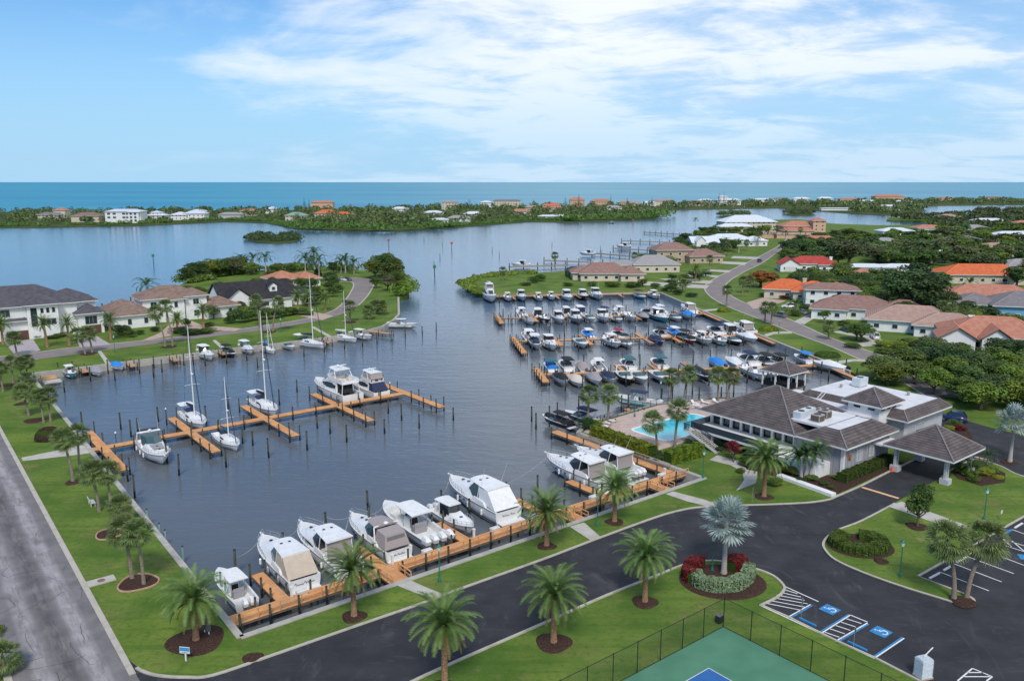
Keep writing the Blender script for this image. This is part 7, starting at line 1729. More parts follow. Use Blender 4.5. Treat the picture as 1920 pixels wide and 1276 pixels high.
# ------------------------------------------------------------------ planting
HOUSES = [(o.location.copy(), o.rotation_euler.z, [c for c in o.children if c.name.startswith('wall')]) for o in COL.objects if o.get('category') == 'house']
AVOID = []
for loc, rz, walls in HOUSES:
    c, n = math.cos(rz), math.sin(rz)
    for w in walls:
        xs = [v.co.x for v in w.data.vertices]; ys = [v.co.y for v in w.data.vertices]
        AVOID.append((loc.x, loc.y, c, n, min(xs), max(xs), min(ys), max(ys)))
def blocked(p, m=2.0):
    for x, y, c, n, a, b, e, f in AVOID:
        dx, dy = p[0] - x, p[1] - y; u, v = dx * c + dy * n, -dx * n + dy * c
        if a - m < u < b + m and e - m < v < f + m: return True
    return False
def inside(p, poly):
    r = False; j = len(poly) - 1
    for i in range(len(poly)):
        a, b = poly[i], poly[j]
        if (a[1] > p[1]) != (b[1] > p[1]) and p[0] < (b[0] - a[0]) * (p[1] - a[1]) / (b[1] - a[1]) + a[0]: r = not r
        j = i
    return r
LANE_POLYS = [smooth_px(RR_L) + smooth_px(RR_R)[::-1], smooth_px(LANE_LO) + smooth_px(LANE_UP)[::-1]]
def scatter(px_poly, n, dmin, margin=3.0, z=0.0, seed=1, lanes=True, tries=60):
    poly = [G(x, y, z) for x, y in px_poly]; rs = random.Random(seed)
    x0, x1 = min(p.x for p in poly), max(p.x for p in poly); y0, y1 = min(p.y for p in poly), max(p.y for p in poly); out = []
    for _ in range(n * tries):
        if len(out) >= n: break
        p = Vector((rs.uniform(x0, x1), rs.uniform(y0, y1), z))
        if not inside(p, poly) or blocked(p, margin): continue
        if any((p.x - q.x) ** 2 + (p.y - q.y) ** 2 < dmin * dmin for q in out): continue
        if lanes and any(inside(p, l) for l in LANE_POLYS): continue
        out.append(p)
    return out
# date palms along the drive
for i, (px, py, h, r, lab) in enumerate([(368, 1200, 3.7, 2.6, 'date palm in a wide mulch bed at the corner of the worn road'), (664, 1155, 4.5, 1.25, 'date palm in front of the white cruiser with oval window'), (834, 1292, 5.6, 1.5, 'date palm cut off by the bottom edge beyond the drive'),
        (1038, 1204, 4.3, 1.7, 'date palm in a round mulch bed between drive and tennis court'), (1209, 1128, 4.5, 1.35, 'date palm left of the silver hedge bed'), (1025, 1023, 3.8, 1.15, 'date palm beside the second dock gate'),
        (1152, 978, 4.1, 1.2, 'date palm in front of the white hardtop cruiser near the third gate'), (1432, 931, 5.0, 1.3, 'date palm on the lawn in front of the clubhouse')]):
    palm('date', px, py, h + .45, lab, 'date palms along the drive', var=i, size=rng.uniform(.92, 1.02))
    mulch_ring(px, py, r)
mulch_ring(474, 1233, .95); 
palm('bism', 1357, 1075, 6.0, 'silver fan palm rising from the silver and red hedge bed', 'silver fan palms', var=0); palm('bism', 1893, 866, 6.2, 'silver fan palm on the lawn behind the portico', 'silver fan palms', var=1); mulch_ring(1893, 867, 1.4)
# sabal palms
SG = 'sabal palms on the lawn along the worn road'
for i, (bx, by, h, lx, ly, lab) in enumerate([(248, 1085, 5.2, -.4, 0, 'left one of the twin sabal palms in the terracotta edged bed'), (270, 1096, 5.6, -.2, 0, 'right one of the twin sabal palms in the terracotta edged bed'), (186, 958, 5.0, -.5, 0, 'leaning sabal palm beside the picnic bench'), (208, 952, 4.6, 0, 0, 'sabal palm just behind the picnic bench'),
        (228, 985, 2.2, 0, 0, 'short young sabal palm in a mulch bed'), (137, 903, 6.0, -.8, 0, 'tall sabal palm near the pier path'), (150, 880, 5.2, .2, 0, 'sabal palm by the pier path, right of the tall one'), (82, 792, 4.4, -.5, .2, 'left of two sabal palms above the dark round bush'), (95, 790, 4.5, .1, 0, 'right of two sabal palms above the dark round bush'),
        (54, 780, 4.2, -.8, 0, 'sabal palm leaning left of the bush pair'), (60, 752, 4.0, -.5, 0, 'sabal palm halfway to the basin corner'), (25, 718, 4.2, 0, 0, 'sabal palm of the corner cluster, leftmost'), (40, 722, 4.4, .5, 0, 'sabal palm of the corner cluster, middle'), (52, 716, 4.2, .2, 0, 'sabal palm of the corner cluster, nearest the water'), (6, 735, 4.6, -.3, 0, 'sabal palm at the left edge of the lawn')]):
    palm('sabal', bx, by, h + .4, lab, SG, var=i, lean=(lx, ly), size=rng.uniform(.92, 1.08))
mulch_ring(259, 1092, 1.9, edge=True); mulch_ring(205, 1001, 1.5, edge=True); mulch_ring(137, 904, 1.1); mulch_ring(65, 788, 1.8); mulch_ring(40, 757, 1.3); mulch_ring(12, 722, 1.6)
PG = 'sabal palms round the pool'
for i, (bx, by, h, lx, lab) in enumerate([(1102, 792, 5.2, .2, 'left of the two sabal palms at the shrub corner of the pool'), (1140, 788, 5.0, .1, 'right of the two sabal palms at the shrub corner of the pool'), (1232, 842, 4.6, -.8, 'sabal palm leaning over the near end of the pool'), (1265, 840, 6.4, .4, 'tallest sabal palm standing before the pool'),
        (1258, 748, 4.6, 0, 'first sabal palm of the row behind the pool'), (1284, 743, 4.6, .5, 'second sabal palm of the row behind the pool'), (1346, 753, 5.4, -.2, 'third sabal palm of the row behind the pool'), (1364, 750, 5.0, .6, 'fourth sabal palm of the row behind the pool')]):
    palm('sabal', bx, by, h, lab, PG, var=i, lean=(lx, 0), size=1.1)
palm('sabal', 1788, 1124, 6.4, 'left of the twin leaning sabal palms at the car park island', 'twin sabal palms', lean=(-1.1, .3), size=1.25); palm('sabal', 1812, 1122, 6.4, 'right of the twin leaning sabal palms at the car park island', 'twin sabal palms', lean=(1.6, .3), var=1, size=1.25)
mulch_ring(1805, 1129, 1.3).location.z = .1
for i, (dx, ln) in enumerate(((-8, (-.5, 0)), (0, (.1, .2)), (9, (.7, 0)))): palm('xmas', 1510 + dx, 897, 3.4 + .4 * i, 'slim feathery palm of the clump at the clubhouse wall, %s' % ['left stem', 'middle stem', 'right stem'][i], 'palm clump at the clubhouse', lean=ln, size=1.15)
# lane palms, left
LG = 'palms along the left lane'
for i, (k, bx, by, h, lx, lab) in enumerate([('datel', 89, 651, 6.2, -.5, 'date palm before the large white house, left one'), ('datel', 130, 647, 5.8, 0, 'date palm before the large white house, right one'), ('datel', 208, 637, 5.6, 0, 'date palm between the white house and the mansion'), ('sabl', 32, 667, 4.4, -.4, 'small palm at the left house drive'), ('sabl', 160, 664, 5.0, -1.6, 'leaning palm of the pair by the dock path'), ('sabl', 173, 661, 5.0, -.5, 'upright palm of the pair by the dock path'),
        ('sabl', 310, 650, 9.0, -2, 'tall leaning palm before the mansion'), ('sabl', 324, 649, 10.5, -1.2, 'tallest palm before the mansion'), ('datel', 333, 618, 3.2, 0, 'yellowish date palm at the mansion entrance'), ('datel', 382, 614, 5.0, 0, 'date palm before the mansion right wing'), ('datel', 559, 583, 4.8, 0, 'date palm beside the lane bend, leftmost'), ('datel', 580, 575, 3.4, 0, 'date palm with orange fruit at the lane bend'), ('datel', 610, 582, 4.2, 0, 'date palm on the small lawn inside the bend'),
        ('sabl', 657, 603, 4.8, 0, 'palm in a mulch ring outside the lane bend'), ('sabl', 691, 598, 2.8, 0, 'small palm on the seawall lawn'), ('sabl', 707, 588, 2.8, 0, 'small palm near the point'), ('sabl', 716, 590, 3.0, 0.2, 'small palm beside it, nearer the wall'), ('sabl', 512, 622, 8.5, 2.0, 'tall leaning palm before the black roofed house'), ('sabl', 487, 613, 8, -.8, 'palm leaning left before the black roofed house'), ('datel', 6, 645, 5.5, 0, 'date palm cut by the left edge')]):
    palm(k, bx, by, h, lab, LG, var=i, lean=(lx, 0), size=1.2 if k == 'sabl' else 1.05)
for p in ((166, 663), (317, 650), (657, 604), (505, 622)): mulch_ring(p[0], p[1], 2.0)
RG = 'royal palms on the left point'
for i, (bx, by, h) in enumerate([(476, 512, 7), (499, 517, 8.5), (455, 510, 6), (574, 534, 11), (591, 523, 11.5), (599, 530, 9.5), (585, 528, 8.5), (648, 512, 6.5), (664, 513, 5.2), (640, 511, 5.5), (278, 572, 7)]):
    palm('royal', bx, by, h, 'dark green royal palm, %s from the left on the point behind the houses' % ORD[i] if i < 10 else 'palm rising behind the mansion roof', RG, var=i, size=1.5)
# lane palms, right
RGp = 'palms along the right lane'
for i, (k, bx, by, h, lab) in enumerate([('sabl', 1553, 636, 3.6, 'palm on the kerb by the pink roofed house'), ('sabl', 1362, 576, 6.0, 'tall palm on the bend of the right lane'), ('sabl', 1434, 604, 4.6, 'left palm of the pair by the oval hedge'), ('sabl', 1446, 609, 5.2, 'right palm of the pair by the oval hedge'), ('datel', 1304, 528, 5.5, 'date palm by the tan villa'), ('sabl', 1392, 550, 5, 'palm on the lawn inside the right lane bend'), ('sabl', 1405, 548, 5, 'second palm on the lawn inside the bend'),
        ('sabl', 1330, 508, 6, 'palm beside the villa garage'), ('royal', 1304, 428, 8, 'palm at the bay shore by the white cottage'), ('sabl', 1040, 501, 6.0, 'lone palm on the peninsula shore'), ('sabl', 943, 525, 4.2, 'lone palm above the mangrove hedge'), ('sabl', 1280, 548, 3.6, 'small palm by the seawall corner'), ('royal', 1472, 455, 7, 'palm before the tower villa'), ('royal', 1420, 462, 6.5, 'palm by the white metal roof'), ('sabl', 1805, 622, 6, 'palm left of the dark tree gap'), ('sabl', 1765, 620, 7, 'palm beside the dark tree'), ('sabl', 1778, 625, 7, 'second palm beside the dark tree'), ('royal', 1490, 585, 3, 'low palm before the orange roofed house'), ('royal', 1815, 560, 6, 'palm in front of the far orange roof')]):
    palm(k, bx, by, h, lab, RGp, var=i, size=1.15)
for i, (bx, by) in enumerate([(1365, 480), (1385, 474), (1400, 470), (1440, 450), (1455, 447), (1430, 440), (1345, 486), (1360, 468), (1500, 448), (1225, 488), (1190, 500)]):
    palm('royal' if i % 2 else 'sabl', bx, by, rng.uniform(5, 8), 'palm among the houses up the right lane', 'palms up the right lane', var=i, size=1.2)
# shade trees, right side
NG = 'trees beside the clubhouse annex'
for i, p in enumerate(scatter([(1640, 706), (1700, 696), (1760, 702), (1830, 690), (1990, 700), (1990, 792), (1900, 785), (1830, 772), (1770, 752), (1700, 738), (1655, 728)], 30, 6.0, seed=4, lanes=False)):
    k = rng.choice(['leaf', 'light', 'light', 'dark', 'light', 'leaf'])
    tree(k, 0, 0, rng.uniform(3.8, 5.6), rng.uniform(5.2, 7.6), 'broad green tree of the dense clump beside the clubhouse annex', NG, p=p)
for i, p in enumerate(scatter([(1690, 690), (1760, 672), (1840, 676), (1990, 660), (1990, 700), (1830, 690), (1760, 702)], 14, 6.0, seed=9, lanes=False)):
    tree(rng.choice(['leaf', 'dark', 'olive']), 0, 0, rng.uniform(4, 5.5), rng.uniform(4.8, 6.5), 'broad green tree of the dense clump beside the clubhouse annex', NG, p=p)
for i, (px, py, r, h, l) in enumerate([(1700, 590, 9, 16, 'left trunk of the huge dark tree'), (1735, 596, 9, 15.5, 'right trunk of the huge dark tree'), (1718, 578, 8, 17, 'rear trunk of the huge dark tree'), (1760, 603, 6, 11, 'dark tree at the right foot of the huge one'), (1668, 590, 5, 10, 'dark tree at the left foot of the huge one')]):
    tree('dark', px, py, r, h, l + ' in the right neighbourhood', 'huge dark trees')
tree('flame', 1425, 538, 8, 7.5, 'flame tree with orange blossom beside the right lane', flat=.6); tree('leaf', 1500, 478, 10, 10, 'wide dark green tree above the red roof', flat=.6); tree('leaf', 1475, 487, 6, 7, 'green tree left of the wide one above the red roof')
tree('olive', 1590, 497, 12, 15, 'pale olive tree with bare limbs near the white metal roof'); tree('leaf', 1615, 640, 4.5, 5.5, 'small spreading tree on the island drive of the pink roofed house', flat=.5); tree('leaf', 1605, 636, 3.5, 5, 'smaller tree next to it on the island drive')
tree('olive', 1745, 668, 4, 5.5, 'small olive tree before the terracotta villa'); tree('leaf', 1545, 606, 2.2, 4.5, 'slim dark tree before the brown roofed house')
for kset, poly, n, dm, rr_, hh, lab, grp, sd in [
   (['leaf', 'dark', 'olive', 'leaf', 'light', 'olive', 'light'], [(1565, 446), (1640, 444), (1735, 444), (1770, 436), (1990, 430), (1990, 470), (1880, 480), (1760, 478), (1660, 470), (1590, 462)], 90, 9.5, (5.5, 9), (5.5, 11), 'round crowned tree of the far wood on the right', 'trees of the far right wood', 12),
   (['leaf', 'olive', 'dark', 'leaf', 'light'], [(1600, 470), (1760, 478), (1880, 482), (1990, 475), (1990, 540), (1900, 545), (1880, 520), (1760, 500), (1680, 505), (1640, 490)], 70, 8, (6, 9), (8, 12), 'tree of the wood behind the orange roofs', 'trees behind the orange roofs', 13),
   (['leaf', 'light', 'dark', 'leaf'], [(1480, 540), (1580, 515), (1660, 535), (1760, 535), (1770, 600), (1700, 612), (1620, 595), (1560, 570), (1500, 560)], 70, 5.2, (4, 6), (5, 8), 'garden tree between the right houses', 'garden trees between the right houses', 14),
   (['leaf', 'light', 'yellow', 'dark'], [(1760, 600), (1840, 585), (1850, 622), (1990, 632), (1990, 655), (1900, 658), (1850, 644), (1780, 630)], 48, 4.5, (3.5, 5.5), (4.5, 7), 'garden tree by the blue house', 'garden trees by the blue house', 15),
   (['leaf', 'dark', 'light'], [(1280, 452), (1350, 428), (1420, 420), (1440, 440), (1400, 462), (1340, 480), (1290, 492), (1230, 505), (1200, 500), (1250, 478)], 70, 5.5, (4, 6.5), (5, 7.5), 'garden tree on the bay side of the right lane', 'garden trees on the bay side', 16),
   (['leaf', 'dark'], [(1515, 455), (1560, 448), (1600, 470), (1580, 500), (1500, 500), (1470, 478)], 44, 6.5, (5, 8), (6, 10), 'tree round the tower villa', 'trees round the tower villa', 17),
   (['leaf', 'dark', 'light'], [(1080, 540), (1200, 536), (1300, 520), (1330, 512), (1300, 545), (1250, 548), (1190, 540)], 14, 6, (2.2, 3.4), (2.5, 4), 'low garden tree before the peninsula houses', 'garden trees of the peninsula', 18),
   (['leaf', 'dark', 'light', 'leaf'], [(1540, 545), (1600, 540), (1680, 560), (1660, 600), (1600, 590), (1560, 575)], 22, 6, (4, 6), (5, 8), 'garden tree behind the brown roofs', 'garden trees behind the brown roofs', 19)]:
    for p in scatter(poly, n, dm, 1.6, seed=sd):
        far_ = p.y > 330
        tree(rng.choice(kset), 0, 0, rng.uniform(*rr_), rng.uniform(*hh), lab, grp, lod='lo' if far_ else 'hi', p=p, flat=.8, name='wood_tree' if 'wood' in lab else 'garden_tree')
# trees of the left point
for i, (px, py, r, h, k) in enumerate([(352, 530, 5, 7.5, 'leaf'), (372, 525, 6, 9, 'leaf'), (395, 520, 6.5, 9.5, 'light'), (415, 518, 6, 9, 'leaf'), (436, 516, 6, 9.5, 'olive'), (450, 512, 6, 9, 'leaf'), (470, 515, 5, 6.5, 'light'), (520, 512, 4, 5, 'leaf'), (545, 510, 4, 5, 'leaf'), (625, 512, 4, 6, 'dark'),
        (703, 522, 6, 9.5, 'light'), (718, 518, 7, 12, 'leaf'), (735, 528, 7, 11.5, 'leaf'), (746, 540, 4.5, 8, 'leaf'), (751, 548, 3.2, 5, 'light'), (727, 545, 4, 7, 'olive'), (738, 512, 5, 9, 'dark'), (705, 540, 3, 5, 'leaf')]):
    tree(k, px, py, r, h, 'bushy green tree of the clump on the left shore' if i < 10 else 'bushy green tree of the clump on the tip of the left point', 'trees of the left shore' if i < 10 else 'trees of the left tip', lod='hi', flat=.85)
for i, (px, py, r, h, k) in enumerate([(233, 628, 2.4, 3.4, 'dark'), (222, 626, 2.2, 3.2, 'dark'), (245, 632, 2.0, 2.6, 'leaf'), (262, 627, 1.6, 1.6, 'leaf'), (290, 621, 1.8, 1.6, 'dark'), (335, 624, 3.2, 1.9, 'dark'), (352, 628, 3.0, 1.9, 'dark'), (372, 626, 3.4, 1.8, 'dark'), (388, 624, 3.2, 1.8, 'leaf'), (392, 612, 2.0, 1.6, 'leaf'), (430, 606, 2.2, 2.6, 'dark'), (446, 605, 3.4, 5.2, 'dark'), (462, 603, 2.6, 3.8, 'leaf'), (478, 600, 3, 4.2, 'leaf'), (500, 598, 3.2, 4.5, 'leaf'), (520, 596, 2.8, 3.8, 'dark'), (535, 592, 2.8, 3.4, 'leaf'), (545, 590, 2.4, 3, 'leaf'),
        (575, 572, 2.8, 4.4, 'leaf'), (592, 570, 3, 4.8, 'dark'), (600, 562, 3.4, 5, 'leaf'), (620, 556, 3, 4.4, 'leaf'), (635, 548, 2.8, 4, 'leaf'), (650, 568, 1.6, 1.4, 'dark'), (560, 588, 3.6, 1.5, 'dark'), (575, 590, 3.2, 1.4, 'leaf'), (110, 630, 3, 1.2, 'leaf'), (100, 634, 2.4, 1.1, 'dark'), (70, 633, 2, 1.4, 'leaf'), (350, 612, 1.8, 3, 'dark'), (700, 575, 2, 2.6, 'leaf'), (715, 578, 2, 2.4, 'leaf'), (1110, 536, 3, 2.2, 'leaf'), (1150, 537, 4, 2.6, 'leaf'), (1185, 538, 4, 2.2, 'dark'), (1065, 536, 3, 1.8, 'leaf'), (985, 535, 3.2, 1.6, 'leaf'), (1000, 530, 3, 3.2, 'leaf'), (1012, 527, 3.6, 3.6, 'leaf'), (1270, 552, 2.8, 2.4, 'dark'), (1295, 556, 3.0, 1.8, 'dark'), (1470, 560, 2.6, 1.6, 'red'), (1490, 592, 3, 2.6, 'leaf'), (1510, 583, 3, 3, 'dark'),
        (1660, 650, 3.2, 2, 'yellow'), (1685, 652, 3, 2, 'yellow'), (1700, 646, 3, 2.2, 'leaf'), (1655, 662, 2.8, 1.8, 'leaf'), (1580, 610, 2.4, 2, 'leaf'), (1600, 652, 2.6, 1.6, 'leaf'), (1720, 650, 2.6, 2, 'dark'), (1245, 545, 2.0, 1.4, 'leaf')]):
    shrub(k, px, py, r, h, '%s garden shrub by the %s houses' % ({'dark': 'dark green', 'leaf': 'green', 'red': 'reddish', 'yellow': 'yellow green'}[k], 'left lane' if px < 760 else 'right lane'), 'garden shrubs of the %s' % ('left lane' if px < 760 else 'right lane'), lod='hi')
# hedges
hedge('clubhouse_hedge', [M(81.8, -13.0), M(95.6, -13.0)], 1.5, 1.25, m_hedged, 'clipped dark green hedge along the clubhouse front wall', size=.10)
hedge('pool_hedge', [G(1113, 817), G(1224, 858)], 1.9, 1.9, m_hedge, 'bright yellow green hedge between clubhouse dock and pool')
hedge('pool_hedge', [G(1251, 869), G(1313, 852)], 1.9, 1.9, m_hedge, 'bright yellow green hedge below the pool stairs')
hedge('silver_hedge', smooth_px([Z4(238, 565), Z4(262, 608), Z4(340, 634), Z4(440, 640), Z4(540, 622), Z4(602, 572), Z4(618, 515)], 4), 1.35, 1.25, m_hsilver, 'curved silver green hedge round the silver fan palm', size=.09)
hedge('red_hedge', smooth_px([Z4(215, 590), Z4(185, 560), Z4(200, 510), Z4(250, 485), Z4(300, 490)], 3), 1.3, 1.3, m_hred, 'dark red shrubs on the left of the silver hedge', size=.12)
hedge('red_hedge', smooth_px([Z4(480, 510), Z4(520, 480), Z4(585, 470)], 3), 1.6, 1.3, m_hred, 'dark red shrubs behind the silver fan palm', size=.12)
mb = MB(); cpt = G(*Z4(430, 575)); mb.frustum([(cpt.x + 4.6 * math.cos(a), cpt.y + 4.0 * math.sin(a), .0) for a in np.linspace(0, 6.1, 30)], [(cpt.x + 4.2 * math.cos(a), cpt.y + 3.6 * math.sin(a), .10) for a in np.linspace(0, 6.1, 30)]); obj('mulch_bed', mb, m_mulch, kind='structure')
cpt = G(*Z4(1390, 325)); ring = [cpt + Vector((2.5 * math.cos(a), 2.1 * math.sin(a), 0)) for a in np.linspace(-4.3, 1.25, 26)]
hedge('ring_hedge', ring, 1.9, .85, leafmat('topiary_leaf', (.075, .115, .016), (.125, .155, .026), 1.5), 'low ring shaped clipped hedge on the lawn island', size=.09, z=.1)
mb = MB(); mb.frustum([(cpt.x + 3.9 * math.cos(a), cpt.y - .2 + 3.4 * math.sin(a), .09) for a in np.linspace(0, 6.1, 30)], [(cpt.x + 3.5 * math.cos(a), cpt.y - .2 + 3.0 * math.sin(a), .16) for a in np.linspace(0, 6.1, 30)]); obj('mulch_bed', mb, m_mulch, kind='structure')
mulch_ring(*Z4(1545, 440), .8).location.z = .1
for px, py, r, l in ((1551, 668, 2.7, 'oval clipped hedge on the lawn nearest the clubhouse trees'), (1441, 619, 2.4, 'oval clipped hedge below the palm pair'), (1357, 584, 1.9, 'oval clipped hedge at the bend of the right lane')):
    dome('oval_hedge', G(px, py), r * 1.1, r * .8, 1.15, m_hedge if px < 1500 else m_hedged, l)
dome('round_bush', G(92, 822), 2.0, 2.0, 1.9, leafmat('wine_leaf', (.05, .06, .022), (.085, .045, .03), 1.5), 'dark wine green round bush under the sabal palms', 'bush', 6000, flat=2.2)
tree('leaf', 1719, 988, 2.3, 6.2, 'young leafy tree on the lawn island', flat=1.25, name='young_tree', z=.1); mulch_ring(1719, 988, 1.3).location.z = .1
tree('red', 1375, 866, 1.7, 3.6, 'small tree with reddish blossom at the foot of the stairs', name='crepe_tree')
for i, (px, py, r, h, k) in enumerate([(1352, 846, 1.0, 1.0, 'dark'), (1398, 872, 1.6, 1.8, 'leaf'), (1412, 862, 1.6, 2.0, 'dark'), (1430, 866, 1.5, 1.6, 'red'), (1388, 885, .9, .8, 'leaf'), (1448, 873, 1.5, 1.8, 'leaf'), (1466, 880, 1.6, 1.8, 'dark'), (1482, 888, 1.5, 1.5, 'yellow'), (1452, 908, 1.6, 1.1, 'light'), (1524, 900, 1.2, 1.0, 'leaf'), (1500, 903, 1.0, .8, 'dark'), (1545, 908, .9, .7, 'leaf'), (1570, 898, .9, .7, 'light'), (1600, 885, .9, .7, 'leaf'), (1625, 880, .8, .7, 'dark'), (1560, 915, .7, .5, 'leaf'),
        (1100, 803, 2.2, 2.2, 'dark'), (1112, 800, 1.8, 1.6, 'leaf'), (1120, 796, 1.4, 1.0, 'yellow'), (1240, 862, 1.4, 1.2, 'dark'), (1232, 856, 1.2, 1.4, 'leaf'), (1290, 830, 1.0, .8, 'dark'), (1205, 838, 1.0, .8, 'dark'),
        (1800, 886, 1.6, 1.8, 'leaf'), (1815, 892, 1.4, 1.2, 'light'), (1830, 880, 1.6, 1.5, 'leaf'), (1845, 890, 1.5, 1.3, 'yellow'), (1860, 884, 1.3, 1.0, 'light'), (1825, 902, 1.2, .9, 'leaf'), (1872, 898, .9, .7, 'yellow'), (1790, 800, 1.6, 1.6, 'leaf'), (1800, 806, 1.3, 1.1, 'red'), (1778, 806, 1.2, 1.0, 'yellow')]):
    s_ = shrub(k, px, py, r, h, '%s shrub in the bed %s' % ({'dark': 'dark green', 'leaf': 'green', 'red': 'reddish', 'yellow': 'yellow green', 'light': 'light green'}[k], 'beside the portico' if px > 1700 else 'by the clubhouse wall' if px > 1320 else 'round the pool'), 'shrubs %s' % ('beside the portico' if px > 1700 else 'by the clubhouse wall' if px > 1320 else 'round the pool'), lod='hi')
for px, py in ((1815, 893), (1850, 872)): palm('royal', px, py, 1.6, 'small feathery palm in the bed beside the portico, %s' % ('front one' if px < 1830 else 'rear one'), 'small palms beside the portico', size=.55)
sheet('mulch_bed', ccw([M(77.5, -8), M(83, -10), M(83, -12), M(97, -12), M(97, -14.6), M(77.4, -15.2)]), .04, m_mulch, kind='structure')
sheet('mulch_bed', ccw([G(*p) for p in [(1385, 860), (1420, 858), (1500, 880), (1510, 896), (1470, 897), (1425, 885), (1400, 880)]]), .045, m_mulch, kind='structure')
sheet('mulch_bed', ccw([G(*p) for p in [(1782, 884), (1800, 876), (1850, 872), (1885, 888), (1884, 905), (1840, 912), (1795, 898)]]), .14, m_mulch, kind='structure')
sheet('mulch_bed', ccw([G(*p) for p in [(1770, 798), (1812, 800), (1824, 822), (1800, 822), (1775, 812)]]), .08, m_mulch, kind='structure')
# mangroves and far woods
def line_spots(px_line, n, r, h, jit=4.0, z=-.6, seed=1):
    rs = random.Random(seed); P = smooth_px(px_line, 6, z); out = []
    for i in range(n):
        f = rs.random() * (len(P) - 1); k = int(f); p = P[k].lerp(P[k + 1], f - k); out.append((p.x + rs.gauss(0, jit), p.y + rs.gauss(0, jit), z, rs.uniform(*r), rs.uniform(*h)))
    return out
wood('mangrove_hedge', 'low mangrove hedge rounding the tip of the right peninsula', line_spots([(1000, 513), (950, 516), (905, 521), (878, 530), (874, 536), (884, 544), (905, 553)], 110, (1.4, 2.4), (1.4, 2.4), 1.2, -.3, 3), m_leafy, 90)
for (cx_, cy_), rx_, ry_ in ISLETS:
    sp = []
    for i in range(80 if rx_ > 40 else 34):
        a, q = rng.uniform(0, 6.28), math.sqrt(rng.random()) * 1.0; p = G(cx_ + rx_ * q * math.cos(a), cy_ + ry_ * q * math.sin(a), -1.1); sp.append((p.x, p.y, -1.6, rng.uniform(4, 6) if rx_ < 40 else rng.uniform(2.6, 4.2), rng.uniform(5, 8) if rx_ < 40 else rng.uniform(2.8, 4.8)))
    w_ = wood('mangrove_islet', 'x', sp, m_mang, 70); del w_['kind']; tag(w_, {515: 'dark mangrove islet in the left bay', 1376: 'small flat mangrove islet in the right channel', 1500: 'round mangrove islet before the far inlet', 1850: 'left of two distant mangrove islets at the right', 1905: 'right of two distant mangrove islets at the right'}[cx_], 'islet')
def fill(px_poly, n, r, h, z, seed, margin=2.0, dm=5.0): return [(p.x, p.y, z, rng.uniform(*r), rng.uniform(*h)) for p in scatter(px_poly, n, dm, margin, z, seed, False, 25)]
sp = fill([(-250, 425), (0, 422), (130, 420), (190, 419), (260, 418), (420, 411), (500, 412), (545, 414), (545, 396), (200, 397), (-250, 400)], 260, (4.5, 8), (4, 10.5), -1, 21, 1.0)
sp += fill([(545, 424), (640, 429), (760, 429), (830, 423), (900, 418), (990, 411), (1070, 412), (1225, 407), (1232, 396), (1226, 388), (900, 391), (560, 395)], 430, (4.5, 9), (4, 12), -1, 22, 1.0)
sp += fill([(1230, 392), (1340, 390), (1460, 388), (1600, 397), (1660, 401), (1725, 398), (1735, 385), (1900, 383), (2300, 383), (2300, 373), (1700, 377), (1450, 380), (1240, 385)], 380, (6, 12), (5, 12), -1, 23, 2.5, 8)
wood('island_wood', 'mixed dark wood covering the barrier island', sp, m_mang, 64, .19, 5)
wood('island_wood', 'shore mangroves along the front of the barrier island', line_spots([(555, 428), (640, 431), (760, 431), (830, 425)], 60, (4, 6), (5, 8), 6, -.6, 7) + line_spots([(1060, 414), (1150, 411), (1225, 408), (1236, 402)], 50, (5, 8), (6, 9), 6, -.6, 8) + line_spots([(-100, 425), (0, 424), (120, 423), (260, 420), (420, 413), (500, 415), (550, 425)], 150, (3, 5.5), (2, 5), 4, -1.2, 9) + line_spots([(820, 427), (900, 420), (990, 413), (1070, 414)], 70, (3, 5.5), (2, 4.5), 4, -1.2, 10), m_leaf, 70, .18, 6)
wood('far_wood', 'hazy wood running to the right horizon', fill([(1745, 419), (1675, 410), (1760, 406), (1920, 402), (2400, 403), (2400, 428), (1990, 428), (1790, 432)], 260, (7, 11), (6, 10), 0, 24, 2, 8), m_mang, 64, .19, 7)
m_pine = leafmat('pine_needle', (.016, .036, .014), (.035, .06, .022), .3)
def cone_crown(name, seed, n=520):
    r = np.random.default_rng(seed); z = r.uniform(0, 1, n); a = r.uniform(0, 6.28, n); tier = (np.floor(z * 11) + .5) / 11; rad = (1 - z) ** .75 * (.55 + .45 * r.random(n)) + .04
    c = np.stack([rad * np.cos(a), rad * np.sin(a), tier + r.normal(0, .012, n)], 1); s = .13 * (1.2 - z)[:, None] * r.uniform(.6, 1.3, n)[:, None]
    out = np.stack([np.cos(a), np.sin(a), -.25 + 0 * a], 1); sd = np.stack([-np.sin(a), np.cos(a), 0 * a], 1)
    q = np.stack([c - out * s, c + sd * s * .8, c + out * s * 1.5, c - sd * s * .8], 1)
    q[:, :, 2] = c[:, None, 2] + (q[:, :, 2] - c[:, None, 2]) * .3
    return np_mesh(name, q.reshape(-1, 3), np.arange(n * 4, dtype=np.int32).reshape(-1, 4), m_pine)
CONE = [cone_crown('crown', 1), cone_crown('crown', 2)]
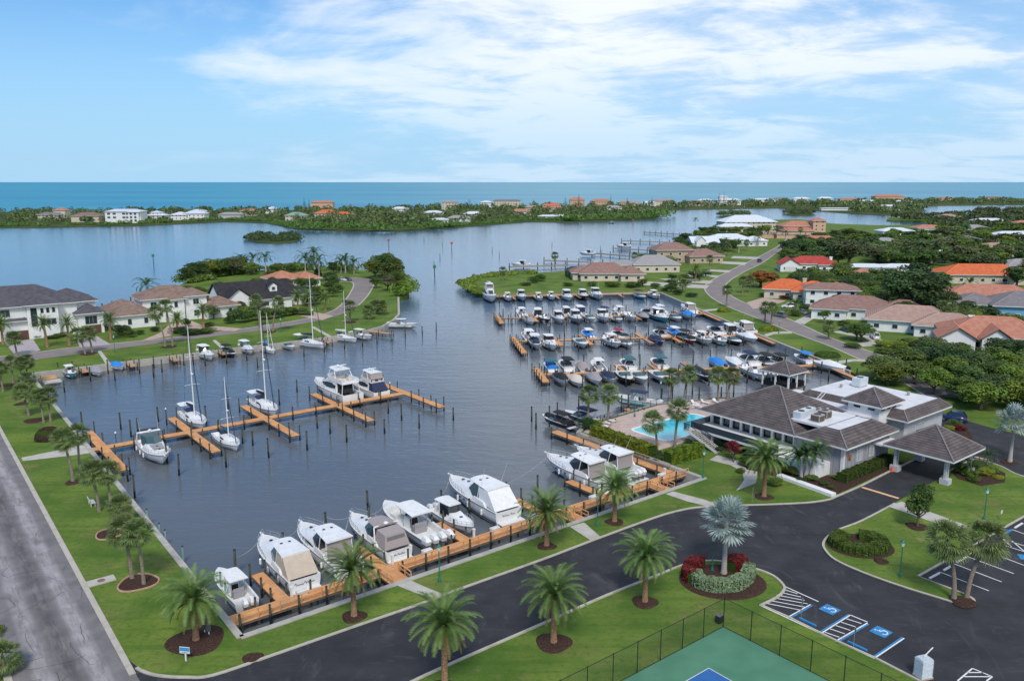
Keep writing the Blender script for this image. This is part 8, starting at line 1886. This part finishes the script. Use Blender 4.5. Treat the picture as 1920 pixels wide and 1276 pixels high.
for i, (px, py, h, r) in enumerate([(571, 394, 20, 3.5), (580, 394, 17, 3.2), (1085, 389, 24, 3.6), (1145, 389, 22, 3.4), (1176, 389, 18, 3.4), (1222, 388, 18, 3), (1348, 387, 24, 4), (1357, 386, 26, 4), (540, 400, 11, 3), (1000, 392, 16, 5), (1060, 393, 20, 6), (880, 395, 18, 8)]):
    t = thing('tall_conifer', 'tall dark conifer on the barrier island, %s from the left' % (ORD + ['x'])[[571, 580, 1085, 1145, 1176, 1222, 1348, 1357, 540, 1000, 1060, 880].index(px)], 'conifer', G(px, py, -.6), 0, 'tall conifers on the barrier island')
    xs_ = sorted([571, 580, 1085, 1145, 1176, 1222, 1348, 1357, 540, 1000, 1060, 880]); t['label'] = 'tall dark conifer on the barrier island, %s from the left' % ORD[xs_.index(px)]
    obj('trunk', MB().tube((0, 0, -.3), (0, 0, h * .9), .35, .08, 6), m_bark, t); o = obj('crown', CONE[i % 2], None, t, loc=(0, 0, h * .10)); o.scale = (r, r, h * .92)
for i in range(46):
    px = rng.choice([rng.uniform(250, 560), rng.uniform(560, 1240), rng.uniform(1240, 1640)]); py = np.interp(px, [0, 560, 1240, 1640], [412, 404, 392, 383]); palm('royal', px, py, rng.uniform(8, 12), 'slender palm rising above the barrier island wood', 'palms of the barrier island', base_z=-.6, var=i, size=1.25)

wood('shore_thicket', 'dense low thicket along the left bay shore', line_spots([(345, 531), (380, 523), (430, 513), (500, 508), (560, 506), (640, 506)], 60, (2.2, 4.2), (2.0, 4.5), 2.5, 0, 31), m_leaf, 110, .16, 9)
wood('shore_thicket', 'mangrove thicket round the tip of the left point', line_spots([(700, 510), (735, 514), (752, 526), (764, 545), (758, 552), (748, 554)], 60, (1.5, 2.8), (2.0, 5.0), 1.3, 0, 33), m_leafy, 110, .16, 10)
palm('sabal', 8, 1262, 1.6, 'low fan palm at the lower left edge beyond the worn road', None, size=.9); shrub("light", -12, 1190, 1.3, 1.1, 'yellow green shrub on the verge at the left edge', lod='hi')

for p in scatter([(440, 598), (545, 578), (600, 566), (640, 552), (650, 536), (600, 522), (520, 524), (440, 540), (330, 560), (250, 590), (200, 606), (215, 618), (330, 600)], 42, 4.6, 1.2, seed=41):
    tree(rng.choice(['leaf', 'dark', 'light', 'leaf', 'olive']), 0, 0, rng.uniform(2.2, 3.8), rng.uniform(3.2, 6.0), 'garden tree between the left lane houses', 'garden trees between the left houses', p=p, name='garden_tree', flat=.9)
# ------------------------------------------------------------------ small things
m_green = mat('lamp_green', (.012, .16, .11), .45); m_lant = mat('lantern_glass', (.62, .72, .70), .3)
def lamp(px, py, lab, h=4.3, m=m_green):
    t = thing('street_lamp', lab, 'street lamp', G(px, py), 0, 'green lamp posts')
    obj('base', MB().lathe([(.20, 0), (.18, .25), (.10, .5), (.07, .6)], 10), m, t); obj('pole', MB().tube((0, 0, .5), (0, 0, h - .75), .065, .05, 8), m, t)
    k = obj('lantern', MB().lathe([(.10, h - .78), (.15, h - .7), (.21, h - .3), (.20, h - .28)], 8), m_lant, t); obj('lantern_cap', MB().lathe([(.27, h - .28), (.16, h - .1), (.05, h), (.03, h + .1)], 8), m, k)
for px, py, l in [(824, 1090, 'green lamp post by the first dock gate'), (1120, 985, 'green lamp post beside the date palm near the second gate'), (1335, 1070, 'green lamp post in the silver hedge bed'), (1687, 1081, 'green lamp post at the front of the lawn island'), (1845, 974, 'green lamp post at the back of the lawn island'), (1318, 896, 'green lamp post at the corner of the clubhouse seawall'),
                  (215.5, 659, 'green lamp post on the left lane by the dock path'), (527, 623, 'green lamp post on the left lane near the black roof'), (1460, 625, 'green lamp post by the right lane path'), (1190, 781, 'green lamp post at the pool fence'), (1238, 752, 'green lamp post behind the pool palms')]: lamp(px, py, l)
# lawn sign
t = thing('lawn_sign', 'small blue and white sign on a white post at the drive corner', 'sign', G(349, 1238), math.radians(-8)); obj('post', MB().box((.0, 0, 0), (.12, .10, .95)), m_trimw, t)
b = obj('board', MB().box((-.05, -.02, .75), (.95, .06, .62)), m_trimw, t); obj('blue_panel', MB().box((-.05, -.055, .98), (.90, .012, .36)), mat('sign_blue', (.03, .30, .58), .5), b)
obj('lettering', MB().box((-.05, -.056, .82), (.62, .012, .05)).box((-.05, -.064, 1.14), (.66, .008, .07)).box((-.05, -.064, 1.03), (.5, .008, .05)), mat('sign_print', (.10, .30, .50), .6), b)
for i, (px, py, hh) in enumerate(((384, 1186, 1.7), (392, 1190, 1.9))):
    t = thing('utility_cabinet', 'grey meter post by the corner date palm, %s' % ('left' if i == 0 else 'right'), 'utility box', G(px, py), .4, 'meter posts'); obj('post', MB().box((0, 0, 0), (.12, .12, hh)), m_trimw, t); obj('box', MB().box((0, -.12, .5), (.4, .16, hh - .6)), mat('meter_grey', (.10, .11, .11), .5), t)
# drain slab by the worn road
t = thing('drain_slab', 'concrete drain slab with a round iron cover beside the worn road', 'drain', G(190, 1089), math.radians(38)); 
obj('slab', strip([G(167, 1096) - t.location, G(215, 1082) - t.location], 1.5, .02, .10).__class__().box((0, 0, .0), (2.7, 1.45, .10)), m_conc, t); obj('cover', MB().lathe([(.4, .10), (.4, .125), (.34, .13)], 16), mat('rusty_iron', (.22, .13, .10), .8), t)
# picnic bench
t = thing('picnic_bench', 'white slatted bench under the leaning sabal palm', 'bench', G(173, 946), math.radians(128)); 
for i in range(4): obj('slat', MB().box((0, -.25 + i * .16, .44), (1.6, .13, .05)), m_furn, t)
for i in range(3): obj('back_slat', MB().box((0, .32 + i * .04, .6 + i * .17), (1.6, .05, .13)), m_furn, t)
for x in (-.65, .65):
    for y in (-.22, .25): obj('leg', MB().box((x, y, 0), (.08, .08, .44)), m_furn, t)
# tennis court with fence
m_court = mat('court_green', (.075, .205, .125), .85, (.095, .24, .15), .4, 6, .1, 20, coord='World', spec=.2); m_cblue = mat('court_blue', (.03, .12, .34), .85, (.04, .15, .38), .5, 5, coord='World', spec=.2)
TA = math.radians(38.4); C0 = G(1356, 1175); ua = Vector((math.cos(TA), math.sin(TA), 0)) * -1; ub = Vector((math.sin(TA), -math.cos(TA), 0))
sheet('tennis_court', ccw([C0, C0 + ua * 36, C0 + ua * 36 + ub * 34, C0 + ub * 34]), .03, m_court, kind='structure', label='green sports court surface')
K0 = G(1329, 1252); sheet('court_area', ccw([K0, K0 + ua * 13.4, K0 + ua * 13.4 + ub * 6.1, K0 + ub * 6.1]), .036, m_cblue, kind='structure', label='blue playing area with white lines')
def cline(a, b, w=.06): obj('court_line', strip([a, b], w, .036, .042), m_white, kind='structure')
cline(K0, K0 + ua * 13.4); cline(K0, K0 + ub * 6.1); cline(K0 + ub * 6.1, K0 + ub * 6.1 + ua * 13.4); cline(K0 + ub * 3.05, K0 + ub * 3.05 + ua * 4.6); cline(K0 + ua * 4.6, K0 + ua * 4.6 + ub * 6.1)
m_link = mat('chain_link', (.035, .05, .035), .7); m_link.node_tree.nodes['Principled BSDF'].inputs['Alpha'].default_value = 1
N, K = nodes_of(m_link); b_ = N['Principled BSDF']; tc = N.new('ShaderNodeTexCoord'); sp_ = N.new('ShaderNodeSeparateXYZ'); K.new(tc.outputs['Object'], sp_.inputs[0])
def nm(op, a, b=None):
    n = N.new('ShaderNodeMath'); n.operation = op
    for i, v in enumerate((a, b)):
        if v is None: continue
        if isinstance(v, (int, float)): n.inputs[i].default_value = v
        else: K.new(v, n.inputs[i])
    return n.outputs[0]
d1 = nm('LESS_THAN', nm('FRACT', nm('DIVIDE', nm('ADD', sp_.outputs['X'], sp_.outputs['Z']), .07)), .09); d2 = nm('LESS_THAN', nm('FRACT', nm('DIVIDE', nm('SUBTRACT', sp_.outputs['X'], sp_.outputs['Z']), .07)), .09)
K.new(nm('MAXIMUM', d1, d2), b_.inputs['Alpha'])
def chain_fence(a, dirv, L, lab):
    ang = math.atan2(dirv.y, dirv.x); t = thing('chain_link_fence', lab, 'fence', a, ang, 'chain link fences'); n = round(L / 3.05); hh = 3.0
    for i in range(n):
        x0, x1 = i * L / n, (i + 1) * L / n; obj('mesh_panel', MB().quad((x0, 0, .05), (x1, 0, .05), (x1, 0, hh), (x0, 0, hh)), m_link, t)
    mpost = mat('fence_post', (.015, .018, .015), .5)
    for i in range(n + 1): obj('post', MB().tube((i * L / n, 0, 0), (i * L / n, 0, hh + .08), .045, .045, 6), mpost, t)
    for z in (hh, .08): obj('rail', MB().tube((0, 0, z), (L, 0, z), .03, .03, 5), mpost, t)
chain_fence(C0, ua, 36, 'tall dark chain link fence on the drive side of the court'); chain_fence(C0, ub, 34, 'tall dark chain link fence on the car park side of the court')
q = G(1348, 1166); t = thing('court_cooler', 'small black box standing at the corner of the court fence', 'box', q, TA); obj('casing', MB().box((0, 0, 0), (.6, .5, .75)), m_dark, t); obj('lid', MB().box((0, 0, .75), (.64, .54, .06)), m_interior, t)
# wrapped pallet
t = thing('wrapped_pallet', 'shrink-wrapped pallet of white bags in the car park', 'pallet', G(1730, 1268), .3); obj('pallet_base', MB().box((0, 0, .02), (1.25, 1.1, .14)), m_teak, t)
for i in range(8): obj('bag', MB().frustum([(-.58 - .02 * (i % 2), -.5, .17 + i * .21), (.58, -.52 + .02 * (i % 2), .17 + i * .21), (.6, .5, .17 + i * .21), (-.6, .52, .17 + i * .21)], [(-.5, -.43, .36 + i * .21), (.5, -.43, .36 + i * .21), (.5, .43, .36 + i * .21), (-.5, .43, .36 + i * .21)], True, True), mat('white_bag', (.58, .62, .65), .45, (.44, .48, .52), 5, 3), t)
obj('pole', MB().tube((-.1, 0, 1.95), (1.3, .5, 2.25), .05), m_trimw, t)
# sign posts of the blue bays
for px, py, l in ((1502, 1158, 'grey sign post at the first blue bay'), (1600, 1214, 'grey sign post at the second blue bay'), (1410 + 0, 942, 'thin grey sign post on the clubhouse lawn edge')):
    t = thing('sign_post', l, 'sign', G(px, py), TA + .8); obj('post', MB().tube((0, 0, 0), (0, 0, 2.1), .035, .035, 6), m_metal, t); obj('plate', MB().box((0, -.05, 1.6), (.35, .03, .5)), m_metal, t)
t = thing('sign_post', 'small white sign on the lawn by the car park', 'sign', G(1876, 972, .1), TA); obj('post', MB().tube((0, 0, 0), (0, 0, 1.0), .03, .03, 6), m_metal, t); obj('plate', MB().box((0, -.04, .7), (.4, .03, .45)), m_trimw, t)
t = thing('traffic_cone', 'orange traffic cone at the portico kerb', 'traffic cone', G(1672, 884)); obj('base', MB().box((0, 0, .02), (.5, .5, .05)), m_dark, t); obj('cone', MB().lathe([(.24, .07), (.06, .85), (.03, .9)], 12), mat('cone_orange', (.85, .10, .03), .5), t)
t = thing('flag', 'orange and yellow flag hanging at the clubhouse corner', 'flag', M(83.9, -12.5, 2.6), MA); obj('flag_pole', MB().tube((0, 0, 0), (-.5, -.9, 1.5), .03, .03, 6), m_trimw, t)
obj('flag_cloth', MB().grid([[(-.5 + u * .45, -.9 + u * .8 + .06 * math.sin(u * 9), 1.45 - u * 1.25 * .5), (-.45 + u * .45, -.85 + u * .8, .25 - u * .2)] for u in np.linspace(0, 1, 7)]), mat('flag_orange', (.75, .13, .03), .8, (.80, .40, .04), 1.6, 1), t)
obj('ramp_wall', strip([G(1460, 893), G(1563, 930)], 1.0, -.1, .42), W_WHITE, label=None); tag(bpy.data.objects['ramp_wall'], 'low white ramp wall between lawn and mulch bed', 'wall')
# cars
m_tyre = mat('tyre', (.02, .02, .02), .8); m_rim = mat('rim', (.4, .4, .42), .3, metal=.8)
def car(p, rz, col, lab, suv=False):
    t = thing('parked_car', lab, 'car', p, rz, 'parked cars'); pm = mat('car_' + '_'.join('%.2f' % c for c in col), col, .22, spec=.6)
    H = 1.0 if not suv else 1.12; L = 2.35; W_ = .92
    sec = [(-L, .45, .80), (-L + .1, .85 * H, .86), (-1.2, .98 * H, .90), (.75, .95 * H, .90), (1.7, .80 * H, .88), (L - .05, .62, .82), (L, .42, .78)]
    rows = [[(x, -w * .98, .24), (x, -w, .5), (x, -w * .93, z), (x, 0, z + .03), (x, w * .93, z), (x, w, .5), (x, w * .98, .24)] for x, z, w in sec]
    mb = MB(); mb.grid(rows); mb.add(rows[0], [tuple(range(7))]); mb.add(rows[-1], [tuple(range(6, -1, -1))]); obj('body', mb, pm, t, True)
    z0 = .94 * H; z1 = 1.44 if not suv else 1.75; a0 = -1.55 if not suv else -2.15
    lo = [(a0, -.80, z0 - .03), (1.05, -.80, z0 - .05), (1.05, .80, z0 - .05), (a0, .80, z0 - .03)]; hi = [(a0 + .5, -.62, z1), (.25, -.62, z1), (.25, .62, z1), (a0 + .5, .62, z1)]
    obj('glass_house', MB().frustum(lo, hi, False), m_glass, t)
    obj('roof', MB().frustum([(x, y, z1 - .02) for x, y, z in hi], [(x * .94, y * .9, z1 + .06) for x, y, z in hi], True, True), pm, t)
    mb = MB()
    for sgn in (-1, 1):
        for i in range(2):
            a, b = (lo[i], hi[i]); mb.tube((a[0], abs(a[1]) * sgn, a[2]), (b[0], abs(b[1]) * sgn, b[2]), .05, .04, 4)
        mb.tube((-.4, .81 * sgn, z0), (-.45, .63 * sgn, z1), .05, .04, 4)
    obj('pillar', mb, pm, t)
    for x in (-1.4, 1.42):
        for y in (-.86, .86):
            w = obj('wheel', MB().tube((x, y - .1, .33), (x, y + .1, .33), .33, .33, 14), m_tyre, t); s_ = 1 if y > 0 else -1; obj('rim', MB().tube((x, y + .1 * s_, .33), (x, y + .115 * s_, .33), .2, .2, 10), m_rim, w)
    for y in (-.6, .6):
        obj('headlight', MB().box((L - .03, y, .55), (.08, .35, .14)), m_lant, t); obj('tail_light', MB().box((-L + .02, y, .62), (.08, .3, .16)), m_red, t)
car(G(1786, 788, .02), math.radians(150), (.012, .022, .085), 'dark blue car parked behind the clubhouse annex', True)
car(G(1640, 634, .05), math.radians(80), (.62, .62, .62), 'white car on the curving drive by the small trees', True); car(G(1624, 627, .05), math.radians(160), (.6, .6, .6), 'white car half hidden by the small trees'); car(G(1586, 621, .05), math.radians(100), (.04, .05, .07), 'dark car beside the brown roofed house')
car(G(1478, 577), math.radians(170), (.6, .6, .6), 'white car before the two storey house', True); car(G(1462, 594), math.radians(120), (.10, .105, .12), 'grey car parked by the right lane', True); car(G(1504, 588), math.radians(100), (.16, .17, .20), 'silver grey car on the drive beside the shrubs')
car(G(1424, 491, .03), math.radians(60), (.05, .06, .08), 'dark pickup driving up the right lane', True); car(G(1199, 533), math.radians(90), (.03, .03, .03), 'dark car in the peninsula house garage drive')
for i, (px, c) in enumerate(((618, (.05, .05, .06)), (630, (.1, .1, .11)), (642, (.6, .6, .6)), (652, (.05, .05, .06)))): car(G(px, 526), math.radians(-40), c, ['first', 'second', 'third', 'fourth'][i] + ' car parked by the turning circle, from the left')
# mooring lines
def rope(a, b, lab, sag=.5):
    P = [a.lerp(b, i / 10) - Vector((0, 0, sag * 4 * (i / 10) * (1 - i / 10))) for i in range(11)]
    tag(obj('mooring_line', MB().path(P, .022, 4), mat('rope', (.45, .43, .40), .9)), lab, 'rope', 'mooring lines')
for i, (px, py, s, t_) in enumerate([(442, 1080, 9.0, 18.2), (532, 1040, 14.4, 19.0), (612, 1000, 20.8, 17.8), (692, 995, 26.0, 18.6), (828, 955, 37.0, 20.2), (950, 935, 55.0, 19.8)]):
    rope(G(px, py, WATER) + Vector((0, 0, 2.3)), M(s, t_, .7), 'drooping mooring line from a pile to the %s cruiser bow of the near row' % ORD[i], .45)
for px, py in ((1197, 775), (1190, 768)):
    pass
# lamps and service pedestals on the docks
for i, (s, q) in enumerate([(5.3, 71.3), (16.0, 81.2), (31.4, 71.3), (45.6, 71.3), (57.9, 78), (57.9, 73)]):
    t = thing('dock_light', 'small white dock light on the long pier, %s from the shore' % ORD[i], 'dock light', M(s, q, -.35), 0, 'dock lights'); obj('post', MB().tube((0, 0, 0), (0, 0, 1.6), .05, .05, 6), m_dark, t); obj('globe', MB().lathe([(.05, 1.55), (.16, 1.68), (.16, 1.8), (.04, 1.95)], 8), m_furn, t)
for i, s in enumerate((7.2, 19.2, 30.5, 43.2, 53.6, 64.9)):
    t = thing('power_pedestal', 'white power pedestal on the near boardwalk, %s from the left corner' % ORD[i], 'pedestal', M(s, 5.0, -.35), MA, 'power pedestals'); obj('post', MB().box((0, 0, 0), (.22, .22, .95)), m_furn, t); obj('head', MB().box((0, 0, .95), (.3, .3, .18)), m_trimw, t)
